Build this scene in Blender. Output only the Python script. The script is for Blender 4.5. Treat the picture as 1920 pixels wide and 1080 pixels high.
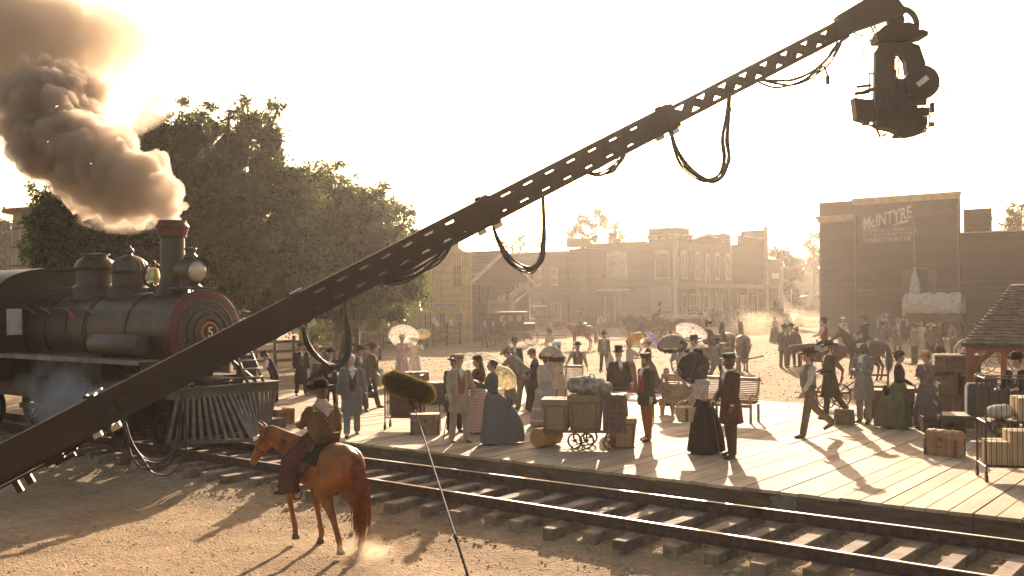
import bpy, bmesh, math, random
from math import sin, cos, pi, radians as R, sqrt, atan2
from mathutils import Vector as V, Matrix as M, noise as mnoise
random.seed(7)
for o in list(bpy.data.objects): bpy.data.objects.remove(o)
sc = bpy.context.scene
COL = sc.collection
# ---------------- camera ----------------
H, F, ROLL = 3.4, 1900.0, R(.5)
cam = bpy.data.objects.new('camera', bpy.data.cameras.new('camera'))
COL.objects.link(cam); sc.camera = cam
cam.data.sensor_width = 36; cam.data.lens = 36*F/1920; cam.data.shift_y = 22/1920
cam.data.clip_start = .1; cam.data.clip_end = 3000
CX = V((cos(ROLL), 0, -sin(ROLL))); CY = V((sin(ROLL), 0, cos(ROLL))); CZ = V((0, -1, 0))
cam.matrix_world = M(((CX.x, CY.x, CZ.x, 0), (CX.y, CY.y, CZ.y, 0), (CX.z, CY.z, CZ.z, H), (0, 0, 0, 1)))
# ---------------- light ----------------
SAZ, SEL = R(7.8), R(16.6)
SUN_E, SKY_E, EXPO = 5.0, .10, 1.58
SUND = V((sin(SAZ)*cos(SEL), cos(SAZ)*cos(SEL), sin(SEL)))
w = bpy.data.worlds.new('World'); sc.world = w; w.use_nodes = True
nt = w.node_tree; bg = nt.nodes['Background']
sky = nt.nodes.new('ShaderNodeTexSky'); sky.sky_type = 'NISHITA'; sky.sun_disc = False
sky.sun_elevation = SEL; sky.sun_rotation = SAZ; sky.dust_density = 3; sky.air_density = 1.0; sky.ozone_density = .3
mx = nt.nodes.new('ShaderNodeMix'); mx.data_type = 'RGBA'; mx.blend_type = 'MULTIPLY'; mx.inputs[0].default_value = 1
mx.inputs[7].default_value = (1.0, .84, .70, 1)   # warm dusty evening air
nt.links.new(sky.outputs[0], mx.inputs[6]); nt.links.new(mx.outputs[2], bg.inputs[0]); bg.inputs[1].default_value = SKY_E
sun = bpy.data.objects.new('sun', bpy.data.lights.new('sun', 'SUN')); COL.objects.link(sun)
sun.data.energy = SUN_E; sun.data.angle = R(.5); sun.data.color = (1, .79, .57)
sun.rotation_euler = SUND.to_track_quat('Z', 'Y').to_euler()
vs = sc.view_settings; vs.view_transform = 'Standard'; vs.look = 'None'; vs.gamma = 1; vs.exposure = EXPO
sc.cycles.use_denoising = True
sc.cycles.max_bounces = 8; sc.cycles.diffuse_bounces = 3; sc.cycles.glossy_bounces = 2
sc.cycles.transmission_bounces = 4; sc.cycles.transparent_max_bounces = 12; sc.cycles.volume_bounces = 3
sc.cycles.sample_clamp_indirect = 6; sc.cycles.volume_step_rate = 3; sc.cycles.volume_max_steps = 96

# ---------------- picture <-> place ----------------
def W(px, py, d):
    "the point that a pixel of the photograph shows at distance d"
    u, v = px-960, py-562
    q = CX*u-CY*v+V((0, F, 0)); q *= d/F
    return V((q.x, q.y, q.z+H))
def G(px, py, z=0.0):
    u, v = px-960, py-562
    q = CX*u-CY*v+V((0, F, 0))
    t = (z-H)/q.z
    return V((q.x*t, q.y*t, z))
def PXM(d): return F/d
US, UN = V((.79, -.613, 0)), V((.613, .79, 0))     # along the track (to the right), across it (to the back)
def T(s, n, z=0.0): return US*s+UN*n+V((0, 0, z))

# ---------------- materials ----------------
MATS = {}
def mat(name, col, rough=.75, metal=0, var=.25, scale=6, bump=.15, stretch=(1, 1, 1), col2=None, world=False, spec=.4, trans=0, detail=4, coat=0, tf=1):
    key = (name, tuple(col), rough)
    if key in MATS: return MATS[key]
    m = bpy.data.materials.new(name); m.use_nodes = True; n = m.node_tree; b = n.nodes['Principled BSDF']
    tc = n.nodes.new('ShaderNodeTexCoord'); mp = n.nodes.new('ShaderNodeMapping'); mp.inputs['Scale'].default_value = stretch
    if world:
        g = n.nodes.new('ShaderNodeNewGeometry'); n.links.new(g.outputs['Position'], mp.inputs[0])
    else: n.links.new(tc.outputs['Object'], mp.inputs[0])
    nz = n.nodes.new('ShaderNodeTexNoise'); nz.inputs['Scale'].default_value = scale; nz.inputs['Detail'].default_value = detail
    nz.inputs['Roughness'].default_value = .65
    n.links.new(mp.outputs[0], nz.inputs[0])
    rp = n.nodes.new('ShaderNodeValToRGB')
    c2 = col2 or [min(1, c*(1+var*1.3)) for c in col]; c1 = [c*(1-var) for c in col]
    rp.color_ramp.elements[0].position = .32; rp.color_ramp.elements[1].position = .68
    rp.color_ramp.elements[0].color = (*c1, 1); rp.color_ramp.elements[1].color = (*c2, 1)
    n.links.new(nz.outputs[0], rp.inputs[0]); n.links.new(rp.outputs[0], b.inputs['Base Color'])
    b.inputs['Roughness'].default_value = rough; b.inputs['Metallic'].default_value = metal
    b.inputs['Specular IOR Level'].default_value = spec
    if coat: b.inputs['Coat Weight'].default_value = coat
    if bump:
        bp = n.nodes.new('ShaderNodeBump'); bp.inputs['Strength'].default_value = bump; bp.inputs['Distance'].default_value = .02
        n.links.new(nz.outputs[0], bp.inputs['Height']); n.links.new(bp.outputs[0], b.inputs['Normal'])
    if trans:   # thin cloth or leaf: light comes through
        t = n.nodes.new('ShaderNodeBsdfTranslucent'); ms = n.nodes.new('ShaderNodeMixShader'); ms.inputs[0].default_value = trans
        if tf != 1:
            vm = n.nodes.new('ShaderNodeVectorMath'); vm.operation = 'MULTIPLY'; vm.inputs[1].default_value = (tf, tf, tf*.7); n.links.new(rp.outputs[0], vm.inputs[0]); n.links.new(vm.outputs[0], t.inputs[0])
        else: n.links.new(rp.outputs[0], t.inputs[0])
        n.links.new(b.outputs[0], ms.inputs[1]); n.links.new(t.outputs[0], ms.inputs[2])
        n.links.new(ms.outputs[0], n.nodes['Material Output'].inputs[0])
    MATS[key] = m
    return m
def cloth(col, var=.12, trans=0): return mat('cloth', [c*.85 for c in col], .95, var=.22, scale=9, bump=.8, spec=.06, trans=trans, stretch=(1, 1, .35))
def wood(name, col, var=.3, stretch=(1, 1, 1), scale=5, bump=.3, rough=.75): return mat(name, col, rough, var=var, stretch=stretch, scale=scale, bump=bump)
def metal(name, col, rough=.4, m=.8, var=.15): return mat(name, col, rough, m, var=var, scale=4, bump=.05)

# ---------------- objects ----------------
def link(name, me, parent=None, loc=None, rz=None):
    o = bpy.data.objects.new(name, me); COL.objects.link(o)
    if parent: o.parent = parent
    if loc is not None: o.location = loc
    if rz is not None: o.rotation_euler = (0, 0, rz)
    return o
def tag(o, label=None, cat=None, group=None, kind=None):
    if label: o['label'] = label
    if cat: o['category'] = cat
    if group: o['group'] = group
    if kind: o['kind'] = kind
    return o
def thing(name, label, cat, loc=(0, 0, 0), rz=0, group=None):
    return tag(link(name, None, None, loc, rz), label, cat, group)
def copy_tree(o, parent=None):
    c = o.copy(); COL.objects.link(c); c.parent = parent
    for ch in list(o.children): copy_tree(ch, c)
    return c

class MB:
    "collects shapes, then links them as one mesh object"
    def __init__(s): s.v, s.f, s.mi, s.k = [], [], [], 0
    def add(s, vs, fs):
        b = len(s.v); s.v += [tuple(v) for v in vs]; s.f += [tuple(i+b for i in f) for f in fs]; s.mi += [s.k]*len(fs)
        return s
    def box(s, c, size, rz=0, mtx=None, taper=1):
        x, y, z = [q/2 for q in size]; c = V(c)
        pts = [V((a*x*(taper if d > 0 else 1), b*y*(taper if d > 0 else 1), d*z)) for d in (-1, 1) for a, b in ((-1, -1), (1, -1), (1, 1), (-1, 1))]
        m3 = mtx or M.Rotation(rz, 3, 'Z')
        return s.add([c+m3@p for p in pts], [(3, 2, 1, 0), (4, 5, 6, 7), (0, 1, 5, 4), (1, 2, 6, 5), (2, 3, 7, 6), (3, 0, 4, 7)])
    def beam(s, a, b, wx, wz, up=V((0, 0, 1))):
        a, b = V(a), V(b); d = b-a; L = d.length; d.normalize()
        x = d.cross(up)
        if x.length < 1e-4: x = d.cross(V((0, 1, 0)))
        x.normalize(); z = x.cross(d)
        mt = M((x, d, z)).transposed()
        return s.box((a+b)/2, (wx, L, wz), mtx=mt)
    def tube(s, pts, r, n=8, cap=True, flat=None):
        pts = [V(p) for p in pts]; N = len(pts)
        rr = r if isinstance(r, (list, tuple)) else [r]*N
        vs = []; ref = None
        for i, p in enumerate(pts):
            d = (pts[min(i+1, N-1)]-pts[max(i-1, 0)]).normalized()
            if ref is None:
                ref = V((0, 0, 1)) if abs(d.z) < .9 else V((1, 0, 0))
            x = d.cross(ref)
            if x.length < 1e-4: x = d.orthogonal()
            x.normalize(); y = x.cross(d).normalized(); ref = y
            for k in range(n):
                a = 2*pi*k/n; vs.append(p+(x*cos(a)+y*sin(a))*rr[i])
        fs = [(i*n+k, i*n+(k+1) % n, (i+1)*n+(k+1) % n, (i+1)*n+k) for i in range(N-1) for k in range(n)]
        fs = [f[::-1] for f in fs]
        if cap: fs += [tuple(range(n)), tuple((N-1)*n+k for k in range(n))[::-1]]
        return s.add(vs, fs)
    def lathe(s, prof, n=24, mtx=None, cap=True, flute=0, fn=0):
        "profile [(r, z)] round Z, then placed by a 4x4"
        mtx = mtx or M.Identity(4); vs = []
        for r, z in prof:
            for k in range(n):
                a = 2*pi*k/n; q = r*(1+flute*cos(fn*a))
                vs.append(mtx@V((q*cos(a), q*sin(a), z)))
        N = len(prof)
        fs = [(i*n+k, i*n+(k+1) % n, (i+1)*n+(k+1) % n, (i+1)*n+k) for i in range(N-1) for k in range(n)]
        if cap: fs += [tuple(range(n))[::-1], tuple((N-1)*n+k for k in range(n))]
        return s.add(vs, fs)
    def rings(s, rings, cap=True):
        n = len(rings[0]); N = len(rings); vs = [p for r in rings for p in r]
        fs = [(i*n+k, i*n+(k+1) % n, (i+1)*n+(k+1) % n, (i+1)*n+k) for i in range(N-1) for k in range(n)]
        if cap: fs += [tuple(range(n))[::-1], tuple((N-1)*n+k for k in range(n))]
        return s.add(vs, fs)
    def ell(s, c, r, rot=None, n=14, m=8):
        c = V(c); rot = rot or M.Identity(3); rg = []
        for i in range(m+1):
            t = pi*(i+.02)/(m+.04); z = -cos(t); q = sin(t)
            rg.append([c+rot@V((r[0]*q*cos(2*pi*k/n), r[1]*q*sin(2*pi*k/n), r[2]*z)) for k in range(n)])
        return s.rings(rg)
    def quad(s, a, b, c, d): return s.add([a, b, c, d], [(0, 1, 2, 3)])
    def prism(s, poly, a, b):
        "polygon (list of Vectors) swept from offset a to offset b (Vectors)"
        n = len(poly); vs = [p+a for p in poly]+[p+b for p in poly]
        return s.add(vs, [tuple(range(n))[::-1], tuple(range(n, 2*n))]+[(i, (i+1) % n, n+(i+1) % n, n+i) for i in range(n)])
    def mesh(s, name, mats, smooth=None):
        me = bpy.data.meshes.new(name); me.from_pydata(s.v, [], s.f)
        for m in (mats if isinstance(mats, (list, tuple)) else [mats]): me.materials.append(m)
        if s.k or any(s.mi): me.polygons.foreach_set('material_index', s.mi)
        bm = bmesh.new(); bm.from_mesh(me); bmesh.ops.recalc_face_normals(bm, faces=bm.faces); bm.to_mesh(me); bm.free()
        if smooth: me.shade_smooth(); me.set_sharp_from_angle(angle=R(smooth))
        me.update()
        return me
    def build(s, name, mats, parent=None, smooth=None, loc=None, rz=None):
        return link(name, s.mesh(name, mats, smooth), parent, loc, rz)

def remesh(mb, name, mat_, voxel, parent=None, smooth=2, disp=None, adapt=0):
    "overlapping closed shapes become one continuous skin"
    me = mb.mesh(name, mat_)
    o = link(name, me)
    md = o.modifiers.new('r', 'REMESH'); md.mode = 'VOXEL'; md.voxel_size = voxel; md.use_smooth_shade = True
    if smooth:
        s_ = o.modifiers.new('s', 'SMOOTH'); s_.iterations = smooth; s_.factor = .5
    dg = bpy.context.evaluated_depsgraph_get()
    new = bpy.data.meshes.new_from_object(o.evaluated_get(dg)); new.name = name
    o.modifiers.clear(); o.data = new; bpy.data.meshes.remove(me)
    if not len(new.materials): new.materials.append(mat_)
    new.shade_smooth()
    if parent: o.parent = parent
    return o
def text_mesh(txt, size, ext=.01, align='CENTER', shear=0, sx=1, bold=0):
    cu = bpy.data.curves.new('lettering', 'FONT'); cu.body = txt; cu.size = size; cu.extrude = ext; cu.align_x = align; cu.shear = shear
    cu.resolution_u = 2; cu.offset = bold
    o = bpy.data.objects.new('tmp', cu); COL.objects.link(o)
    me = bpy.data.meshes.new_from_object(o.evaluated_get(bpy.context.evaluated_depsgraph_get()))
    bpy.data.objects.remove(o)
    if sx != 1:
        for v in me.vertices: v.co.x *= sx
    return me
def mat4(x, y, z, o):
    return M(((x.x, y.x, z.x, o.x), (x.y, y.y, z.y, o.y), (x.z, y.z, z.z, o.z), (0, 0, 0, 1)))
# ---------------- ground ----------------
ZP, ZR, ZD = .5, .42, .12     # platform top, rail top, town square
NE, NB = 14.43, 26.8
def ground_material():
    m = bpy.data.materials.new('dry_ground'); m.use_nodes = True; n = m.node_tree; b = n.nodes['Principled BSDF']
    g = n.nodes.new('ShaderNodeNewGeometry')
    def noise(sc_, det=5, rough=.6):
        q = n.nodes.new('ShaderNodeTexNoise'); q.inputs['Scale'].default_value = sc_; q.inputs['Detail'].default_value = det
        q.inputs['Roughness'].default_value = rough; n.links.new(g.outputs['Position'], q.inputs[0]); return q
    a, c, d = noise(.55, 8, .7), noise(7, 6, .75), noise(38, 2)
    vor = n.nodes.new('ShaderNodeTexVoronoi'); vor.inputs['Scale'].default_value = 22; n.links.new(g.outputs['Position'], vor.inputs[0])
    r1 = n.nodes.new('ShaderNodeValToRGB'); e = r1.color_ramp.elements
    e[0].position, e[0].color = .3, (.27, .19, .115, 1); e[1].position, e[1].color = .72, (.50, .37, .235, 1)
    n.links.new(c.outputs[0], r1.inputs[0])
    r2 = n.nodes.new('ShaderNodeValToRGB'); e = r2.color_ramp.elements
    e[0].position, e[0].color = .3, (.66, .62, .58, 1); e[1].position, e[1].color = .66, (1.12, 1.10, 1.06, 1)
    n.links.new(a.outputs[0], r2.inputs[0])
    mm = n.nodes.new('ShaderNodeMix'); mm.data_type = 'RGBA'; mm.blend_type = 'MULTIPLY'; mm.inputs[0].default_value = 1
    n.links.new(r1.outputs[0], mm.inputs[6]); n.links.new(r2.outputs[0], mm.inputs[7])
    n.links.new(mm.outputs[2], b.inputs['Base Color']); b.inputs['Roughness'].default_value = .95; b.inputs['Specular IOR Level'].default_value = .1
    ad = n.nodes.new('ShaderNodeMath'); ad.operation = 'MULTIPLY_ADD'; ad.inputs[1].default_value = .6
    n.links.new(vor.outputs[0], ad.inputs[0]); n.links.new(c.outputs[0], ad.inputs[2])
    ad2 = n.nodes.new('ShaderNodeMath'); ad2.operation = 'ADD'; n.links.new(ad.outputs[0], ad2.inputs[0]); n.links.new(d.outputs[0], ad2.inputs[1])
    bp = n.nodes.new('ShaderNodeBump'); bp.inputs['Strength'].default_value = .8; bp.inputs['Distance'].default_value = .06
    n.links.new(ad2.outputs[0], bp.inputs['Height']); n.links.new(bp.outputs[0], b.inputs['Normal'])
    return m
def gz_(x, y):
    n = .613*x+.79*y
    t = min(1, max(0, (n-15)/5)); z = ZD*t
    q = min(1, max(0, 1-abs(n-12.7)/2.6)); z += .13*min(1, q*1.8)
    if n < 30:
        z += .035*mnoise.noise(V((x*.7, y*.7, 0)))+.018*mnoise.noise(V((x*2.3, y*2.3, 3)))+.016*mnoise.noise(V((x*5, y*5, 9)))-.03*max(0, 1-abs(((n-9.2+.3*mnoise.noise(V((x*.3, y*.3, 5))))%1.5)-.75)/.13)*(1 if 6 < n < 10.6 else 0)
    else: z += .04*mnoise.noise(V((x*.5, y*.5, 0)))+.03*mnoise.noise(V((x*1.7, y*1.7, 0)))
    return z
def grid(x0, x1, y0, y1, step, skip=None):
    nx, ny = int((x1-x0)/step)+1, int((y1-y0)/step)+1
    vs = [(x0+i*(x1-x0)/nx, y0+j*(y1-y0)/ny) for j in range(ny+1) for i in range(nx+1)]
    return nx, ny, vs
g = MB()
xs = [-900, -400, -200, -120, -80, -50, -40]+[-34+.22*i for i in range(220)]+[15+i for i in range(1, 30)]+[50, 60, 80, 120, 200, 400, 900]
ys = [-60, -20, 0, 4, 7]+[8+.22*i for i in range(110)]+[32.5+.8*i for i in range(60)]+[82, 86, 90, 100, 120, 150, 200, 300, 500, 900, 1800]
xs = sorted(xs); nx = len(xs)
g.v = [(x, y, gz_(x, y) if y < 100 else ZD) for y in ys for x in xs]
g.f = [(j*nx+i, j*nx+i+1, (j+1)*nx+i+1, (j+1)*nx+i) for j in range(len(ys)-1) for i in range(nx-1)]; g.mi = [0]*len(g.f)
GM = ground_material()
tag(g.build('ground', GM, smooth=60), kind='structure')
# loose stones and clods on the near ground
def icos(c, r, mb):
    sq = [1+random.uniform(-.35, .35) for _ in range(3)]
    pts = [V(p) for p in ((0, 0, 1), (.9, 0, .45), (.28, .85, .45), (-.72, .53, .45), (-.72, -.53, .45), (.28, -.85, .45), (.72, .53, -.45), (-.28, .85, -.45), (-.9, 0, -.45), (-.28, -.85, -.45), (.72, -.53, -.45), (0, 0, -1))]
    fs = [(0, 1, 2), (0, 2, 3), (0, 3, 4), (0, 4, 5), (0, 5, 1), (1, 6, 2), (2, 7, 3), (3, 8, 4), (4, 9, 5), (5, 10, 1), (2, 6, 7), (3, 7, 8), (4, 8, 9), (5, 9, 10), (1, 10, 6), (6, 11, 7), (7, 11, 8), (8, 11, 9), (9, 11, 10), (10, 11, 6)]
    a = random.uniform(0, 6.3)
    vs = []
    for p in pts:
        p = V((p.x*sq[0], p.y*sq[1], p.z*sq[2]*.7))*r*random.uniform(.8, 1.15)
        vs.append((c[0]+p.x*cos(a)-p.y*sin(a), c[1]+p.x*sin(a)+p.y*cos(a), c[2]+p.z))
    mb.add(vs, fs)
st = MB()
rs = random.Random(3)
for i in range(24000):
    n = rs.uniform(5.5, 14.2); s = rs.uniform(-30, 9)
    p = T(s, n)
    if p.y < 8.5: continue
    if n > 14.0: continue
    dens = 1 if abs(n-12.6) < 2.0 else (.55 if n > 9.6 else .3)
    if rs.random() > dens: continue
    if p.y < 0 or abs(p.x/p.y) > .6: continue
    r = rs.uniform(.008, .022)*(1.4 if dens == 1 else .8)*(2 if rs.random() < .012 else 1)
    icos((p.x, p.y, gz_(p.x, p.y)+r*.2), r, st)
tag(st.build('gravel', mat('gravel_stone', (.36, .27, .17), .9, var=.35, scale=9, bump=0, world=True)), kind='stuff')
# clods and hoof marks on the square
st = MB()
for i in range(5200):
    x, y = rs.uniform(-22, 30), 28+rs.random()**1.6*48
    if .613*x+.79*y < 27.5: continue
    r = rs.uniform(.02, .055)
    icos((x, y, gz_(x, y)+r*.1), r, st)
tag(st.build('clods', mat('dry_clod', (.36, .27, .17), .95, var=.3, scale=5, bump=0, world=True)), kind='stuff')
# ---------------- railway track ----------------
tr = thing('railway_track', 'railway track of dull steel rails on weathered timber ties along the plank platform', 'railway track', T(-7, 12.6, .1))
TL = tr.location.copy()
def near_n(s): return 11.8-.034*(s+7.3)
def rail(n_of_s, s0, s1, name):
    prof = [(-.065, 0), (.065, 0), (.065, .012), (.014, .03), (.011, .105), (.034, .118), (.034, .148), (.024, .156), (-.024, .156), (-.034, .148), (-.034, .118), (-.011, .105), (-.014, .03), (-.065, .012)]
    rg = []
    for i in range(41):
        s = s0+(s1-s0)*i/40
        p = T(s, n_of_s(s), ZR-.156)
        rg.append([p+UN*a+V((0, 0, b)) for a, b in prof])
    m = MB().rings(rg)
    me = m.mesh(name, [mat('rail_side', (.085, .05, .035), .75, .35, var=.4, scale=9, world=True), mat('rail_head_worn', (.30, .26, .22), .5, .7, var=.2, scale=6, bump=.02, world=True)])
    for p in me.polygons:
        if p.normal.z > .6 and p.center.z > ZR-.02: p.material_index = 1
    o = link(name, me); o.parent = tr; o.matrix_parent_inverse = tr.matrix_basis.inverted()
    return o
tr.matrix_basis  # location only
tr.matrix_parent_inverse.identity()
rail(lambda s: 13.5, -44, 9, 'rail'); rail(near_n, -44, 9, 'rail')
rng = random.Random(11)
tm = [mat('tie_timber', (.15, .105, .07), .9, var=.5, scale=3, stretch=(1, 1, 1), bump=.8, world=True), mat('tie_timber', (.20, .145, .10), .92, var=.45, scale=3.4, bump=.8, world=True)]
s = -43.5; k = 0
while s < 9:
    ln = 2.75+rng.uniform(-.18, .14); nc = 12.68+rng.uniform(-.1, .1); wd = rng.uniform(.195, .24)
    if near_n(s)-.28 < nc-ln/2: ln = 2*(nc-near_n(s)+.38)
    c = T(s, nc, ZR-.156-.085)
    ang = atan2(UN.y, UN.x)+rng.uniform(-.03, .03)
    mb = MB(); hw, hl, hh = wd/2, ln/2, .085
    rg = []
    for q in (-1, -.985, -.6, -.2, .2, .6, .985, 1):
        e = .82 if abs(q) == 1 else 1
        w1, w2 = hw*e*(1+rng.uniform(-.05, .03)), hw*e*(1+rng.uniform(-.05, .03)); b = .012
        rg.append([V((q*hl, -w1, -hh)), V((q*hl, w2, -hh)), V((q*hl, w2, hh*e-b)), V((q*hl, w2-b, hh*e)), V((q*hl, -w1+b, hh*e)), V((q*hl, -w1, hh*e-b))])
    mb.rings(rg)
    o = mb.build('tie', tm[k % 2], tr, loc=c-TL, rz=ang); k += 1
    s += .615+rng.uniform(-.05, .05)
    if k > 90: break
# ---------------- platform ----------------
pf = thing('platform', 'wide station platform of pale weathered planks with dark timber edge beside the rails', 'platform', T(-7, 20, 0))
PL = pf.location.copy()
planks = MB()
def plank_mat():
    m = bpy.data.materials.new('weathered_planks'); m.use_nodes = True; n = m.node_tree; b = n.nodes['Principled BSDF']
    g = n.nodes.new('ShaderNodeNewGeometry')
    mp = n.nodes.new('ShaderNodeMapping'); mp.inputs['Rotation'].default_value = (0, 0, -atan2(UN.y, UN.x)); mp.inputs['Scale'].default_value = (1, 1, 1)
    n.links.new(g.outputs['Position'], mp.inputs[0])
    m2 = n.nodes.new('ShaderNodeMapping'); m2.inputs['Scale'].default_value = (.6, 9, 9); n.links.new(mp.outputs[0], m2.inputs[0])
    gr = n.nodes.new('ShaderNodeTexNoise'); gr.inputs['Scale'].default_value = 3.2; gr.inputs['Detail'].default_value = 7; gr.inputs['Roughness'].default_value = .7
    n.links.new(m2.outputs[0], gr.inputs[0])
    bl = n.nodes.new('ShaderNodeTexNoise'); bl.inputs['Scale'].default_value = .9; bl.inputs['Detail'].default_value = 5; n.links.new(g.outputs['Position'], bl.inputs[0])
    r1 = n.nodes.new('ShaderNodeValToRGB'); e = r1.color_ramp.elements
    e[0].position, e[0].color = .25, (.33, .255, .18, 1); e[1].position, e[1].color = .7, (.58, .475, .35, 1)
    n.links.new(gr.outputs[0], r1.inputs[0])
    r2 = n.nodes.new('ShaderNodeValToRGB'); e = r2.color_ramp.elements
    e[0].position, e[0].color = .3, (.70, .62, .55, 1); e[1].position, e[1].color = .62, (1.06, 1.05, 1.04, 1)
    n.links.new(bl.outputs[0], r2.inputs[0])
    rn = n.nodes.new('ShaderNodeValToRGB'); e = rn.color_ramp.elements; e[0].color = (.70, .67, .64, 1); e[1].color = (1.14, 1.12, 1.08, 1)
    n.links.new(g.outputs['Random Per Island'], rn.inputs[0])
    a = n.nodes.new('ShaderNodeMix'); a.data_type = 'RGBA'; a.blend_type = 'MULTIPLY'; a.inputs[0].default_value = 1
    n.links.new(r1.outputs[0], a.inputs[6]); n.links.new(r2.outputs[0], a.inputs[7])
    c = n.nodes.new('ShaderNodeMix'); c.data_type = 'RGBA'; c.blend_type = 'MULTIPLY'; c.inputs[0].default_value = 1
    n.links.new(a.outputs[2], c.inputs[6]); n.links.new(rn.outputs[0], c.inputs[7])
    n.links.new(c.outputs[2], b.inputs['Base Color']); b.inputs['Roughness'].default_value = .8; b.inputs['Specular IOR Level'].default_value = .15
    bp = n.nodes.new('ShaderNodeBump'); bp.inputs['Strength'].default_value = .5; bp.inputs['Distance'].default_value = .012
    n.links.new(gr.outputs[0], bp.inputs['Height']); n.links.new(bp.outputs[0], b.inputs['Normal'])
    return m
PM = plank_mat()
rng = random.Random(5)
s = -28.0
while s < 9.5:
    wd = .281+rng.uniform(-.012, .012); back = NB if s > -21 else 22.0
    n0 = NE-rng.uniform(.0, .055)
    cuts = [n0]
    q = n0+rng.uniform(3.2, 4.9)
    while q < back-1.2: cuts.append(q); q += 4.88
    cuts.append(back+rng.uniform(-.03, .05))
    for a, b in zip(cuts[:-1], cuts[1:]):
        dz = rng.uniform(-.005, .005); t1 = rng.uniform(-.004, .004); b -= .008
        p = [T(s, a, ZP+dz), T(s+wd, a, ZP+dz+t1), T(s+wd, b, ZP+dz+t1), T(s, b, ZP+dz)]
        planks.add(p+[x-V((0, 0, .05)) for x in p], [(0, 1, 2, 3), (7, 6, 5, 4), (0, 4, 5, 1), (1, 5, 6, 2), (2, 6, 7, 3), (3, 7, 4, 0)])
    s += wd+.019
def child(o, par):
    o.parent = par; o.matrix_parent_inverse = M.Translation(-par.location); return o
child(planks.build('planking', PM), pf)
fa = MB()
s = -28
for i in range(8):
    fa.beam(T(s, NE+.07, ZP-.055-.115), T(s+4.9, NE+.07, ZP-.055-.115), .07, .225); s += 4.91
child(fa.build('fascia_board', mat('platform_beam', (.13, .085, .055), .85, var=.35, scale=4, stretch=(.5, .5, 3), bump=.5, world=True)), pf)
fa = MB(); s = -27.6
while s < 9.5: fa.box(T(s, NE+.25, .1), (.14, .14, .5), atan2(US.y, US.x)); s += 1.6
fa.beam(T(-28, NE+.9, .1), T(9.5, NE+.9, .1), .05, .45)
fa.beam(T(-21, NB-.1, .25), T(9.5, NB-.1, .25), .08, .4)
child(fa.build('under_frame', mat('platform_beam', (.10, .07, .045), .85, world=True)), pf)
# ---------------- locomotive ----------------
LN = 12.8
lo = thing('locomotive', 'black steam locomotive with slatted cowcatcher and round number 5 plate, smoke pouring from its stack', 'locomotive', T(-20, LN, 0))
LO = lo.location.copy()
IRON = mat('russia_iron', (.072, .058, .048), .45, .7, var=.22, scale=3, bump=.06)
BLK = mat('black_paint', (.018, .014, .012), .5, .2, var=.3, scale=5, bump=.05)
GRN = mat('dark_green_paint', (.026, .02, .014), .45, .1, var=.2, scale=4, bump=.04)
RED = mat('oxide_red_paint', (.085, .018, .014), .55, .1, var=.25, scale=5, bump=.05)
BRASS = metal('brass', (.55, .40, .18), .3, 1)
RUN = mat('worn_edge_iron', (.16, .14, .12), .5, .6, var=.3, scale=5)
def LM(s, n, z, axis='s'):
    "local frame at track point: Z of the shape along the axis"
    o = T(s, LN+n, z)-LO
    if axis == 's': return mat4(UN, V((0, 0, 1)), US, o)
    if axis == 'n': return mat4(US, V((0, 0, 1)), -UN, o)
    return mat4(US, UN, V((0, 0, 1)), o)
def lp(s, n, z): return T(s, LN+n, z)-LO
def lb(m, name, mt, parent=lo, smooth=40): return m.build(name, mt, parent, smooth)
RT = M((US, UN, V((0, 0, 1)))).transposed()
BZ = 2.79; BR = .83
m = MB().lathe([(BR*.98, -6.2), (BR, -6.15), (BR, 0)], 56, LM(-18.08, 0, BZ))
boiler = lb(m, 'boiler', IRON)
m = MB()
for s_, wd in ((-19.72, .07), (-21.3, .035), (-21.42, .035), (-22.15, .02), (-23.1, .06)):
    m.lathe([(BR+.001, -wd/2), (BR+.013, -wd/2), (BR+.013, wd/2), (BR+.001, wd/2)], 56, LM(s_, 0, BZ), cap=False)
lb(m, 'boiler_band', BLK, boiler)
m = MB()
for k in range(40):
    a = 2*pi*k/40
    for s_ in (-19.6, -19.35, -18.35):
        m.ell(lp(s_, (BR+.002)*cos(a), BZ+(BR+.002)*sin(a)), (.014, .014, .014), n=6, m=4)
lb(m, 'rivet', IRON, boiler)
# red front ring, door rings
m = MB().lathe([(BR+.035, -.16), (BR+.045, -.14), (BR+.045, -.02), (BR+.02, .0), (BR-.16, .012), (BR-.16, -.1)], 56, LM(-18.02, 0, BZ), cap=False)
lb(m, 'smokebox_ring', RED)
m = MB().lathe([(BR-.15, -.05), (BR-.155, .03), (BR-.20, .05), (BR-.21, .02), (.50, .025), (.49, .075), (.44, .085), (.43, .05), (.36, .06), (.35, .11), (.26, .125), (.24, .09), (.02, .10)], 48, LM(-18.02, 0, BZ))
door = lb(m, 'smokebox_door', IRON)
m = MB()
for k in range(12):
    a = 2*pi*(k+.5)/12; m.ell(lp(-17.99, .565*cos(a), BZ+.565*sin(a)), (.03, .03, .03), n=8, m=4)
m.beam(lp(-17.92, .1, BZ+.06), lp(-17.92, .62, BZ+.02), .03, .05); m.beam(lp(-17.92, .1, BZ-.06), lp(-17.92, .62, BZ-.12), .03, .05)
m.tube([lp(-17.93, .62, BZ-.22), lp(-17.93, .62, BZ+.15)], .03, 8)
m.tube([lp(-17.93, .58, BZ+.40), lp(-17.85, .72, BZ+.42), lp(-17.8, .95, BZ+.40)], .015, 6)
lb(m, 'door_hinge', RUN, door)
m = MB().lathe([(.20, 0), (.21, .03), (.18, .045), (.165, .03), (.01, .03)], 32, LM(-17.93, 0, BZ))
plate = lb(m, 'number_plate', mat('plate_orange', (.42, .12, .04), .45, .2, var=.2))
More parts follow.
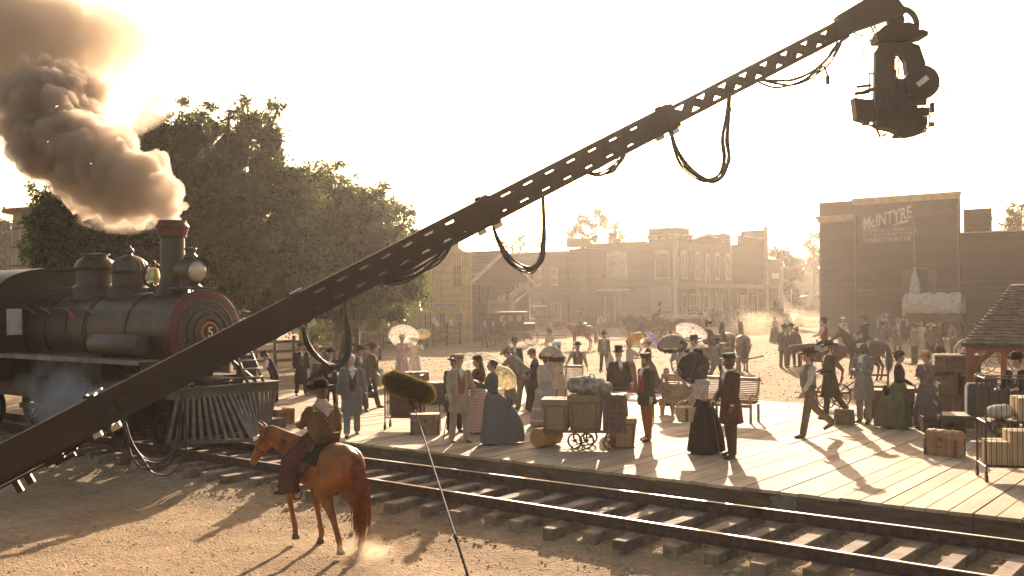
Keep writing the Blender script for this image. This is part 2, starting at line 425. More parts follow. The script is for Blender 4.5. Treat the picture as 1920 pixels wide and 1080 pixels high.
m = MB().lathe([(.155, 0), (.155, .012), (.01, .012)], 32, LM(-17.895, 0, BZ)); m2 = lb(m, 'plate_disc', mat('plate_black', (.02, .02, .018), .5), plate)
t5 = text_mesh('5', .30, .012); t5.materials.append(mat('cream_letter', (.72, .60, .36), .5))
o5 = link('plate_digit', t5, plate); o5.matrix_local = mat4(UN, V((0, 0, 1)), US, lp(-17.875, 0, BZ-.105))
m = MB().lathe([(.13, 0), (.135, .015), (.01, .02)], 28, LM(-21.95, -BR*.93, BZ+.33, 'n')@M.Rotation(R(20), 4, 'X'))
pl2 = lb(m, 'builder_plate', mat('plate_orange', (.30, .10, .05), .45, .2))
# stack
SZ = BZ+BR*.9
m = MB().lathe([(.44, 0), (.40, .04), (.30, .22), (.262, .34), (.258, 1.26), (.30, 1.28), (.30, 1.31)], 36, LM(-19.2, 0, SZ, 'z'))
stack = lb(m, 'smokestack', GRN)
m = MB().lathe([(.30, 1.31), (.31, 1.36), (.34, 1.46), (.355, 1.50), (.335, 1.54), (.30, 1.58), (.30, 1.63), (.25, 1.63), (.25, 1.3)], 36, LM(-19.2, 0, SZ, 'z'), cap=False)
lb(m, 'stack_cap', RED, stack)
# headlight
m = MB().lathe([(.10, -.5), (.24, -.46), (.27, -.40), (.27, .02), (.285, .03), (.285, .07), (.24, .08), (.235, .0), (.1, -.05)], 32, LM(-18.36, 0, 4.07))
hl = lb(m, 'headlight', IRON)
m = MB().lathe([(.235, .05), (.2, .085), (.1, .10), (.005, .105)], 28, LM(-18.36, 0, 4.07))
lb(m, 'lens', mat('headlight_glass', (.42, .38, .30), .12, .5, var=.1, bump=0), hl)
m = MB().lathe([(.14, 0), (.14, .08), (.10, .10), (.10, .18), (.13, .20), (.13, .23), (.02, .25)], 20, LM(-18.55, 0, 4.32, 'z'))
m.lathe([(.26, 0), (.2, .05), (.17, .1), (.25, .16)], 20, LM(-18.55, 0, 3.72, 'z'))
m.box(lp(-18.5, 0, 3.70), (.75, .72, .05), mtx=RT)
for a, b in ((-.28, -18.25), (.28, -18.25), (-.28, -18.8), (.28, -18.8)): m.beam(lp(b, a, 3.7), lp(b+.03, a*1.5, 3.45), .04, .04)
lb(m, 'headlight_bracket', IRON, hl)
m = MB()
vs = [];
for k in range(9):
    a = pi*(.12+.76*k/8); c = V((cos(a), sin(a), 0))
    vs.append((c, a))
rg = [[LM(-18.36, 0, 4.07)@V((c.x*q, c.y*q, z)) for q, z in ((.288, .0), (.30, .16), (.292, .16), (.28, .0))] for c, a in vs]
m.rings(rg); lb(m, 'headlight_visor', IRON, hl)
# bell
m = MB().lathe([(.205, 0), (.20, .03), (.165, .07), (.14, .13), (.125, .22), (.10, .29), (.06, .31), (.01, .315)], 28, LM(-19.92, 0, 3.86, 'z'))
bell = lb(m, 'bell', BRASS)
m = MB()
m.tube([lp(-19.92+.0, .24*cos(a), 3.96+.31*sin(a)) for a in [pi*k/12 for k in range(13)]], .025, 8)
m.tube([lp(-19.92, .24*cos(a), 3.96+.22*sin(a)) for a in [-pi*k/12 for k in range(13)]], .03, 8)
m.box(lp(-19.92, 0, 3.68), (.16, .4, .1), mtx=RT); m.ell(lp(-19.92, 0, 4.28), (.05, .05, .05))
lb(m, 'bell_yoke', BLK, bell)
# domes
m = MB().lathe([(.50, -.12), (.48, .10), (.42, .14), (.385, .17), (.385, .42), (.42, .46), (.43, .50), (.40, .52)], 40, LM(-20.85, 0, 3.62, 'z'))
sd = lb(m, 'sand_dome', GRN)
m = MB().lathe([(.40, .52), (.395, .60), (.35, .70), (.26, .79), (.14, .845), (.08, .86)], 72, LM(-20.85, 0, 3.62, 'z'), flute=.035, fn=20)
m.lathe([(.08, .85), (.06, .88), (.05, .90), (.085, .93), (.09, .97), (.07, 1.01), (.03, 1.04), (.015, 1.07)], 20, LM(-20.85, 0, 3.62, 'z'))
lb(m, 'fluted_lid', IRON, sd)
m = MB().lathe([(.56, -.14), (.54, .13), (.50, .18), (.44, .22), (.42, .25), (.42, .54), (.47, .58), (.48, .62), (.45, .64), (.44, .70), (.40, .78), (.32, .83), (.28, .85), (.28, .89), (.33, .91), (.33, .94), (.02, .96)], 40, LM(-22.3, 0, 3.62, 'z'))
lb(m, 'steam_dome', mat('dome_brown', (.05, .032, .025), .4, .5, var=.2))
# air tank, running board, handrails
m = MB().lathe([(.10, -1.86), (.2, -1.85), (.225, -1.8), (.225, -.05), (.2, 0), (.1, .01)], 28, LM(-18.55, -1.12, 2.53))
at = lb(m, 'air_tank', IRON)
m = MB()
for k in range(20):
    a = 2*pi*k/20; m.ell(lp(-18.54, -1.12+.185*cos(a), 2.53+.185*sin(a)), (.012, .012, .012), n=6, m=4)
lb(m, 'rivet', IRON, at)
m = MB()
for sg in (-1, 1):
    m.box(lp(-21.1, sg*1.22, 2.235), (5.8, .46, .035), mtx=RT); m.box(lp(-21.1, sg*1.45, 2.20), (5.8, .03, .09), mtx=RT)
lb(m, 'running_board', RUN)
m = MB()
for sg in (-1, 1):
    zz, nn = BZ+.50, sg*(BR*.80+.16)
    m.tube([lp(-24.2, nn, zz), lp(-20.35, nn, zz)], .012, 6); m.tube([lp(-20.2, nn, zz-.03), lp(-18.9, nn, zz-.03)], .012, 6)
    for s_ in (-23.9, -23.2, -22.2, -21.3, -20.5, -20.05, -19.1):
        m.tube([lp(s_, nn*1.02, zz+.01), lp(s_+.25, sg*BR*.86, BZ+.36)], [.025, .018], 6); m.ell(lp(s_, nn*1.02, zz+.01), (.03, .03, .03), n=8, m=5)
    m.tube([lp(-24, sg*.3, 3.78), lp(-22.7, sg*.3, 3.78)], .014, 6)
lb(m, 'handrail', RUN)
# cab
m = MB(); cw = 1.42
arch = [(-cw, 1.6), (-cw, 3.7)]+[(-cw*cos(pi*k/12)*1.0, 3.7+.52*sin(pi*k/12)) for k in range(1, 12)]+[(cw, 3.7), (cw, 1.6)]
m.prism([lp(-24.05, a, b) for a, b in arch], V((0, 0, 0)), US*-.06)
for sg in (-1, 1):
    m.box(lp(-25.5, sg*cw, 2.1), (2.9, .05, 1.1), mtx=RT); m.box(lp(-24.25, sg*cw, 3.1), (.4, .05, 1.3), mtx=RT); m.box(lp(-26.5, sg*cw, 3.1), (.9, .05, 1.3), mtx=RT)
cab = lb(m, 'cab', GRN)
m = MB()
ar = [(-cw-.18, 3.66)]+[(-(cw+.14)*cos(pi*k/12), 3.72+.56*sin(pi*k/12)) for k in range(0, 13)]+[(cw+.18, 3.66)]
ar = ar+[(a*.985, b-.05) for a, b in ar[::-1]]
m.prism([lp(-23.8, a, b) for a, b in ar], V((0, 0, 0)), US*-3.4)
lb(m, 'roof', BLK, cab)
m = MB().box(lp(-24.0, -1.08, 2.98), (.02, .36, .62), mtx=RT)
lb(m, 'front_window', mat('pale_glass', (.50, .47, .42), .35, .1, var=.3, scale=2, bump=0), cab)  # pale, unevenly mottled pane colour
m = MB(); m.box(lp(-30.2, 0, 2.3), (5.4, 2.7, 1.9), mtx=RT); m.box(lp(-27.2, 0, 2.0), (.5, 2.6, 1.6), mtx=RT); m.box(lp(-30.2, 0, 3.35), (4.6, 2.3, .25), mtx=RT)
lb(m, 'tender_shade_block', BLK)  # out of view; boxes added to close sunlit gaps in the locomotive's shadow
# frame, cylinders, wheels
m = MB()
m.box(lp(-21, 0, 1.45), (7.2, .9, .75), mtx=RT); m.box(lp(-22.5, 0, 2.0), (3.4, 1.5, .6), mtx=RT); m.box(lp(-24.6, 0, 1.5), (3.4, 2.3, .5), mtx=RT); m.box(lp(-19.0, 0, 1.9), (1.0, 1.0, .9), mtx=RT)
for sg in (-1, 1):
    m.beam(lp(-18.3, sg*.5, 2.4), lp(-17.4, sg*.8, 1.72), .06, .06); m.box(lp(-18.2, sg*1.15, 1.95), (.05, .5, .5), mtx=RT)
    m.beam(lp(-18.7, sg*1.3, 2.2), lp(-18.2, sg*1.1, 1.75), .2, .04)
lb(m, 'frame', BLK)
for sg in (-1, 1):
    m = MB().lathe([(.2, -.55), (.33, -.53), (.36, -.45), (.33, -.42), (.33, .42), (.36, .45), (.33, .53), (.1, .58)], 28, LM(-19.1, sg*1.12, 1.15))
    m.box(lp(-19.1, sg*1.1, 1.62), (.8, .55, .35), mtx=RT); m.tube([lp(-19.8, sg*1.15, 1.12), lp(-21.6, sg*1.15, 1.08)], .03, 6)
    m.beam(lp(-20.9, sg*1.2, 1.15), lp(-23.5, sg*1.2, 1.05), .06, .12)
    lb(m, 'steam_cylinder', BLK)
def wheel(s_, n_, r, spokes, name='wheel'):
    z = ZR+r; mt = LM(s_, n_, z, 'n')
    m = MB().lathe([(r-.1, -.06), (r, -.06), (r, .05), (r+.03, .06), (r+.03, .08), (r-.1, .08)], 36, mt, cap=False); m.lathe([(.12, -.09), (.12, .09)], 14, mt)
    for k in range(spokes):
        a = 2*pi*k/spokes; m.beam(mt@V((.1*cos(a), .1*sin(a), 0)), mt@V(((r-.08)*cos(a), (r-.08)*sin(a), 0)), .05, .05)
    return lb(m, name, BLK)
for sg in (-1, 1):
    for s_ in (-21.55, -23.35): wheel(s_, sg*.8, .70, 16, 'driving_wheel')
    for s_ in (-18.35, -19.9): wheel(s_, sg*.8, .36, 10, 'pilot_wheel')
    wheel(-25.6, sg*.8, .45, 12, 'trailing_wheel')
# buffer beam and cowcatcher
m = MB().box(lp(-17.42, 0, 1.60), (.30, 2.55, .20), mtx=RT); m.box(lp(-17.55, 0, 1.705), (.75, 2.6, .02), mtx=RT)
beam = lb(m, 'buffer_beam', mat('beam_grey', (.085, .072, .058), .6, .2, var=.3, scale=5))
m = MB()
for n_ in (.1, .75, -.85): m.tube([lp(-17.4, n_, 1.7), lp(-17.4, n_, 1.78)], .02, 6); m.tube([lp(-17.4, n_-.1, 1.78), lp(-17.4, n_+.1, 1.78)], .018, 6)
for n_ in (.5, .9):
    m.beam(lp(-17.3, n_, 1.7), lp(-17.75, n_, 2.4), .03, .06)
for k in range(4): m.beam(lp(-17.37-.11*k, .5, 1.82+.17*k), lp(-17.37-.11*k, .9, 1.82+.17*k), .12, .03)
lb(m, 'front_step', RUN, beam)
pil = MB(); tip, zb = -16.55, .64
pil.beam(lp(-17.55, -1.25, zb), lp(tip, 0, zb), .06, .07); pil.beam(lp(-17.55, 1.25, zb), lp(tip, 0, zb), .06, .07); pil.beam(lp(-17.55, -1.25, zb), lp(-17.55, 1.25, zb), .06, .07)
pilot = lb(pil, 'cowcatcher', mat('beam_grey', (.085, .072, .058), .6, .2))
for k in range(21):
    q = -1+k/10; a = lp(-17.28, q*1.2, 1.52); b = lp(tip-.02-abs(q)*.98, q*1.22, zb+.03)
    MB().beam(a, b, .062, .04, up=US).build('slat', mat('slat_grey', (.15, .13, .105), .6, .2, var=.3, scale=5), pilot)
MB().box(lp(-17.75, 0, 1.1), (.03, 2.2, .9), mtx=RT).build('back_plate', BLK, pilot)
# ---------------- smoke ----------------
def smoke_mat(name, col, dens, ani=.25, soft=None):
    m = bpy.data.materials.new(name); m.use_nodes = True; n = m.node_tree; n.nodes.clear()
    ou = n.nodes.new('ShaderNodeOutputMaterial'); pv = n.nodes.new('ShaderNodeVolumePrincipled')
    pv.inputs['Color'].default_value = (*col, 1); pv.inputs['Density'].default_value = dens; pv.inputs['Anisotropy'].default_value = ani
    if soft:
        # density falls off towards the edge of each puff (object space unit ball) and breaks up
        tc = n.nodes.new('ShaderNodeTexCoord'); ln = n.nodes.new('ShaderNodeVectorMath'); ln.operation = 'LENGTH'; n.links.new(tc.outputs['Object'], ln.inputs[0])
        nz = n.nodes.new('ShaderNodeTexNoise'); nz.inputs['Scale'].default_value = soft[0]; nz.inputs['Detail'].default_value = 4; nz.inputs['Roughness'].default_value = .6
        n.links.new(tc.outputs['Object'], nz.inputs[0])
        a = n.nodes.new('ShaderNodeMath'); a.operation = 'SUBTRACT'; a.inputs[0].default_value = soft[1]; n.links.new(ln.outputs['Value'], a.inputs[1])
        b = n.nodes.new('ShaderNodeMath'); b.operation = 'MULTIPLY_ADD'; b.inputs[1].default_value = soft[2]; n.links.new(nz.outputs[0], b.inputs[0]); n.links.new(a.outputs[0], b.inputs[2])
        c = n.nodes.new('ShaderNodeMapRange'); c.inputs[1].default_value = soft[3]; c.inputs[2].default_value = soft[4]; c.inputs[3].default_value = 0; c.inputs[4].default_value = dens
        n.links.new(b.outputs[0], c.inputs[0]); n.links.new(c.outputs[0], pv.inputs['Density'])
    n.links.new(pv.outputs[0], ou.inputs['Volume']); return m
def puffs(name, blobs, mt, voxel, amp, seed=1, kind='stuff', n=3):
    r = random.Random(seed); mb = MB()
    for c, rad in blobs:
        mb.ell(c, (rad, rad, rad), n=20, m=12)
        for k in range(int(9*n)):
            d = V((r.gauss(0, 1), r.gauss(0, 1), r.gauss(0, 1))).normalized(); q = rad*r.uniform(.22, .5)
            mb.ell(c+d*rad*r.uniform(.72, 1.0), (q, q, q), n=14, m=9)
    o = remesh(mb, name, mt, voxel, smooth=1)
    me = o.data; nr = [v.normal.copy() for v in me.vertices]
    for v, q in zip(me.vertices, nr):
        p = v.co
        a = 0; f = 1.1; w_ = 1
        for k in range(4):
            a += w_*(abs(mnoise.noise(p*f+V((7*k, 3, seed))))*2-.5); f *= 2.1; w_ *= .55
        v.co = p+q*a*amp
    return tag(o, kind=kind)
SD = 21.9
rs = random.Random(21)
path = [(323, 408, .20), (321, 396, .22), (312, 380, .32), (292, 362, .44), (266, 345, .58), (232, 330, .74), (200, 312, .84), (165, 300, .90), (128, 285, .95), (102, 258, .95), (88, 222, .92), (82, 190, .88), (92, 172, .75), (130, 165, .65), (165, 175, .5)]
bl = [(W(x, y, SD+.3*i), r_) for i, (x, y, r_) in enumerate(path)]
bl += [(W(255, 380, 23.5), .5), (W(215, 372, 24), .55), (W(175, 362, 24.4), .5)]
bl += [(W(175+rs.uniform(-14, 14), 225, 25.5), .5), (W(155, 205, 25.5), .5), (W(70, 290, 25), .5)]
puffs('smoke_plume', bl, smoke_mat('coal_smoke', (.70, .60, .51), 4.5, .35), .065, .22, 3, n=3.4)
bl = [(W(x, y, 27+i*.15), r_) for i, (x, y, r_) in enumerate([(20, 130, 1.15), (50, 90, 1.2), (10, 60, 1.3), (60, 130, 1.1), (95, 60, .9), (130, 60, .8), (120, 100, .75), (20, 160, 1.0), (60, 160, .9), (90, 100, .8), (75, 30, 1.0), (25, 10, 1.3), (-40, 100, 1.4), (-50, 20, 1.5), (-30, 200, 1.2), (110, 145, .6), (150, 165, .55), (175, 150, .4)])]
puffs('smoke_cloud', bl, smoke_mat('drifting_smoke', (.86, .77, .66), 1.5, .4), .13, .36, 8, n=2)
def soft_puff(name, c, r, mt, rz=0):
    m = MB().ell((0, 0, 0), (1, 1, 1), n=24, m=14); o = m.build(name, mt, smooth=80); o.location = c; o.scale = r; o.rotation_euler = (0, 0, rz); return tag(o, kind='stuff')
soft_puff('smoke_wisp', W(190, 95, 30), (3.2, 2.4, 2.6), smoke_mat('thin_smoke', (.84, .74, .62), .8, .5, soft=(1.7, 1.0, 1.6, .85, 1.5)))
soft_puff('smoke_wisp', W(255, 70, 32), (2.0, 1.8, 1.7), smoke_mat('thin_smoke', (.80, .68, .55), .7, .5, soft=(1.9, 1.0, 1.6, .9, 1.5)))
soft_puff('smoke_wisp', W(185, 215, 27), (1.3, 1.2, 1.2), smoke_mat('thin_smoke', (.85, .76, .66), 1.0, .5, soft=(2.2, 1.0, 1.6, .9, 1.5)))
soft_puff('smoke_wisp', W(235, 395, 24.5), (1.3, .9, .6), smoke_mat('thin_smoke', (.75, .66, .57), 1.2, .4, soft=(2.4, 1.0, 1.6, .9, 1.5)))
soft_puff('smoke_wisp', W(110, 35, 30), (2.6, 2.0, 1.8), smoke_mat('thin_smoke', (.86, .76, .62), .5, .5, soft=(1.8, 1.0, 1.4, .85, 1.45)))
soft_puff('steam', T(-20.4, 10.9, 1.35), (1.1, .9, 1.25), smoke_mat('steam', (.80, .86, .95), .9, .3, soft=(2.4, 1.0, 1.6, 1.0, 1.7)))
soft_puff('steam', T(-19.1, 11.0, 1.3), (.8, .6, .8), smoke_mat('steam', (.82, .88, .96), 1.4, .3, soft=(2.4, 1.0, 1.6, 1.0, 1.7)))
# ---------------- camera crane ----------------
CA, CB = W(0, 868, 12), W(1572, 57, 15)
cd = (CB-CA).normalized(); cside = cd.cross(V((0, 0, 1))).normalized(); cup = cside.cross(cd).normalized()
def CP(px):
    ya = 868-.5159*px; q = CA; 
    # the point of the arm's axis seen at this column
    lo_, hi = -3.0, 1.4*(CB-CA).length
    for _ in range(40):
        mid = (lo_+hi)/2; p = CA+cd*mid
        x = 960+((p.x*CX.x+(p.z-H)*CX.z))/p.y*F
        if x < px: lo_ = mid
        else: hi = mid
    return lo_
DK = mat('crane_black', (.026, .0125, .006), .6, .0, var=.25, scale=2.5, bump=.04)
DK2 = mat('crane_plate', (.030, .017, .010), .6, .0, var=.2, scale=2)
ALU = metal('bare_aluminium', (.50, .46, .42), .35, .8)
PALE = mat('pale_label', (.55, .52, .48), .6)
CORD = mat('cable_rubber', (.022, .018, .015), .55, var=.2)
crane = thing('camera_crane', 'long black telescoping camera crane arm slanting across the sky above the platform', 'camera crane', CA)
def cpt(t, a, b): return cd*t+cside*a+cup*b
CM = M((cd, cside, cup)).transposed()
def cbox(m, t0, t1, a0, a1, b0, b1): return m.box(cpt((t0+t1)/2, (a0+a1)/2, (b0+b1)/2), (t1-t0, abs(a1-a0), abs(b1-b0)), mtx=CM)
def section(name, p0, p1, h, open_=True, cells=6, solid=False, inner=True, lead=.45, ih=.78):
    t0, t1 = CP(p0), CP(p1); m = MB(); hw, hh = h*.36, h/2; th = .012
    ch = h*.17
    if solid:
        cbox(m, t0, t1, -hw, hw, -hh, hh)
    else:
        cbox(m, t0, t1, -hw, hw, hh-th, hh); cbox(m, t0, t1, -hw, hw, -hh, -hh+th)
        for sd in (-1, 1):
            a0, a1 = (hw-th, hw) if sd > 0 else (-hw, -hw+th)
            cbox(m, t0, t1, a0, a1, hh-th-ch, hh-th); cbox(m, t0, t1, a0, a1, -hh+th, -hh+th+ch)
            cbox(m, t0, t0+lead*.4, a0, a1, -hh+th+ch, hh-th-ch); cbox(m, t1-lead, t1, a0, a1, -hh+th+ch, hh-th-ch)
            u0, u1 = t0+lead*.4, t1-lead; L = (u1-u0)/cells; y0, y1 = -hh+th+ch, hh-th-ch
            for k in range(cells):
                c0 = u0+k*L
                for (x0, x1, w_) in ((c0, c0+L*.55, .07), (c0+L, c0+L*.55, .07)):
                    # web plates between the cut-outs
                    q = [cpt(x0-w_*.9, 0, y1), cpt(x0+w_*.9, 0, y1), cpt(x1+w_, 0, y0), cpt(x1-w_, 0, y0)]
                    off = V(cside)*(a0+.001*(1 if x1 > x0 else 2))
                    m.prism(q, off, off+cside*(th-.004))
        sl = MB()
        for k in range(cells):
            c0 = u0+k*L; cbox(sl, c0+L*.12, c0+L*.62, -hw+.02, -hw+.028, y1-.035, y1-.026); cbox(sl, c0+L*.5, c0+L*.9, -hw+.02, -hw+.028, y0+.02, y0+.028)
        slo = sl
        # flanges that catch the light
        cbox(m, t0, t1, -hw-.012, -hw, hh-.012, hh+.004); cbox(m, t0, t1, -hw-.012, -hw, -hh-.004, -hh+.012)
    o = m.build(name, DK, crane)
    if not solid: slo.build('lit_slot_strip', mat('painted_slot_light', (.20, .15, .11), .5, .4), o)  # paler strips imitate light along the slots by colour
    if not solid and inner:
        q = MB(); cbox(q, t0, t1-.02, -hw*.62, hw*.62, -hh*ih, hh*ih); q.build('inner_tube', DK2, o)
    return o
section('arm_section', -260, 196, .405, solid=True)
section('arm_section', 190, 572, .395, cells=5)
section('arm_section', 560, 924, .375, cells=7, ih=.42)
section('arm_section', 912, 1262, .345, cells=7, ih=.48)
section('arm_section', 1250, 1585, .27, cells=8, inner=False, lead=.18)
for px, h in ((190, .43), (563, .40), (917, .385), (1252, .34)):
    t = CP(px); m = MB(); hw = h*.40
    cbox(m, t-.05, t+.035, -hw, hw, -h/2-.01, h/2+.012); cbox(m, t-.10, t-.05, -hw*.5, hw*.5, h/2, h/2+.04)
    for q in (-.3, 0, .3): m.ell(cpt(t-.01, -hw-.005, q*h), (.014, .01, .014), n=8, m=5)
    col_ = m.build('collar', DK, crane)
    m = MB(); cbox(m, t-.02, t+.10, -hw-.01, -hw+.12, -h/2-.08, -h/2-.005); cbox(m, t-.24, t-.14, -hw-.01, -hw+.1, -h/2-.06, -h/2-.005); cbox(m, t-.03, t+.13, -hw*.3, hw*.3, h/2+.012, h/2+.03)
    m.build('roller_block', ALU, col_)
    m = MB(); cbox(m, t-.17, t-.08, -hw*.9-.022, -hw*.9-.016, -.02, .05); m.build('label_plate', PALE, col_)
# gear below the first section
t = CP(100); m = MB()
cbox(m, CP(-260), CP(150), -.17, -.13, -.245, -.215); cbox(m, CP(-260), CP(120), -.18, -.10, -.285, -.262)
cbox(m, CP(60), CP(95), -.2, -.08, -.31, -.22); cbox(m, CP(18), CP(30), -.2, -.1, -.40, -.28); cbox(m, CP(-4), CP(6), -.2, -.1, -.43, -.28); cbox(m, CP(75), CP(112), -.19, -.12, -.35, -.30)
m.tube([cpt(CP(75), -.15, -.24), cpt(CP(150), -.17, -.225), cpt(CP(182), -.16, -.15)], .014, 6); m.tube([cpt(CP(75), -.15, -.27), cpt(CP(150), -.17, -.25), cpt(CP(185), -.16, -.18)], .012, 6)
m.tube([cpt(CP(45), -.15, -.30), cpt(CP(60), -.15, -.37), cpt(CP(85), -.15, -.33)], .006, 6)
m.build('drive_rail', DK, crane)
m = MB(); cbox(m, CP(198), CP(212), -.19, -.11, -.30, -.275); cbox(m, CP(105), CP(112), -.2, -.13, -.335, -.325); cbox(m, CP(148), CP(204), -.152, -.147, .14, .155)
m.build('bright_fitting', ALU, crane)
for px, b0, b1, w_ in ((702, -.17, -.155, .12), (1385, -.125, -.11, .1)):
    m = MB(); cbox(m, CP(px)-w_/2, CP(px)+w_/2, -.145, -.137, b0, b1); m.build('label_strip', PALE, crane)
# cables
def smoothpath(pts, n=8):
    out = []
    for i in range(len(pts)-1):
        p0, p1, p2, p3 = pts[max(i-1, 0)], pts[i], pts[i+1], pts[min(i+2, len(pts)-1)]
        for k in range(n):
            t = k/n; out.append(.5*((2*p1)+(p2-p0)*t+(2*p0-5*p1+4*p2-p3)*t*t+(3*p1-p0-3*p2+p3)*t**3))
    return out+[pts[-1]]
def depth_at(px): 
    t = CP(px); return (CA+cd*t).y
rs = random.Random(4)
def cable(pts, strands, r=.013, sp=.022):
    m = MB()
    for k in range(strands):
        o = V((rs.uniform(-1, 1), rs.uniform(-1, 1), rs.uniform(-1, 1)))*sp
        P = []
        for i, (x, y) in enumerate(pts):
            q = W(x, y, depth_at(x)-.12)-CA; j = min(i, len(pts)-1-i)
            q += o*(.5+.6*min(j, 2))+V((rs.uniform(-1, 1), rs.uniform(-1, 1), rs.uniform(-1, 1)))*sp*.4
            P.append(q)
        m.tube(smoothpath(P), r*rs.uniform(.6, 1.2), 6)
    return m.build('cable_bundle', CORD, crane, 60)
cable([(236, 790), (243, 820), (258, 850), (280, 872), (305, 875), (328, 862), (340, 835), (342, 790), (343, 735)], 4, .013, .045)
cable([(568, 615), (576, 648), (597, 678), (622, 691), (643, 684), (652, 660), (652, 620), (645, 568)], 7, .016, .032)
cable([(718, 527), (755, 523), (790, 508), (818, 490), (840, 470), (853, 450)], 6, .015, .05)
cable([(925, 425), (934, 452), (952, 482), (975, 500), (995, 505), (1011, 490), (1018, 455), (1019, 410), (1018, 362)], 6, .015, .03)
cable([(1100, 322), (1125, 326), (1150, 314), (1165, 298), (1171, 286)], 6, .015, .045)
cable([(1256, 238), (1264, 275), (1282, 310), (1308, 333), (1332, 341), (1352, 328), (1361, 298), (1358, 262), (1364, 220), (1367, 178)], 6, .015, .03)
cable([(1420, 150), (1450, 158), (1480, 158), (1515, 144), (1545, 120), (1562, 98), (1575, 78)], 6, .015, .045)
cable([(1365, 180), (1372, 230), (1368, 300), (1356, 322)], 1, .008)
c_ = cable([(1530, 140), (1542, 128), (1550, 140), (1552, 146)], 1, .022)
MB().box(W(1552, 150, 14.7)-CA, (.05, .05, .12)).build('connector_plug', CORD, c_)
# ---------------- remote head and film camera ----------------
HD = 15.1; hs = HD/F
def hp(x, y, dd=0): return W(x, y, HD+dd)-CA
def hbox(m, x0, y0, x1, y1, d0, d1, mt=None):
    a, b = hp(x0, y0), hp(x1, y1); return m.box(V(((a.x+b.x)/2, (a.y+b.y)/2+(d0+d1)/2, (a.z+b.z)/2)), (abs(b.x-a.x), d1-d0, abs(a.z-b.z)))
def hprism(m, pts, d0, d1): return m.prism([hp(x, y) for x, y in pts], V((0, d0, 0)), V((0, d1, 0)))
m = MB(); hprism(m, [(1566, 32), (1578, 68), (1694, 28), (1690, 14), (1672, -10), (1640, -12)], -.10, .10); hprism(m, [(1556, 46), (1572, 40), (1580, 66), (1590, 72), (1582, 76), (1572, 64)], -.12, .12)
m.build('arm_end', DK, crane)
head = MB()
hprism(head, [(1640, 64), (1655, 50), (1700, 44), (1718, 52), (1720, 68), (1640, 72)], -.10, .10)
gearpts = [(1690+30*cos(a), 46-31*sin(a)) for a in [R(q) for q in range(-10, 95, 7)]]; gin = [(1690+24*cos(a), 46-25*sin(a)) for a in [R(q) for q in range(94, -14, -9)]]
hprism(head, gearpts+gin, -.03, .03)
for k in range(22):
    a = R(-8+4.6*k); x, y = 1690+32*cos(a), 46-33*sin(a); hbox(head, x-1.1, y-1.1, x+1.1, y+1.1, -.03, .03)
hprism(head, [(1638, 74), (1648, 66), (1722, 60), (1733, 64), (1732, 72), (1700, 80), (1640, 82)], -.16, .16)
hprism(head, [(1672, 0), (1686, 4), (1694, 40), (1690, 48), (1668, 52), (1660, 30)], -.06, .06)
headb = head.build('pan_head', DK, crane)
m = MB()
hprism(m, [(1636, 100), (1648, 82), (1674, 78), (1673, 100), (1672, 200), (1664, 212), (1642, 212), (1635, 200)], -.12, -.02)
hprism(m, [(1674, 78), (1684, 74), (1722, 86), (1733, 118), (1732, 152), (1712, 150), (1699, 140), (1696, 116), (1688, 104), (1674, 99)], -.05, .10)
hbox(m, 1626, 140, 1629, 170, -.06, -.04); hbox(m, 1626, 138, 1636, 141, -.06, -.04); hbox(m, 1672, 132, 1679, 135, -.06, -.04); hbox(m, 1676, 134, 1679, 154, -.06, -.04)
m.build('yoke', DK2, headb)
m = MB(); mt = mat4(V((1, 0, 0)), V((0, 0, 1)), V((0, -1, 0)), hp(1728, 155, -.05))
m.lathe([(.10, -.10), (.25, -.09), (.255, .0), (.25, .06), (.23, .075), (.14, .08), (.05, .085), (.01, .085)], 36, mt); m.lathe([(.20, -.16), (.22, -.1)], 30, mt)
mag = m.build('film_magazine', DK2, headb, 40)
m = MB(); q = M.Rotation(R(-38), 3, 'Y'); m.box(hp(1730, 152, -.15), (.19, .012, .075), mtx=q); m.build('magazine_label', PALE, mag)
m = MB()
hbox(m, 1672, 150, 1716, 214, -.10, .10); hbox(m, 1640, 205, 1726, 236, -.12, .12); hprism(m, [(1640, 238), (1672, 246), (1700, 258), (1720, 254), (1732, 240), (1716, 234), (1650, 232)], -.13, .13)
hbox(m, 1646, 214, 1668, 240, -.14, .06)
for (a, b, c_, d_) in ((1656, 112, 1668, 128), (1650, 168, 1662, 196), (1738, 196, 1744, 214), (1612, 232, 1624, 238), (1668, 256, 1680, 262), (1736, 232, 1744, 240), (1676, 158, 1690, 168), (1694, 170, 1712, 182), (1704, 186, 1730, 200), (1716, 205, 1734, 220), (1680, 196, 1696, 214), (1720, 222, 1731, 238), (1700, 214, 1712, 232)): hbox(m, a, b, c_, d_, -.16, -.08)
m.tube([hp(1706, 240), hp(1688, 258)], .02, 8); m.tube([hp(1640, 232), hp(1650, 256), hp(1662, 252)], .02, 8)
m.tube([hp(1757, 158), hp(1778, 175)], .01, 6)
fc = m.build('film_camera', DK, headb)
m = MB(); hprism(m, [(1598, 185), (1603, 225), (1626, 232), (1636, 226), (1634, 188), (1616, 188)], -.1, .1); hbox(m, 1620, 190, 1642, 224, -.07, .07)
m.build('matte_box', DK, fc)
m = MB(); 
for a, b, c_, d_, r_ in ((1603, 176, 1630, 172, .028), (1606, 163, 1634, 160, .022), (1622, 172, 1640, 166, .03)): m.tube([hp(a, b, -.1), hp(c_, d_, -.1)], r_, 10)
m.tube([hp(1640, 226), hp(1624, 230), hp(1612, 226)], .014, 6); m.tube([hp(1640, 236), hp(1630, 236)], .02, 6)
m.build('viewfinder', DK, fc)
m = MB()
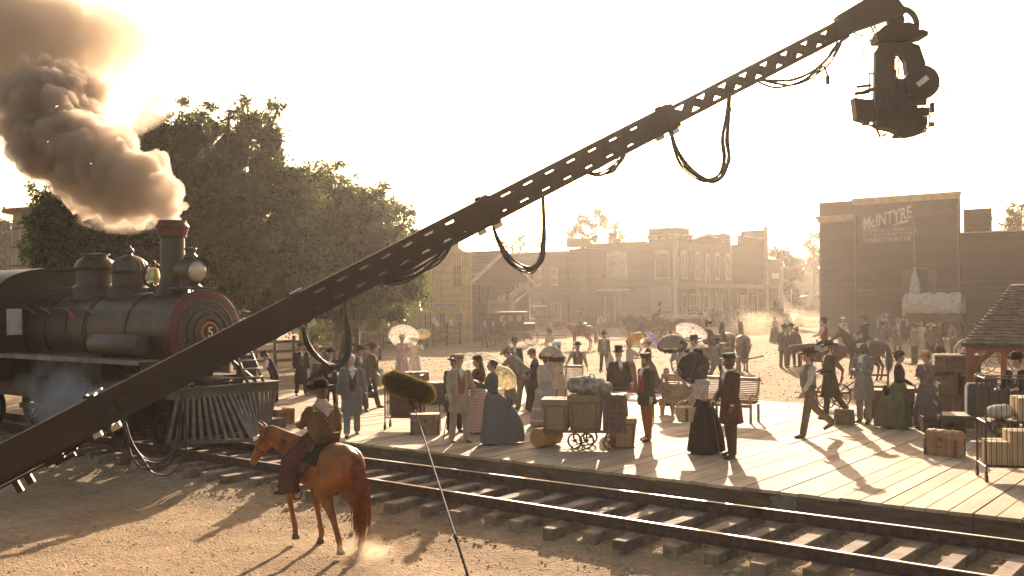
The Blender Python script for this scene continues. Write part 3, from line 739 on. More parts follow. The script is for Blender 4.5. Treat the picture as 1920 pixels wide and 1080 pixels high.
for pts in ([(1728, 200), (1742, 215), (1742, 235), (1732, 246), (1724, 244)], [(1722, 215), (1733, 222), (1736, 245), (1728, 250)], [(1640, 50), (1630, 66), (1612, 66), (1600, 60)], [(1638, 46), (1644, 60), (1632, 76), (1620, 92), (1615, 110)], [(1633, 50), (1640, 64), (1636, 76), (1626, 72)], [(1672, 104), (1684, 112), (1685, 130), (1683, 150)], [(1688, 190), (1700, 205), (1712, 230), (1705, 240)], [(1738, 190), (1730, 186), (1716, 188)]):
    m.tube(smoothpath([hp(x, y, -.08) for x, y in pts], 6), .012, 6)
m.build('camera_cable', CORD, fc)
# ---------------- boom microphone ----------------
bm_ = thing('boom_microphone', 'furry brown boom microphone on a long pole held up above the rails', 'microphone', W(880, 1084, 7.6))
BO = bm_.location.copy()
def bpnt(x, y, d): return W(x, y, d)-BO
a, b = bpnt(733, 712, 13.2), bpnt(800, 738, 13.0); ax = (b-a).normalized()
ctr = (a+b)/2; L = (b-a).length/2+.02
core = MB().tube([a+(b-a)*(k/10) for k in range(11)], [.06, .09, .1, .1, .1, .1, .1, .1, .1, .09, .06], 14)
FUR = mat('brown_fur', (.20, .14, .055), .95, var=.4, scale=30, bump=.3, trans=.5)
cr = core.build('windshield', FUR, bm_, 60)
fu = MB(); rs = random.Random(2)
for i in range(13000):
    t = rs.uniform(-.12, 1.12); ang = rs.uniform(0, 2*pi); x_ = ax.cross(V((0, 0, 1))).normalized(); z_ = x_.cross(ax)
    tt = min(1, max(0, t)); e = (t-tt)/.12
    if abs(e) > 0:
        el = rs.uniform(0, pi/2); d = (x_*cos(ang)+z_*sin(ang))*cos(el)+ax*(1 if e > 0 else -1)*sin(el); p = a+(b-a)*tt+d*.06
    else: d = x_*cos(ang)+z_*sin(ang); p = a+(b-a)*tt+d*.09
    d = (d+V((rs.uniform(-.5, .5), rs.uniform(-.5, .5), rs.uniform(-.6, .4)))).normalized(); ln = rs.uniform(.045, .085); s_ = d.orthogonal().normalized()*.004
    q = p+d*ln*.6+V((0, 0, -.004)); e_ = p+d*ln+V((0, 0, -.014))
    fu.add([p-s_, p+s_, q+s_*.8, q-s_*.8, e_], [(0, 1, 2, 3), (3, 2, 4)])
fu.build('fur', FUR, cr)
top, mid_, bot = bpnt(778, 768, 13.0), bpnt(855, 1008, 8.6), bpnt(895, 1135, 7.4)
m = MB().tube([top, mid_], .0095, 10); m.build('upper_pole', mat('pole_grey', (.10, .10, .115), .85, .0, spec=.1), bm_, 60)
m = MB().tube([mid_, bot], .0125, 10); m.tube([mid_-(bot-mid_).normalized()*.04, mid_+(bot-mid_).normalized()*.04], .017, 10); m.build('lower_pole', mat('pole_black', (.012, .012, .014), .9, spec=.05), bm_, 60)
m = MB(); m.tube([top, bpnt(770, 745, 13.0), ctr+V((0, 0, -.1))], .02, 8); m.tube([bpnt(764, 742, 13), bpnt(788, 750, 12.9), bpnt(790, 775, 12.9), bpnt(780, 772, 12.9)], .006, 6); m.box(bpnt(772, 755, 13), (.08, .06, .07)); m.tube([bpnt(790, 745, 13), bpnt(785, 764, 13)], .01, 6)
m.build('shock_mount', DK, bm_)
# ---------------- buildings ----------------
class Wall:
    "a wall standing on the ground along dir d from o; t metres along, z up; the photograph's columns and rows are read back into metres"
    def __init__(s, o, d, nrm): s.o, s.d, s.n = V((o[0], o[1], 0)), d, nrm
    def t(s, px):
        lo_, hi = -60.0, 60.0
        f = lambda t: (lambda p: 960+F*p.x/p.y)(s.o+s.d*t)-px
        if f(lo_) > f(hi): lo_, hi = hi, lo_
        for _ in range(50):
            m = (lo_+hi)/2
            if f(m) < 0: lo_ = m
            else: hi = m
        return (lo_+hi)/2
    def z(s, px, py):
        p = s.o+s.d*s.t(px); return W(px, py, p.y).z
    def p(s, t, z, off=0): return s.o+s.d*t+s.n*off+V((0, 0, z))
    def box(s, m, t0, t1, z0, z1, f0, f1): 
        c = s.p((t0+t1)/2, (z0+z1)/2, (f0+f1)/2); mt = M((s.d, s.n, V((0, 0, 1)))).transposed()
        return m.box(c, (abs(t1-t0), abs(f1-f0), abs(z1-z0)), mtx=mt)
    def poly(s, m, pts, f0, f1): return m.prism([s.p(a, b) for a, b in pts], s.n*f0, s.n*f1)
def siding(name, col, period=.2, vertical=False, var=.25):
    key = (name, col, period)
    if key in MATS: return MATS[key]
    m = bpy.data.materials.new(name); m.use_nodes = True; n = m.node_tree; b = n.nodes['Principled BSDF']
    g = n.nodes.new('ShaderNodeNewGeometry'); sp = n.nodes.new('ShaderNodeSeparateXYZ'); n.links.new(g.outputs['Position'], sp.inputs[0])
    dv = n.nodes.new('ShaderNodeMath'); dv.operation = 'DIVIDE'; dv.inputs[1].default_value = period
    n.links.new(sp.outputs['Z'], dv.inputs[0])
    fr = n.nodes.new('ShaderNodeMath'); fr.operation = 'FRACT'; n.links.new(dv.outputs[0], fr.inputs[0])
    fl = n.nodes.new('ShaderNodeMath'); fl.operation = 'FLOOR'; n.links.new(dv.outputs[0], fl.inputs[0])
    wn = n.nodes.new('ShaderNodeTexWhiteNoise'); wn.noise_dimensions = '1D'; n.links.new(fl.outputs[0], wn.inputs['W'])
    mp = n.nodes.new('ShaderNodeMapping'); mp.inputs['Scale'].default_value = (.35, .35, 6); n.links.new(g.outputs['Position'], mp.inputs[0])
    nz = n.nodes.new('ShaderNodeTexNoise'); nz.inputs['Scale'].default_value = 2.0; nz.inputs['Detail'].default_value = 6; n.links.new(mp.outputs[0], nz.inputs[0])
    ad = n.nodes.new('ShaderNodeMath'); ad.operation = 'MULTIPLY_ADD'; ad.inputs[1].default_value = .35; n.links.new(wn.outputs[0], ad.inputs[0]); n.links.new(nz.outputs[0], ad.inputs[2])
    rp = n.nodes.new('ShaderNodeValToRGB'); e = rp.color_ramp.elements; e[0].position, e[1].position = .35, .95
    e[0].color = (*[c*(1-var) for c in col], 1); e[1].color = (*[min(1, c*(1+var*1.4)) for c in col], 1)
    n.links.new(ad.outputs[0], rp.inputs[0])
    lt = n.nodes.new('ShaderNodeMath'); lt.operation = 'GREATER_THAN'; lt.inputs[1].default_value = .87; n.links.new(fr.outputs[0], lt.inputs[0])
    mx_ = n.nodes.new('ShaderNodeMix'); mx_.data_type = 'RGBA'; mx_.blend_type = 'MULTIPLY'; mx_.inputs[7].default_value = (.45, .42, .4, 1)
    if vertical: mx_.inputs[0].default_value = 0
    else: n.links.new(lt.outputs[0], mx_.inputs[0])
    n.links.new(rp.outputs[0], mx_.inputs[6]); n.links.new(mx_.outputs[2], b.inputs['Base Color'])
    b.inputs['Roughness'].default_value = .85; b.inputs['Specular IOR Level'].default_value = .2
    bp = n.nodes.new('ShaderNodeBump'); bp.inputs['Strength'].default_value = .6 if not vertical else .2; bp.inputs['Distance'].default_value = .03
    n.links.new(fr.outputs[0] if not vertical else nz.outputs[0], bp.inputs['Height']); n.links.new(bp.outputs[0], b.inputs['Normal'])
    MATS[key] = m; return m
GLASS = mat('old_window_glass', (.11, .09, .07), .12, .3, var=.3, scale=1.2, bump=0, spec=.8)
GLASSL = mat('curtained_window', (.30, .27, .22), .4, .1, var=.35, scale=1.5, bump=0)
TRIM = mat('pale_trim', (.42, .36, .28), .8, var=.2, scale=3)
DKW = mat('dark_weathered_wood', (.085, .06, .042), .9, var=.35, scale=3)
SHG = siding('wood_shingle', (.12, .085, .058), .28, var=.5)
def adopt(par, o): o.parent = par; o.matrix_parent_inverse = M.Translation(-par.location); return o
def bld(name, label, cat, p, group=None): return thing(name, label, cat, (p.x, p.y, ZD), 0, group)
def window(par, wl, t0, t1, z0, z1, trim=TRIM, glass=GLASS, tw=.13, cross=True, name='window', head=False):
    m = MB(); wl.box(m, t0-tw, t0, z0-tw, z1+tw, .0, .07); wl.box(m, t1, t1+tw, z0-tw, z1+tw, .0, .07)
    wl.box(m, t0, t1, z1, z1+tw, .0, .066); wl.box(m, t0-tw*.5, t1+tw*.5, z0-tw, z0, .002, .10)
    if head: wl.poly(m, [(t0-tw*1.2, z1+tw), (t1+tw*1.2, z1+tw), (t1+tw*.6, z1+tw*1.8), ((t0+t1)/2, z1+tw*2.5), (t0-tw*.6, z1+tw*1.8)], 0, .09)
    if cross:
        wl.box(m, t0, t1, (z0+z1)/2-.03, (z0+z1)/2+.03, .01, .045)
        if t1-t0 > .9: wl.box(m, (t0+t1)/2-.025, (t0+t1)/2+.025, z0, z1, .01, .043)
    f = adopt(par, m.build(name, trim)); g = MB(); wl.box(g, t0, t1, z0, z1, .003, .015)
    o = g.build('pane', glass); o.parent = f; return f
BACK = V((0, 0, 0))
# --- board and batten shop front
a = V((-3.2, 79.6, 0)); w1 = Wall(a, -UN, US)
b1 = bld('batten_shop', 'pale yellow board and batten shop with stepped false front beside the oak', 'building', a)
Y1 = siding('yellow_boards', (.30, .215, .10), .3, vertical=True)
L = 9.4; zr, zc = 7.15, 8.6; tc0, tc1 = w1.t(861), w1.t(775)
m = MB(); w1.poly(m, [(0, ZD-.2), (L, ZD-.2), (L, zr), (tc1, zr), (tc1, zc), (tc0, zc), (tc0, zr), (0, zr)], -.15, 0)
w1.box(m, .0, L, ZD-.2, 6.4, -9, -.16)
adopt(b1, m.build('wall', Y1))
m = MB(); t = .04
while t < L: 
    zt = zc if tc0 < t < tc1 else zr
    w1.box(m, t, t+.06, ZD, zt-.1, .0, .035); t += .285
adopt(b1, m.build('batten', mat('batten_yellow', (.46, .35, .19), .85, var=.3, scale=2, world=True)))
m = MB(); w1.box(m, -.06, L, zr-.12, zr+.03, -.2, .12); w1.box(m, tc0-.1, tc1, zc-.15, zc+.03, -.2, .14); w1.box(m, -.02, L, 3.42, 3.60, .036, .11); w1.box(m, -.03, .22, ZD, zr, .036, .07)
adopt(b1, m.build('trim_board', mat('trim_tan', (.36, .27, .16), .85, var=.2)))
for px0, px1, y0, y1 in ((851, 864, 538, 497), (794, 806, 538, 497)): 
    q = sorted((w1.t(px0), w1.t(px1))); window(b1, w1, q[0], q[1], w1.z(px0, y0), w1.z(px0, y1), mat('trim_tan', (.36, .27, .16), .85), tw=.12)
q = sorted((w1.t(853), w1.t(866))); window(b1, w1, q[0], q[1], w1.z(860, 616), w1.z(860, 588), mat('trim_tan', (.36, .27, .16), .85))
q = sorted((w1.t(793), w1.t(810))); window(b1, w1, q[0], q[1], w1.z(800, 616), w1.z(800, 588), mat('trim_tan', (.36, .27, .16), .85))
q = sorted((w1.t(823), w1.t(834))); window(b1, w1, q[0], q[1], ZD+.15, w1.z(830, 587), mat('trim_tan', (.36, .27, .16), .85), name='door')
m = MB()
def leaf(px, py, r, ang):
    p0 = w1.p(w1.t(px), w1.z(px, py), .06); q_ = [p0+w1.d*(r*cos(R(ang+k*90)))+V((0, 0, r*sin(R(ang+k*90)))) for k in range(4)]; m.prism(q_, w1.n*0, w1.n*.01)
leaf(812, 601, .30, 10); leaf(818, 608, .26, 20); adopt(b1, m.build('pinned_paper', PALE))
m = MB(); w1.box(m, w1.t(846), w1.t(841.5), w1.z(843, 614), w1.z(843, 599), .04, .06); adopt(b1, m.build('notice', PALE))
q = sorted((w1.t(809), w1.t(852))); zz = w1.z(830, 572)
m = MB(); w1.box(m, q[0], q[1], zz-.20, zz+.20, .04, .075)
sg = tag(m.build('shop_sign', mat('grey_sign', (.34, .33, .30), .7)), 'long grey painted board sign above the door of the yellow shop', 'sign')
def letters(par, wl, txt, size, t, z, mt, off=.09, sx=1, shear=0, flip=True, rot=0, name='lettering'):
    me = text_mesh(txt, size, .008, sx=sx, shear=shear); me.materials.append(mt)
    x = -wl.d if (wl.d.cross(wl.n)).z < 0 else wl.d
    x = wl.d if wl.d.cross(V((0, 0, 1))).dot(wl.n) > 0 else -wl.d
    if rot: xx = x*cos(rot)+V((0, 0, sin(rot))); zz_ = V((0, 0, 1))*cos(rot)-x*sin(rot)
    else: xx, zz_ = x, V((0, 0, 1))
    o = link(name, me); o.matrix_world = mat4(xx, zz_, wl.n, wl.p(t, z, off))
    if par:
        o.parent = par; o.matrix_parent_inverse = M.Translation(-par.location)
    return o
LD, LL = mat('dark_letter', (.10, .09, .08), .8, var=.3), mat('faded_white_letter', (.55, .47, .36), .85, var=.35, scale=2)
letters(sg, w1, 'UNDERTAKER', .30, (q[0]+q[1])/2, zz-.11, LD, sx=1.45)
# --- big roofed barn behind
br_ = bld('roofed_barn', 'large dark shingled barn roof rising behind the yellow shop', 'building', T(-60, 62))
m = MB(); rg = []
for n_ in (56.0, 69.5): rg.append([T(-57, n_, ZD), T(-57, n_, 6.3), T(-56.4, n_, 6.1), T(-61.5, n_, 9.1), T(-66.5, n_, 6.2), T(-66, n_, ZD)])
m.rings(rg); adopt(br_, m.build('roof', SHG))
m = MB(); m.beam(T(-56.3, 56, 6.15), T(-56.3, 69.5, 6.15), .1, .15); adopt(br_, m.build('eave_board', DKW))
# --- gabled hall
wg = Wall(T(-51.6, 61.0), UN, US)
b2 = bld('gabled_hall', 'brown clapboard hall with a steep gable, balcony and painted script sign', 'building', wg.p(0, 0))
GS = siding('brown_clapboard', (.12, .085, .055), .24)
L = 8.0; za, ze = 7.3, 4.95
m = MB(); w_ = wg; w_.poly(m, [(0, ZD-.2), (L, ZD-.2), (L, ze), (L*.5, za), (0, ze)], -9, 0); adopt(b2, m.build('wall', GS))
m = MB()
for s0, s1 in ((-.35, L*.5), (L+.35, L*.5)):
    zz0 = ze-.32
    w_.poly(m, [(s0, zz0), (s1, za), (s1, za+.16), (s0, zz0+.16)], -9.1, .35)
adopt(b2, m.build('roof', SHG))
m = MB()
for s0, s1 in ((-.37, L*.5), (L+.37, L*.5)): w_.poly(m, [(s0, ze-.5), (s1, za-.17), (s1, za+.2), (s0, ze-.14)], .351, .40)
w_.box(m, L-.2, L, ZD, ze, .002, .05); adopt(b2, m.build('barge_board', TRIM))
t0, t1 = wg.t(900), wg.t(915); window(b2, wg, t0, t1, wg.z(908, 564), wg.z(908, 537), GS, GLASS, cross=False, name='upper_door')
m = MB(); t0, t1 = wg.t(897), wg.t(950); zf = wg.z(920, 588); 
w_.box(m, t0, t1, zf-.12, zf, .01, 1.0); adopt(b2, m.build('balcony_floor', DKW))
m = MB(); t = t0
while t < t1: w_.box(m, t, t+.07, zf, zf+1.0, .93, .98); t += .17
w_.box(m, t0, t1, zf+1.0, zf+1.08, .92, 1.0); adopt(b2, m.build('balustrade', mat('grey_rail_wood', (.27, .22, .16), .85)))
for px in (897, 924, 949):
    m = MB(); w_.box(m, wg.t(px)-.07, wg.t(px)+.07, ZD, zf-.12, .85, .98); adopt(b2, m.build('post', DKW))
LS = mat('white_script', (.58, .52, .43), .8, var=.2)
sgn = letters(None, wg, 'Gambling', 1.12, wg.t(966), wg.z(963, 556), LS, off=.012, shear=.35, rot=R(24), name='script_sign'); tag(sgn, 'faded white slanting script painted on the brown gabled hall', 'sign')
m = MB(); tt, zz = wg.t(966), wg.z(963, 556)
wg.poly(m, [(tt-2.0, zz-1.2), (tt+2.6, zz+.86), (tt-.1, zz-.62), (tt-.35, zz-1.25), (tt-.9, zz-.80)], .01, .02); m.build('flourish', LS, sgn).matrix_parent_inverse = sgn.matrix_world.inverted()
for o in sgn.children: o.matrix_parent_inverse = sgn.matrix_world.inverted()
# --- long two storey hall in the corner
wl = Wall(V((X3 := 0, 0, 0)), US, -UN)
def at_px(px, d): return V(((px-960)/F*d, d, 0))
wl = Wall(at_px(1097, 118), -US, -UN)
b3 = bld('long_hall', 'long dark two storey hall with porch roof between the gabled hall and grey hotel', 'building', wl.p(8, 0))
DS = siding('dark_clapboard', (.085, .06, .042), .24)
tA, tB = wl.t(1064), wl.t(940); z3 = wl.z(1010, 475)
m = MB(); wl.box(m, tA, tB, ZD-.2, z3, -12, 0); wl.box(m, 0.05, tA, ZD-.2, wl.z(1080, 466), -9, -.4); adopt(b3, m.build('wall', DS))
m = MB(); wl.box(m, tA-.1, tB, z3, z3+.18, -12, .15); zc_ = wl.z(1078, 463); wl.box(m, .05, tA+.3, zc_, zc_+.9, -1.4, -.3); wl.box(m, -.1, tA+.6, zc_+.9, zc_+1.0, -1.6, -.1); wl.box(m, .2, tA, zc_+.5, zc_+.6, -1.5, -.25)
adopt(b3, m.build('cornice', mat('dull_trim', (.26, .20, .15), .85)))
m = MB(); zp = wl.z(1020, 556); wl.box(m, tA-.2, tA+6.2, zp, zp+.14, .01, 2.3); adopt(b3, m.build('porch_roof', DKW))
for k in range(4):
    m = MB(); wl.box(m, tA+.2+k*1.9, tA+.33+k*1.9, ZD, zp, 2.0, 2.13); adopt(b3, m.build('post', DKW))
for k in range(3): window(b3, wl, tA+1.4+k*2.4, tA+2.3+k*2.4, 5.2, 7.0, mat('dull_trim', (.26, .20, .15), .85))
for k in range(2): window(b3, wl, tA+1.0+k*2.6, tA+2.2+k*2.6, 1.0, 2.9, mat('dull_trim', (.26, .20, .15), .85))
m = MB(); zb_ = wl.z(1080, 543); t = .1
while t < tA+.2: wl.box(m, t, t+.06, zb_, zb_+1.0, 1.2, 1.25); t += .2
wl.box(m, .0, tA+.2, zb_+1.0, zb_+1.08, 1.18, 1.27); wl.box(m, .0, tA+.2, zb_-.14, zb_, -.4, 1.3); adopt(b3, m.build('balustrade', DKW))
# --- grey hotel on the corner
HC = V((18.64, 115, 0)); wa, wb = Wall(HC, -US, -UN), Wall(HC, UN, -US)
# the street side is seen: its outward side faces the open square
wb = Wall(HC, UN, US)
b4 = bld('grey_hotel', 'grey clapboard corner hotel with tall framed windows, cornices and a long porch', 'building', HC)
HS = siding('grey_clapboard', (.17, .14, .105), .26)
LA, LB = wa.t(1097), wb.t(1371); zt = 9.95
m = MB(); m.prism([wa.p(0, 0), wa.p(LA, 0), wa.p(LA, 0)+UN*LB, wb.p(LB, 0)], V((0, 0, ZD-.2)), V((0, 0, zt)))
adopt(b4, m.build('wall', HS))
zpar = wa.z(1266, 428); ta = wa.t(1217); tb = wb.t(1294); zc1 = wa.z(1266, 440)
m = MB(); m.prism([wa.p(.02, 0), wa.p(ta, 0), wa.p(ta, 0)+UN*1.6, wb.p(tb, 0)-US*3.3, wb.p(tb, 0)-US*.02], V((0, 0, zt+.01)), V((0, 0, zpar)))
tb2, tb3 = wb.t(1352), LB
zp2 = wb.z(1362, 440); m.prism([wb.p(tb2, 0)-US*.02, wb.p(tb2, 0)-US*6, wb.p(tb3, 0)-US*6, wb.p(tb3, 0)-US*.02], V((0, 0, zt+.01)), V((0, 0, zp2)))
tp0, tp1, tpm = wb.t(1297), wb.t(1353), wb.t(1327); zpk = wb.z(1327, 441)
wb.poly(m, [(tp0, zt+.01), (tp1, zt+.01), (tp1, zt+.25), (tpm, zpk), (tp0, zt+.25)], -.3, -.02)
adopt(b4, m.build('parapet', HS))
m = MB()
for wl_, t0, t1 in ((wa, -.5, ta+.45), (wb, -.5, tb+.45)):
    wl_.box(m, t0, t1, zc1-.1, zc1+.10, .01, .55); wl_.box(m, t0+.3, t1-.3, zc1-.45, zc1-.1, .003, .1); wl_.box(m, t0+.35, t1-.35, zpar-.02, zpar+.14, -.2, .12)
    t = t0+.5
    while t < t1-.4: wl_.box(m, t, t+.14, zc1-.42, zc1-.11, .1, .42); t += 1.0
wb.box(m, tb2-.3, tb3+.3, zp2-.75, zp2-.55, .01, .5); wb.box(m, tb2, tb3+.1, zp2, zp2+.12, -.2, .1)
for s0, s1, q0, q1 in ((tp0-.3, tpm, zt+.15, zpk+.05), (tp1+.3, tpm, zt+.15, zpk+.05)): wb.poly(m, [(s0, q0), (s1, q1), (s1, q1+.2), (s0, q0+.2)], -.3, .35)
wa.box(m, ta+.4, LA+.2, zt+.0, zt+.13, -.3, .12)
wa.box(m, -.02, .32, ZD, zc1-.5, .003, .08); wb.box(m, -.02, .32, ZD, zc1-.5, .003, .08); wa.box(m, LA-.28, LA, ZD, zt, .003, .07); wb.box(m, LB-.25, LB+.02, ZD, zt, .003, .07)
adopt(b4, m.build('cornice', TRIM))
zw0, zw1 = 5.8, 8.5
for p0, p1 in ((1142, 1174), (1230.5, 1254)):
    q = sorted((wa.t(p0), wa.t(p1))); window(b4, wa, q[0], q[1], zw0, zw1, TRIM, GLASSL if p0 < 1200 else GLASS, tw=.2, head=True)
for p0, p1 in ((1278, 1287), (1303, 1310.5), (1341, 1347.5), (1361, 1367)):
    q = sorted((wb.t(p0), wb.t(p1))); window(b4, wb, q[0], q[1], zw0, zw1, TRIM, GLASS, tw=.2, head=True)
q = sorted((wb.t(1323.5), wb.t(1329))); window(b4, wb, q[0], q[1], 5.0, zw1, TRIM, GLASS, tw=.2, name='upper_door')
# porch along the street side, on to the next house
zb_ = 4.55
m = MB(); wb.box(m, .4, LB+9, zb_, zb_+.45, .12, 2.5); adopt(b4, m.build('porch_roof', mat('porch_wood', (.24, .19, .13), .85)))
for k in range(7):
    m = MB(); wb.box(m, .6+k*2.6, .8+k*2.6, ZD+.35, zb_, 2.2, 2.4); adopt(b4, m.build('porch_post', mat('porch_wood', (.24, .19, .13), .85)))
m = MB(); wb.box(m, 0, LB+9, ZD, ZD+.35, .12, 2.7); wb.box(m, 1.5, 4, ZD, ZD+.18, 2.7, 3.1); adopt(b4, m.build('boardwalk', DKW))
for k, (p0, p1) in enumerate(((1278, 1285), (1293.5, 1311), (1320, 1329), (1341, 1353))):
    q = sorted((wb.t(p0), wb.t(p1))); window(b4, wb, q[0], q[1], ZD+.5 if k in (0, 2) else 1.3, 3.75, TRIM, GLASS, tw=.2, name='shop_window')
# balcony and painted notices on the side wall
q = sorted((wa.t(1130), wa.t(1190)))
m = MB(); zf = 4.75; wa.box(m, q[0], q[1], zf-.2, zf, .01, 1.3); t = q[0]
while t < q[1]: wa.box(m, t, t+.06, zf, zf+1.0, 1.2, 1.26); t += .18
wa.box(m, q[0], q[1], zf+1.0, zf+1.1, 1.17, 1.3); adopt(b4, m.build('side_balcony', mat('brown_rail', (.17, .12, .08), .85)))
m = MB()
for px in (1106, 1112, 1176): 
    t = wa.t(px); m.beam(wa.p(t, ZD, 1.3), wa.p(t+.15, 4.6, 1.25), .12, .12)
q2 = sorted((wa.t(1100), wa.t(1190))); wa.box(m, q2[0], q2[1], 4.3, 4.55, .9, 1.35); adopt(b4, m.build('side_post', TRIM))
BLU = mat('blue_grey_paint', (.19, .185, .19), .85, var=.3)
m = MB(); q = sorted((wa.t(1223), wa.t(1257))); zz1, zz0 = wa.z(1240, 537), wa.z(1240, 581)
wa.box(m, q[0], q[1], zz0, zz1, .012, .03); ws_ = tag(m.build('painted_notice', BLU), 'faded blue painted notice with white lettering on the side of the hotel', 'sign')
FR = mat('faded_frame', (.36, .32, .27), .85); m = MB()
wa.box(m, q[0], q[1], zz1-.05, zz1+.04, .031, .05); wa.box(m, q[0], q[1], zz0-.04, zz0+.05, .031, .05); wa.box(m, q[0]-.05, q[0]+.04, zz0, zz1, .031, .052); wa.box(m, q[1]-.04, q[1]+.05, zz0, zz1, .031, .052)
zm = (zz0+zz1)/2; wa.box(m, q[0], q[1], zm-.03, zm+.03, .031, .049); wa.box(m, q[0], q[1], zm+.72, zm+.78, .031, .049); m.build('painted_border', FR, ws_)
for txt, zz_, sz in (('COFFEE &', zm+.88, .5), ('RANCH', zm+.12, .5), ('LAUNDRY', zz0+.35, .42)):
    o = letters(ws_, wa, txt, sz, (q[0]+q[1])/2, zz_, FR, .035, sx=1.05)
for tt_, lines in ((1124, ('DRY GOODS', 'BOOTS', 'HATS')), (1166, ('GROCERIES', 'FLOUR', 'SUGAR'))):
    pass
m = MB()
for p0, p1 in ((1117, 1134), (1155, 1173)):
    q = sorted((wa.t(p0), wa.t(p1)))
    for k in range(5): wa.box(m, q[0], q[1], 1.35+k*.42, 1.42+k*.42, .012, .03)
adopt(b4, m.build('painted_lines', FR))
q = sorted((wa.t(1136), wa.t(1153))); window(b4, wa, q[0], q[1], ZD+.3, 3.6, TRIM, GLASS, tw=.12, cross=False, name='side_door')
for px, y0, rr in ((1123, 432, .06), (1168, 434, .09)):
    t = wa.t(px); m = MB(); p = wa.p(t, 0, -4); m.tube([V((p.x, p.y, zt)), V((p.x, p.y, W(px, y0, p.y).z))], rr, 10); m.tube([V((p.x, p.y, W(px, y0, p.y).z)), V((p.x, p.y, W(px, y0, p.y).z+.15))], rr*2, 10)
    adopt(b4, m.build('stovepipe', DKW))
# --- narrow false front next door
b5 = bld('false_front_store', 'brown store with stepped false front next to the hotel porch', 'building', wb.p(20, 0))
w5 = Wall(wb.p(LB+.15, 0), UN, US); BS = siding('brown_store_boards', (.10, .07, .048), .26)
t1, t2, t3 = w5.t(1387), w5.t(1394), w5.t(1434)
m = MB(); w5.poly(m, [(0, ZD-.2), (t3, ZD-.2), (t3, w5.z(1434, 431)), (t2, w5.z(1394, 433)), (t2, w5.z(1394, 441)), (t1, w5.z(1387, 441)), (t1, w5.z(1387, 458)), (0, w5.z(1373, 459))], -.3, 0)
w5.box(m, 0, t3, ZD-.2, 8.6, -9, -.31); adopt(b5, m.build('wall', BS))
m = MB(); w5.box(m, t3-.3, t3+.1, ZD, w5.z(1434, 425), .01, .5); w5.box(m, t2, t3, w5.z(1410, 446), w5.z(1410, 443), .0, .15); w5.box(m, t3+.6, t3+.9, ZD, 7.5, 1.8, 2.2); adopt(b5, m.build('corner_board', TRIM))
window(b5, w5, 2.5, 4.0, 1.0, 3.6, TRIM, GLASS, name='shop_window'); window(b5, w5, 6, 7.5, 1.0, 3.6, TRIM, GLASS, name='shop_window')
# --- small house down the street
def boxhouse(name, label, px0, px1, py, d, col, depth=8, gable=0):
    o_ = at_px(px0, d); wl_ = Wall(o_, V((1, 0, 0)), V((0, -1, 0))); L_ = (px1-px0)/F*d; z_ = W(px0, py, d).z
    b_ = bld(name, label, 'building', o_); m = MB()
    pts = [(0, ZD-.2), (L_, ZD-.2), (L_, z_), (0, z_)]
    if gable: pts = [(0, ZD-.2), (L_, ZD-.2), (L_, z_), (L_/2, z_+gable), (0, z_)]
    wl_.poly(m, pts, -depth, 0); adopt(b_, m.build('wall', siding(name+'_boards', col, .26)))
    m = MB(); wl_.box(m, -.15, L_+.15, z_, z_+.2, -depth, .2) if not gable else wl_.poly(m, [(-.3, z_-.1), (L_/2, z_+gable), (L_+.3, z_-.1), (L_+.3, z_+.08), (L_/2, z_+gable+.2), (-.3, z_+.08)], -depth, .3)
    adopt(b_, m.build('roof', DKW)); return b_, wl_, L_, z_
b6, w6, L6, z6 = boxhouse('small_store', 'small dark two storey store down the street past the false front', 1440, 1468, 489, 150, (.11, .085, .06))
window(b6, w6, w6.t(1448), w6.t(1460), w6.z(1450, 521), w6.z(1450, 513), TRIM, mat('painted_lit_pane', (.75, .7, .6), .3, bump=0))  # lit window imitated by the pale colour of its pane
m = MB(); w6.box(m, -1, L6+.6, 4.6, 4.8, .01, 2.2); adopt(b6, m.build('porch_roof', DKW))
for k in range(3):
    m = MB(); w6.box(m, -.8+k*1.8, -.65+k*1.8, ZD, 4.6, 2.0, 2.15); adopt(b6, m.build('porch_post', TRIM))
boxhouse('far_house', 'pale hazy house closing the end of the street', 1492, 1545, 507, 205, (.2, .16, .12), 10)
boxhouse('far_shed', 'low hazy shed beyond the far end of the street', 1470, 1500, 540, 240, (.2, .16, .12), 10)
# --- freight warehouse
wm = Wall(V((27.9, 82.4, 0)), US, -UN)
b7 = bld('freight_warehouse', 'tall dark freight warehouse with painted white lettering and pale cornice', 'building', wm.p(0, 0))
MS = siding('dark_brown_boards', (.055, .038, .028), .23)
tl, tr1, tr2 = wm.t(1535), wm.t(1800), wm.t(1852); zt = wm.z(1700, 366)
m = MB(); wm.box(m, 0, tr1, ZD-.2, zt, -.35, 0); wm.box(m, tl, -.01, ZD-.2, wm.z(1560, 378), -4, -.25); wm.box(m, .1, tr1-.3, ZD-.2, 7.9, -10, -.351)
wm.box(m, tr1+.01, tr2, 7.0, wm.z(1830, 389), -1.6, -1.2); wm.box(m, tr1+.01, tr1+8, ZD-.2, 8.15, -6, -.3)
adopt(b7, m.build('wall', MS))
CRN = mat('pale_cornice', (.40, .29, .17), .85, var=.25, scale=2)
m = MB(); wm.box(m, -.12, tr1+.18, zt-.25, zt, .01, .30); wm.box(m, -.05, tr1+.1, zt-.52, zt-.25, .01, .16); zz = wm.z(1565, 409)
wm.box(m, tl-.25, -.005, zz-.0, zz+.22, -.24, .05); wm.box(m, tl-.1, -.01, zz-.28, zz, -.24, -.08)
wm.box(m, tr1+.02, tr1+8, 8.15, 8.27, -6, -.1)
adopt(b7, m.build('cornice', CRN))
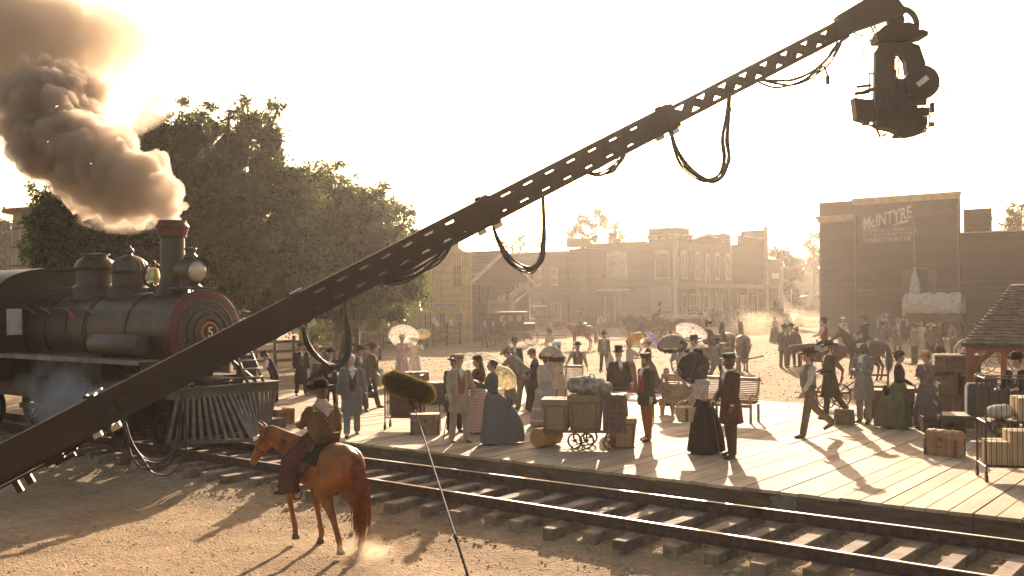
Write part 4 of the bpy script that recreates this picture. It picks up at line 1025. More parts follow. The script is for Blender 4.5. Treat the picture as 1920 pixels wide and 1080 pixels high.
m = MB(); wm.box(m, .002, .18, ZD, zt-.53, .001, .06); wm.box(m, tr1-.18, tr1, ZD, zt-.53, .001, .06); wm.box(m, tl, tl+.15, ZD, zz-.3, -.249, -.2); wm.box(m, .2, tr1-.2, wm.z(1700, 545), wm.z(1700, 542), .001, .05); adopt(b7, m.build('corner_board', mat('dull_brown_trim', (.11, .08, .06), .85)))
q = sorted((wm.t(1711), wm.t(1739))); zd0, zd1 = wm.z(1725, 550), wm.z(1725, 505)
m = MB(); wm.box(m, q[0], q[1], zd0, zd1, .003, .02); dd = adopt(b7, m.build('loft_doorway', mat('interior_shade', (.012, .010, .008), .9)))  # near-black sheet paints the shade inside the opening
m = MB(); wm.box(m, q[0]-.12, q[0], zd0, zd1+.12, .003, .09); wm.box(m, q[1], q[1]+.12, zd0, zd1+.12, .003, .09); wm.box(m, q[0], q[1], zd1, zd1+.12, .003, .088); wm.box(m, q[1]+.12, q[1]+.72, zd0, zd1, .003, .06); wm.box(m, q[0]-.75, q[0]-.12, zd0, zd1, .003, .06)
adopt(b7, m.build('loft_door', mat('loft_door_brown', (.10, .07, .05), .85)))
th = wm.t(1728); zh = wm.z(1728, 421)
m = MB(); m.beam(wm.p(th, zh, 0), wm.p(th-.1, zh+.1, 1.6), .12, .16); m.beam(wm.p(th, zh-1.3, .05), wm.p(th-.1, zh, 1.5), .07, .07); m.beam(wm.p(th-.25, zh-1.3, .05), wm.p(th-.2, zh, 1.2), .07, .07)
adopt(b7, m.build('hoist_beam', mat('hoist_wood', (.20, .15, .10), .85)))
m = MB(); m.tube([wm.p(th-.1, zh, 1.4), wm.p(th-.12, zd1+.15, 1.4)], .025, 6); m.tube([wm.p(th-.1, zh, 1.45), wm.p(th-.16, zd1+.9, 1.42), wm.p(th-.1, zd1+.5, 1.4)], .018, 6); m.box(wm.p(th-.1, zd1+.75, 1.4), (.18, .1, .25))
hoist_rope = m.build('rope', mat('rope', (.3, .24, .15), .9)); adopt(b7, hoist_rope)
m = MB().lathe([(.05, .15), (.12, 0), (.10, -.08), (.22, -.5), (.34, -1.1), (.40, -1.6), (.36, -2.0), (.2, -2.15), (.02, -2.2)], 20, M.Translation(wm.p(th-.1, zd1+.05, 1.4)), flute=.09, fn=6)
tag(m.build('hoisted_sack', cloth((.42, .38, .32)), smooth=50), 'pale cloth bundle hanging from the warehouse hoist before the loft door', 'sack')
# lettering
LM1, LM2 = LL, mat('faded_brown_letter', (.42, .34, .27), .85, var=.35, scale=2)
tq0, tq1 = wm.t(1620), wm.t(1711)
def fit(txt, z0, z1, t0, t1, mt, name='lettering'):
    me = text_mesh(txt, 1, .006, 'LEFT', bold=.012); xs_ = [v.co.x for v in me.vertices]; ys_ = [v.co.y for v in me.vertices]
    sx_, sy_ = (t1-t0)/(max(xs_)-min(xs_)), (z1-z0)/(max(ys_)-min(ys_)); x0, y0 = min(xs_), min(ys_)
    for v in me.vertices: v.co.x = (v.co.x-x0)*sx_; v.co.y = (v.co.y-y0)*sy_
    me.materials.append(mt); o = link(name, me); o.matrix_world = mat4(wm.d, V((0, 0, 1)), wm.n, wm.p(t0, z0, .015)); return o
zz = lambda y: wm.z(1665, y)
mc = fit('McINTYRE', zz(423), zz(400), tq0, tq1, LM1, 'wall_lettering')
rise = zz(423)-zz(435.0)
for v in mc.data.vertices:
    u_ = v.co.x/(tq1-tq0); v.co.x += .0; v.co.y += (u_-.5)*1.05*.75+.12-.35*(1-u_)*(1-v.co.y/(zz(400)-zz(423)))*0
tag(mc, 'painted name McINTYRE and freight lettering on the dark warehouse wall', 'sign')
def sub(o): o.parent = mc; o.matrix_parent_inverse = mc.matrix_world.inverted(); return o
sub(fit('SHIPPING & FREIGHT', zz(434.0), zz(427.5), tq0, tq1, LM2)); sub(fit('EXPORT GOODS \u2022 BOXES MADE TO ORDER', zz(442), zz(436), tq0, tq1, LM2)); sub(fit('SWEETWATER', zz(453.5), zz(444.5), tq0, tq1, LM2))
m = MB(); wm.poly(m, [(wm.t(1672), zz(424.5)), (wm.t(1701), zz(419)), (wm.t(1708), zz(414.5)), (wm.t(1690), zz(415.5))], .012, .02); sub(m.build('flourish', LM1))
# --- water tower
wt = thing('water_tower', 'grey plank water tower with flat conical roof at the far left', 'water tower', (*at_px(100, 50).xy, 0))
P0 = W(100, 400, 50).z
m = MB(); 
for k in range(36):
    a0, a1 = 2*pi*k/36, 2*pi*(k+.93)/36
    for r0 in (1.85,): 
        ring = lambda z, r: [V((r*cos(a0), r*sin(a0), z)), V((r*cos(a1), r*sin(a1), z)), V(((r-.05)*cos(a1), (r-.05)*sin(a1), z)), V(((r-.05)*cos(a0), (r-.05)*sin(a0), z))]
    m.rings([ring(3.6, 1.95), ring(P0, 1.75)])
m.lathe([(1.88, 3.62), (1.69, P0-.02)], 36)
m.build('tank_staves', mat('grey_staves', (.27, .23, .18), .85, var=.4, scale=2, stretch=(3, 3, .2), bump=.5), wt)
m = MB()
for z_ in (4.2, 5.2, 6.1, 7.0): r_ = 1.96-.2*(z_-3.6)/(P0-3.6); m.lathe([(r_, z_), (r_+.03, z_), (r_+.03, z_+.06), (r_, z_+.06)], 36, cap=False)
m.build('iron_hoop', DKW, wt)
MB().lathe([(2.25, P0-.02), (2.25, P0+.1), (.05, P0+.42)], 36).build('roof', mat('tower_roof', (.2, .15, .11), .85), wt)
for k in range(6):
    a = 2*pi*k/6; MB().beam((1.4*cos(a), 1.4*sin(a), 0), (1.3*cos(a), 1.3*sin(a), 3.6), .25, .25).build('leg', DKW, wt)
MB().box((0, 0, 3.5), (3.4, 3.4, .2)).build('deck', DKW, wt)
# ---------------- fences ----------------
def fence(name, label, pts, hz_, n_post, mt, rails, y=None, group=None, z0=ZD):
    root = thing(name, label, 'fence', (*pts[0].xy, z0), 0, group); O = root.location.copy(); a, b = pts
    m = MB(); r = random.Random(int(a.x*7))
    for k in range(n_post+1):
        p = a+(b-a)*k/n_post; q_ = MB(); q_.box(V((p.x, p.y, z0+hz_/2))-O, (.16, .16, hz_), rz=r.uniform(-.2, .2)); q_.build('post', mt, root)
    d_ = (b-a).normalized()
    for k in range(n_post):
        for z_ in rails:
            p, q = a+(b-a)*k/n_post, a+(b-a)*(k+1)/n_post
            q_ = MB().beam(V((p.x, p.y, z0+z_+r.uniform(-.03, .03)))-O-V((0, .1, 0)), V((q.x, q.y, z0+z_+r.uniform(-.03, .03)))-O-V((0, .1, 0)), .045, .15); q_.build('rail', mt, root)
    return root
FW = mat('fence_wood', (.16, .115, .075), .9, var=.4, scale=3, world=True)
FL = V((*at_px(440, 49).xy, 0)); FR_ = V((*at_px(712, 56).xy, 0))
fence('rail_fence', 'brown plank corral fence running behind the locomotive under the oaks', (FL, FR_), 1.55, 8, FW, (.35, .8, 1.25))
fence('rail_fence', 'low plank fence across the foot of the big oaks farther back', (V((*at_px(600, 66).xy, 0)), V((*at_px(800, 70).xy, 0))), 1.5, 7, FW, (.45, .9, 1.35))
fence('rail_fence', 'dark plank fence standing in front of the yellow shop door', (V((*at_px(812, 71.5).xy, 0)), V((*at_px(862, 76).xy, 0))), 1.6, 2, DKW, (.35, .8, 1.3))
fence('rail_fence', 'brown plank corral fence far left behind the locomotive cab', (V((*at_px(60, 47).xy, 0)), V((*at_px(440, 49).xy, 0))), 1.55, 9, FW, (.35, .8, 1.25))
# ---------------- trees ----------------
def leafmat(name, col, tr_=.35):
    return mat(name, col, .38, var=.45, scale=.9, bump=0, trans=tr_, world=True, spec=.5, tf=5, col2=[c*1.9 for c in col])
def tree(name, label, base, blobs, trunk, mt, n, size, bark=mat('oak_bark', (.045, .032, .022), .95, var=.4, scale=6, bump=.6), seed=1, group=None, core=True, gap=.0, cat='tree', sparse=False):
    root = thing(name, label, cat, base, 0, group); O = root.location.copy(); r = random.Random(seed)
    tm_ = MB(); top = V(trunk[1])
    pts = [V((0, 0, -.1)), (top-O)*.45+V((.15, .1, 0)), top-O]
    tm_.tube(smoothpath(pts, 5), [trunk[0]*(1-.055*i) for i in range(11)], 10)
    for c, rad in blobs:
        if rad*2 > trunk[0]: 
            st_ = (top-O)*r.uniform(.55, 1.0); e = V(c)-O; md_ = (st_+e)/2+V((r.uniform(-.3, .3), r.uniform(-.3, .3), -.2*rad))
            k0 = trunk[0]*r.uniform(.28, .42); tm_.tube(smoothpath([st_, md_, e], 4), [k0*(1-.1*i) for i in range(9)], 7)
            for _ in range(5 if not sparse else 9):
                d = V((r.gauss(0, 1), r.gauss(0, 1), r.gauss(.2, 1))).normalized(); tm_.tube([e, e+d*rad*.5+V((0, 0, .1)), e+d*rad*.95], [k0*.28, k0*.18, k0*.06], 5)
    tm_.build('trunk', bark, root, 60)
    m = MB(); tot = sum(q**2 for _, q in blobs)
    per = n
    for c, rad in blobs:
        c = V(c)-O; nc = max(3, int(per*rad**2/tot/9))
        K = int(7+rad*5); subs = []
        for _ in range(K):
            d = V((r.gauss(0, 1), r.gauss(0, 1), r.gauss(.15, 1))).normalized(); subs.append((c+d*rad*r.uniform(.45, .98), rad*r.uniform(.24, .46)))
        for _ in range(3):
            d = V((r.gauss(0, 1), r.gauss(0, 1), r.gauss(.3, 1))).normalized(); subs.append((c+d*rad*r.uniform(1.1, 1.35), rad*r.uniform(.12, .22)))
        K = len(subs)
        for _ in range(nc):
            sc__, sr_ = subs[r.randrange(K)]; d = V((r.gauss(0, 1), r.gauss(0, 1), r.gauss(0, .8))).normalized(); p = sc__+d*sr_*r.uniform(.3, 1.0)**.6
            cr_ = size*r.uniform(.8, 1.5)
            for _ in range(9):
                o = V((r.gauss(0, 1), r.gauss(0, 1), r.gauss(0, .8)))*cr_*.55; x = V((r.gauss(0, 1), r.gauss(0, 1), r.gauss(0, 1))).normalized(); y = x.orthogonal().normalized()
                y = (y*cos(r.uniform(0, 6))+x.cross(y)*sin(r.uniform(0, 6))).normalized(); s_ = size*r.uniform(.55, 1.25); pp = p+o
                m.add([pp-x*s_*.5, pp+y*s_*.28, pp+x*s_*.5, pp-y*s_*.28], [(0, 1, 2, 3)])
    cr = m.build('crown', mt, root)
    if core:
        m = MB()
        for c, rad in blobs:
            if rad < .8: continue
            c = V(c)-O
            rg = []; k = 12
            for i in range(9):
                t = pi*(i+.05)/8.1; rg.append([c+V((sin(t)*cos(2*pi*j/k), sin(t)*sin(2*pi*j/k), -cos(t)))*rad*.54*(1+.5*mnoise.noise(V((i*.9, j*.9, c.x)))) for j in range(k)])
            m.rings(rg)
        m.build('light_block_core', mat('shaded_leaf', (.012, .014, .005), .95, var=.4, scale=6, bump=.5, spec=.05), cr)  # solid dark cores added inside the crown to block light
    return root
OAK = leafmat('oak_leaf', (.013, .020, .004)); OAK2 = leafmat('oak_leaf_pale', (.017, .025, .006))
def B(lst, d, dd=3, seed=1):
    r = random.Random(seed); return [(W(x, y, d+r.uniform(-dd, dd)), rr) for x, y, rr in lst]
D1 = 46
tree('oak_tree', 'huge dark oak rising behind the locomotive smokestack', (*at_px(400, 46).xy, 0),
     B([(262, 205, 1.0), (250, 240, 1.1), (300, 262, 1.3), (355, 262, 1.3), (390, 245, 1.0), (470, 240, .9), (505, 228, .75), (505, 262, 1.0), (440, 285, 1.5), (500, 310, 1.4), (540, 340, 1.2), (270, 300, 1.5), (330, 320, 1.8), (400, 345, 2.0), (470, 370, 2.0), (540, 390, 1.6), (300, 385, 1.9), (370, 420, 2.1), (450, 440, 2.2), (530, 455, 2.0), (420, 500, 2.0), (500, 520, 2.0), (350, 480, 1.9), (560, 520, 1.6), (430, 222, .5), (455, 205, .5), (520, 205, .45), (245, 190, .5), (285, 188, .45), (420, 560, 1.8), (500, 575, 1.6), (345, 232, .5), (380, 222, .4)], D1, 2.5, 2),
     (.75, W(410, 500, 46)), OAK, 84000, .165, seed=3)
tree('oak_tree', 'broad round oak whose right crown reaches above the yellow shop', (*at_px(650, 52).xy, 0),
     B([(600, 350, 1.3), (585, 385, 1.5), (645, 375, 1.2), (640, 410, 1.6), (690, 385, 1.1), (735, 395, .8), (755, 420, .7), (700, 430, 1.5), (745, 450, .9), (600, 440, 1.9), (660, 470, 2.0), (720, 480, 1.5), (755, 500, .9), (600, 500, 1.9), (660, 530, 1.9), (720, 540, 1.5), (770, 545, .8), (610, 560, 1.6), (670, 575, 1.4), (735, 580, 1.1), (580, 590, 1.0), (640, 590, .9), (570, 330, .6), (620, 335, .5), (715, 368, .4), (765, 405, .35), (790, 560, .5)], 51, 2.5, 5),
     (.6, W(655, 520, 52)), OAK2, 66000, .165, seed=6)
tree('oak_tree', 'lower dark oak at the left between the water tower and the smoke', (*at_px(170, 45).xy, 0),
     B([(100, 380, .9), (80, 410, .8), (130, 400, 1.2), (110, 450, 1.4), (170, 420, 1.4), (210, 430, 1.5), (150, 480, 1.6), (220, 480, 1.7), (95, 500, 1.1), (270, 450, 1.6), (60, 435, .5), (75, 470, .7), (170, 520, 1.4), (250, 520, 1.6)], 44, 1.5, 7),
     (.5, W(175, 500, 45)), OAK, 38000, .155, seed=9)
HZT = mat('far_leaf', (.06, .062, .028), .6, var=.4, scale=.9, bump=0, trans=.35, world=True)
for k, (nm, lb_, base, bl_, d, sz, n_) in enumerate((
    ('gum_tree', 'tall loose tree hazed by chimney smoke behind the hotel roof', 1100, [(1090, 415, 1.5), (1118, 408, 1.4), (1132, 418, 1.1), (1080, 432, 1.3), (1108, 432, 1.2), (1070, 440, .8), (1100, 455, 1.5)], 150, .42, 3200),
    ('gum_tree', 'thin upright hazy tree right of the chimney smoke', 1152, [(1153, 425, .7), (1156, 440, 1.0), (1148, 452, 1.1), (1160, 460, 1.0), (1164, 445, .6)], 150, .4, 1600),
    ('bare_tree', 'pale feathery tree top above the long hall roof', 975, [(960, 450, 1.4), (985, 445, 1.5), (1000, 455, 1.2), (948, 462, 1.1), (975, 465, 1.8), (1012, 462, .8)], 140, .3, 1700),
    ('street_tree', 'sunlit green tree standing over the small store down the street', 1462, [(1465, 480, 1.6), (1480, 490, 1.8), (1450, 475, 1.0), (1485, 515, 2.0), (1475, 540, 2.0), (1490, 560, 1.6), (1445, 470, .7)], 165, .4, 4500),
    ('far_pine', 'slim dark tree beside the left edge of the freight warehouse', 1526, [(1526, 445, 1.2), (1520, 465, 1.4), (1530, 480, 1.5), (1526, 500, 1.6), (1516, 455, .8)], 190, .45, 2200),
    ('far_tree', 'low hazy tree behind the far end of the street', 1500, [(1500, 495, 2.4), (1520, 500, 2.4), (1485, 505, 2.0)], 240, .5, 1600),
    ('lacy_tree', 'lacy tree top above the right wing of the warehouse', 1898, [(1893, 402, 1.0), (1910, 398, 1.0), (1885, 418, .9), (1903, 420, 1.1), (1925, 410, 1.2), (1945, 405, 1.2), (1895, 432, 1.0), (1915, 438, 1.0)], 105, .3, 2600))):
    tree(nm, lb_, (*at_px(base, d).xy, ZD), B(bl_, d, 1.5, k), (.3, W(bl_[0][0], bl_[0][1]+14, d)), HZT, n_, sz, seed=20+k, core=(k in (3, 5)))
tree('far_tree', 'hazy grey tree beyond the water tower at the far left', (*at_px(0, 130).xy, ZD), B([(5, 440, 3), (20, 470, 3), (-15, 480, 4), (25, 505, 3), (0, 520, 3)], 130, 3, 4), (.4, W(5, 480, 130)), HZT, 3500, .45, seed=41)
# low scrub line far behind everything
m = MB(); r = random.Random(77)
for k in range(5200):
    x = r.uniform(-150, 190); d = r.uniform(225, 330); z = r.uniform(0, 5.5)*(0.6+.4*mnoise.noise(V((x*.03, 0, 0))))
    s_ = r.uniform(.5, 1.4); a = V((r.gauss(0, 1), r.gauss(0, 1), r.gauss(0, 1))).normalized(); b = a.orthogonal().normalized(); p = V((x, d, z)); m.add([p-a*s_, p+b*s_*.6, p+a*s_, p-b*s_*.6], [(0, 1, 2, 3)])
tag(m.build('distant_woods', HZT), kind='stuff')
# ---------------- people ----------------
def loft(m, pts, rad, xd=V((1, 0, 0)), n=18):
    "rings of (rx, ry) along pts; rx lies along xd"
    pts = [V(p) for p in pts]; rg = []
    for i, p in enumerate(pts):
        d = (pts[min(i+1, len(pts)-1)]-pts[max(i-1, 0)]).normalized(); x = (xd-d*xd.dot(d)).normalized(); y = d.cross(x)
        a, b = rad[i][:2]
        rg.append([p+x*a*cos(2*pi*k/n)+y*b*sin(2*pi*k/n) for k in range(n)])
    return m.rings(rg)
SKIN = {'w': (.36, .20, .13), 't': (.27, .145, .09), 'b': (.065, .035, .022), 'p': (.42, .26, .18)}
def skin(k): return mat('skin', SKIN[k], .55, var=.06, scale=5, bump=.05, spec=.4)
WHITE = (.62, .58, .52)
def check_mat(col, col2, sc_):
    key = ('check', tuple(col), tuple(col2), sc_)
    if key in MATS: return MATS[key]
    m = bpy.data.materials.new('checked_cloth'); m.use_nodes = True; n = m.node_tree; b = n.nodes['Principled BSDF']; tc = n.nodes.new('ShaderNodeTexCoord')
    sp = n.nodes.new('ShaderNodeSeparateXYZ'); n.links.new(tc.outputs['Object'], sp.inputs[0])
    an = n.nodes.new('ShaderNodeMath'); an.operation = 'ARCTAN2'; n.links.new(sp.outputs[0], an.inputs[0]); n.links.new(sp.outputs[1], an.inputs[1])
    outs = []
    for src, f in ((an.outputs[0], sc_*.33), (sp.outputs[2], sc_)):
        a = n.nodes.new('ShaderNodeMath'); a.operation = 'MULTIPLY'; a.inputs[1].default_value = f; n.links.new(src, a.inputs[0])
        c = n.nodes.new('ShaderNodeMath'); c.operation = 'FRACT'; n.links.new(a.outputs[0], c.inputs[0])
        g_ = n.nodes.new('ShaderNodeMath'); g_.operation = 'GREATER_THAN'; g_.inputs[1].default_value = .62; n.links.new(c.outputs[0], g_.inputs[0]); outs.append(g_)
    ad = n.nodes.new('ShaderNodeMath'); ad.operation = 'ADD'; n.links.new(outs[0].outputs[0], ad.inputs[0]); n.links.new(outs[1].outputs[0], ad.inputs[1])
    hf = n.nodes.new('ShaderNodeMath'); hf.operation = 'MULTIPLY'; hf.inputs[1].default_value = .5; n.links.new(ad.outputs[0], hf.inputs[0])
    mx_ = n.nodes.new('ShaderNodeMix'); mx_.data_type = 'RGBA'; mx_.inputs[6].default_value = (*col, 1); mx_.inputs[7].default_value = (*col2, 1)
    n.links.new(hf.outputs[0], mx_.inputs[0]); n.links.new(mx_.outputs[2], b.inputs['Base Color']); b.inputs['Roughness'].default_value = .9; b.inputs['Specular IOR Level'].default_value = .1
    MATS[key] = m; return m
HATP = {  # (radius, height) profile, extra height over the crown of the head
 'bowler': ([(.155, .012), (.165, .03), (.150, .012), (.103, .0), (.102, .05), (.098, .09), (.075, .122), (.03, .135)], .075),
 'top':    ([(.150, .02), (.155, .03), (.140, .008), (.100, .0), (.097, .10), (.104, .17), (.100, .175), (.02, .176)], .115),
 'wide':   ([(.21, .02), (.215, .03), (.19, .006), (.110, .0), (.106, .06), (.098, .11), (.07, .128), (.045, .118), (.01, .112)], .07),
 'boater': ([(.165, .0), (.167, .010), (.104, .010), (.104, .085), (.100, .09), (.01, .09)], .05),
 'cap':    ([(.11, .0), (.115, .02), (.125, .06), (.11, .085), (.05, .095)], .05),
 'bonnet': ([(.13, .0), (.15, .03), (.11, .02), (.105, .07), (.07, .10), (.02, .11)], .05),
 'straw':  ([(.22, .0), (.225, .012), (.10, .008), (.10, .06), (.08, .085), (.02, .09)], .045),
 'derby_small': ([(.125, .01), (.13, .02), (.095, .0), (.092, .06), (.07, .09), (.02, .095)], .04),
}
FIG = []
def limb_dirs(sg, swing, abd, bend, inn=.25, up=0):
    u = M.Rotation(R(swing), 3, 'X')@(M.Rotation(R(-sg*abd), 3, 'Y')@V((0, 0, -1)))
    f = V((-sg*inn, 1, up)).normalized(); f = (f-u*f.dot(u)).normalized()
    return u, (u*cos(R(bend))+f*sin(R(bend))).normalized()
def person(label, at=None, top=None, z=None, face=180, loc=None, height=None, sex='m', sk='w', coat=None, clen=.55, vest=(.08, .06, .05), shirt=WHITE, tie=(.03, .025, .025), trs=(.06, .05, .045),
           hat='bowler', hatc=(.04, .03, .025), band=None, hair=(.05, .03, .02), armL=(4, 8, 12), armR=(4, 8, 12), legs=(0, 0, 0, 0), lean=0, yaw=0, nod=0, beard=None, skirt=None, bodice=None, bustle=.06, hem=None,
           sit=None, detail=1, group=None, apron=None, hairlong=0, seed=0, belt=None, susp=None, full=1.0, bun=True, inn=.25, shoe=(.03, .022, .018), flip=False, collar=True, abd=3, buff=None):
    if z is None: z = ZD if detail < 1 else ZP
    ex = HATP[hat][1] if hat else (.03 if sex == 'f' else 0)
    if loc is None:
        p = G(at[0], at[1], z); tot = (at[1]-top)*p.y/F; h_ = tot/(1+ex/1.75)
        lo_, hi = (1.45, 1.95); h_ = min(hi, max(lo_, h_))
    else: p = V(loc); h_ = height or 1.72
    if height: h_ = height
    k = h_/1.75
    root = thing('person', label, 'person', p, R(face), group); root.scale = (k, k, k)
    hp_ = V((0, 0, .93)); Lr = M.Rotation(R(-lean), 3, 'X')
    def tp(x, y, zz): return hp_+Lr@V((x, y, zz-.93))
    # legs
    J = {}
    for sg, th, be in ((-1, legs[0], legs[1]), (1, legs[2], legs[3])):
        ab = abd if not sit else sit[2]
        hipj = V((sg*.095, 0, .92)); 
        if sit: th, be = sit[0], sit[1]
        a = M.Rotation(R(-sg*ab), 3, 'Y')
        d1 = a@V((0, sin(R(th)), -cos(R(th)))); d2 = a@V((0, sin(R(th-be)), -cos(R(th-be))))
        kn = hipj+d1*.43; an = kn+d2*.42; fd = V((sg*.12, cos(R(min(30, be*.4))), -sin(R(min(50, max(0, be-th)*.6))) if not sit else -.1)).normalized()
        J[sg] = (hipj, kn, an, fd)
    if not sit:
        dz = .085-min(J[-1][2].z, J[1][2].z); hp_ += V((0, 0, dz)); J = {s_: tuple([q[0]+V((0, 0, dz)), q[1]+V((0, 0, dz)), q[2]+V((0, 0, dz)), q[3]]) for s_, q in J.items()}
    fem = sex == 'f'; sw = .165 if fem else .19
    sh = {}; 
    for sg, A in ((-1, armL), (1, armR)):
        s0 = tp(sg*sw, 0, 1.415); u, f = limb_dirs(sg, A[0], A[1], A[2], A[3] if len(A) > 3 else inn, A[4] if len(A) > 4 else 0)
        u = Lr@u if lean < 40 else u
        el = s0+u*.285; wr = el+f*.245; sh[sg] = (s0, el, wr, f)
    # head frame
    nk = tp(0, 0, 1.50); HR = M.Rotation(R(yaw), 3, 'Z')@M.Rotation(R(-(nod+lean*.7)), 3, 'X'); hc = nk+HR@V((0, .02, .135))
    def hd(x, y, zz): return hc+HR@V((x, y, zz))
    m = MB(); n_ = 12
    loft(m, [tp(0, 0, .84), tp(0, 0, .93), tp(0, .0, 1.08), tp(0, .0, 1.25), tp(0, 0, 1.38), tp(0, 0, 1.46)], [(.12, .09), (.15, .10), (.115 if fem else .13, .085), (.14 if fem else .155, .10), (.15, .085), (.07, .06)], n=16)
    m.tube([tp(0, 0, 1.40), nk+V((0, 0, .03)), hd(0, 0, -.03)], [.06, .052, .052], 10)
    m.ell(hd(0, -.005, .02), (.073, .092, .10), HR, 16, 10); m.ell(hd(0, .030, -.045), (.052, .058, .062), HR, 12, 8); m.ell(hd(0, .055, -.082), (.026, .025, .022), HR, 10, 6)
    m.ell(hd(0, .098, -.018), (.012, .018, .026), HR, 8, 6); m.ell(hd(0, .088, .018), (.045, .012, .008), HR, 10, 6)
    for sg in (-1, 1): m.ell(hd(sg*.075, -.005, -.01), (.010, .020, .032), HR, 8, 6); m.ell(hd(sg*.038, .062, -.02), (.022, .022, .024), HR, 8, 6)
    m.ell(hd(0, .088, -.058), (.024, .010, .007), HR, 8, 6)
    for sg in (-1, 1):
        s0, el, wr, f = sh[sg]; m.tube([s0, (s0+el)/2, el, (el+wr)/2, wr], [.052, .046, .038, .036, .026], 10); m.ell(s0, (.055, .055, .055))
        hj, kn, an, fd = J[sg]; m.tube([hj+V((0, 0, .04)), (hj+kn)/2, kn, (kn*.6+an*.4), an], [.085, .075, .052, .052, .036], 12)
        m.tube([an, an+fd*.10+V((0, 0, -.045)), an+fd*.19+V((0, 0, -.055))], [.035, .035, .025], 8); m.ell(an+V((0, 0, -.05))-fd*.02, (.032, .04, .035))
        # hand: palm, four unequal fingers curled at the knuckles, thumb from the side of the palm
        side = f.cross(V((0, 0, 1))); side = side.normalized() if side.length > .15 else V((1, 0, 0))
        side = V((0, 1, 0)) if abs(f.z) > .8 else side
        side = (side-f*side.dot(f)).normalized(); pn = f.cross(side).normalized()
        if pn.dot(V((-sg, 0, 0))) < 0 and abs(f.z) > .8: pn = -pn
        elif abs(f.z) <= .8 and pn.z > 0: pn = -pn
        pal = wr+f*.05; rt = M((side, f, pn)).transposed(); m.ell(pal, (.040, .052, .017), rt, 12, 8)
        for q, (o, ln) in enumerate(((-.029, .062), (-.010, .072), (.010, .068), (.028, .052))):
            b0 = wr+f*.085+side*o; c1 = b0+f*ln*.5+pn*.006; c2 = c1+(f*.75+pn*.65).normalized()*ln*.42; m.tube([b0-f*.02, b0, c1, c2], [.010, .0095, .0088, .0075], 7)
        t0 = wr+f*.035+side*.034*(-1); t1 = t0-side*.028+f*.025+pn*.012; m.tube([t0+side*.012, t0, t1, t1+f*.03+pn*.008], [.013, .012, .010, .008], 7)
    vx = (.0095 if detail >= 1 else .019)
    body = remesh(m, 'body', skin(sk), vx, root, smooth=1)
    V_c = .017 if detail >= 1 else .028
    def garment(name, mb, col, vox=None, mt=None): return remesh(mb, name, mt or cloth(col), vox or V_c, root, smooth=2)
    # eyes and brows
    if detail >= 1 and abs(((face+yaw+180) % 360)-180) > 30:
        e = MB()
        for sg in (-1, 1): e.ell(hd(sg*.029, .079, .003), (.010, .006, .006), HR, 8, 5); 
        e.build('eyes', mat('dark_eye', (.015, .01, .008), .3), body)
        e = MB()
        for sg in (-1, 1): e.ell(hd(sg*.030, .089, .024), (.017, .006, .004), HR, 8, 5)
        e.build('brows', cloth(hair), body); e = MB(); e.ell(hd(0, .0965, -.057), (.019, .004, .003), HR, 8, 5); e.build('lips', mat('lips', [c*.55 for c in SKIN[sk]], .5, var=.05), body)
    # hair
    m = MB()
    if hair:
        m.ell(hd(0, -.022, .040), (.083, .092, .095), HR, 16, 10)
        m.ell(hd(0, -.05, -.01), (.074, .055, .07), HR, 12, 8)
        for sg in (-1, 1): m.ell(hd(sg*.070, .012, .018), (.014, .028, .045), HR, 8, 6)
        if fem and bun: m.ell(hd(0, -.10, .045), (.05, .045, .05), HR, 12, 8); m.ell(hd(0, -.02, .085), (.075, .07, .05), HR, 12, 8)
        if hairlong: m.tube([hd(0, -.06, .0), hd(0, -.10, -.12), tp(0, -.13, 1.42-hairlong*.4), tp(0, -.13, 1.40-hairlong)], [.07, .075, .07, .03], 10)
        remesh(m, 'hair', mat('hair', hair, .6, var=.4, scale=30, bump=.5, stretch=(1, 1, .2)), .012 if detail >= 1 else .02, body, 1)
    if beard:
        m = MB(); m.ell(hd(0, .05, -.085), (.05, .045, .05), HR, 10, 8); m.ell(hd(0, .088, -.045), (.035, .014, .010), HR, 8, 6)
        for sg in (-1, 1): m.ell(hd(sg*.058, .02, -.045), (.014, .035, .05), HR, 8, 6)
        remesh(m, 'beard', mat('hair', beard, .7, var=.3, scale=30), .012 if detail >= 1 else .02, body, 1)
    # legs and shoes
    if not skirt:
        m = MB()
        for sg in (-1, 1):
            hj, kn, an, fd = J[sg]; e_ = an+(an-kn).normalized()*.025; m.tube([hj+V((0, 0, .06)), hj+V((0, 0, -.02)), (hj+kn)/2, kn, (kn+an)/2, e_], [.10, .108, .094, .080, .074, .070], 14)
        loft(m, [tp(0, 0, .83), tp(0, -.01, .92), tp(0, 0, 1.03), tp(0, 0, 1.06)], [(.13, .10), (.175, .125), (.155*full, .115*full), (.15*full, .11*full)], n=18)
        garment('trousers', m, trs)
    for sg in (-1, 1):
        if skirt and detail < 1: break
        hj, kn, an, fd = J[sg]; m = MB(); side = fd.cross(V((0, 0, 1))).normalized(); rt = M((side, fd, side.cross(fd))).transposed()
        m.ell(an+fd*.03+V((0, 0, -.045)), (.042, .07, .045), rt, 12, 7); m.ell(an+fd*.115+V((0, 0, -.062)), (.045, .085, .032), rt, 12, 7); m.tube([an+V((0, 0, .04)), an+V((0, 0, -.04))], .048, 10)
        m.box(an+fd*.07+V((0, 0, -.086)), (.075, .25, .014), mtx=rt); m.build('shoe', mat('shoe_leather', shoe, .5, var=.2), root, 70)
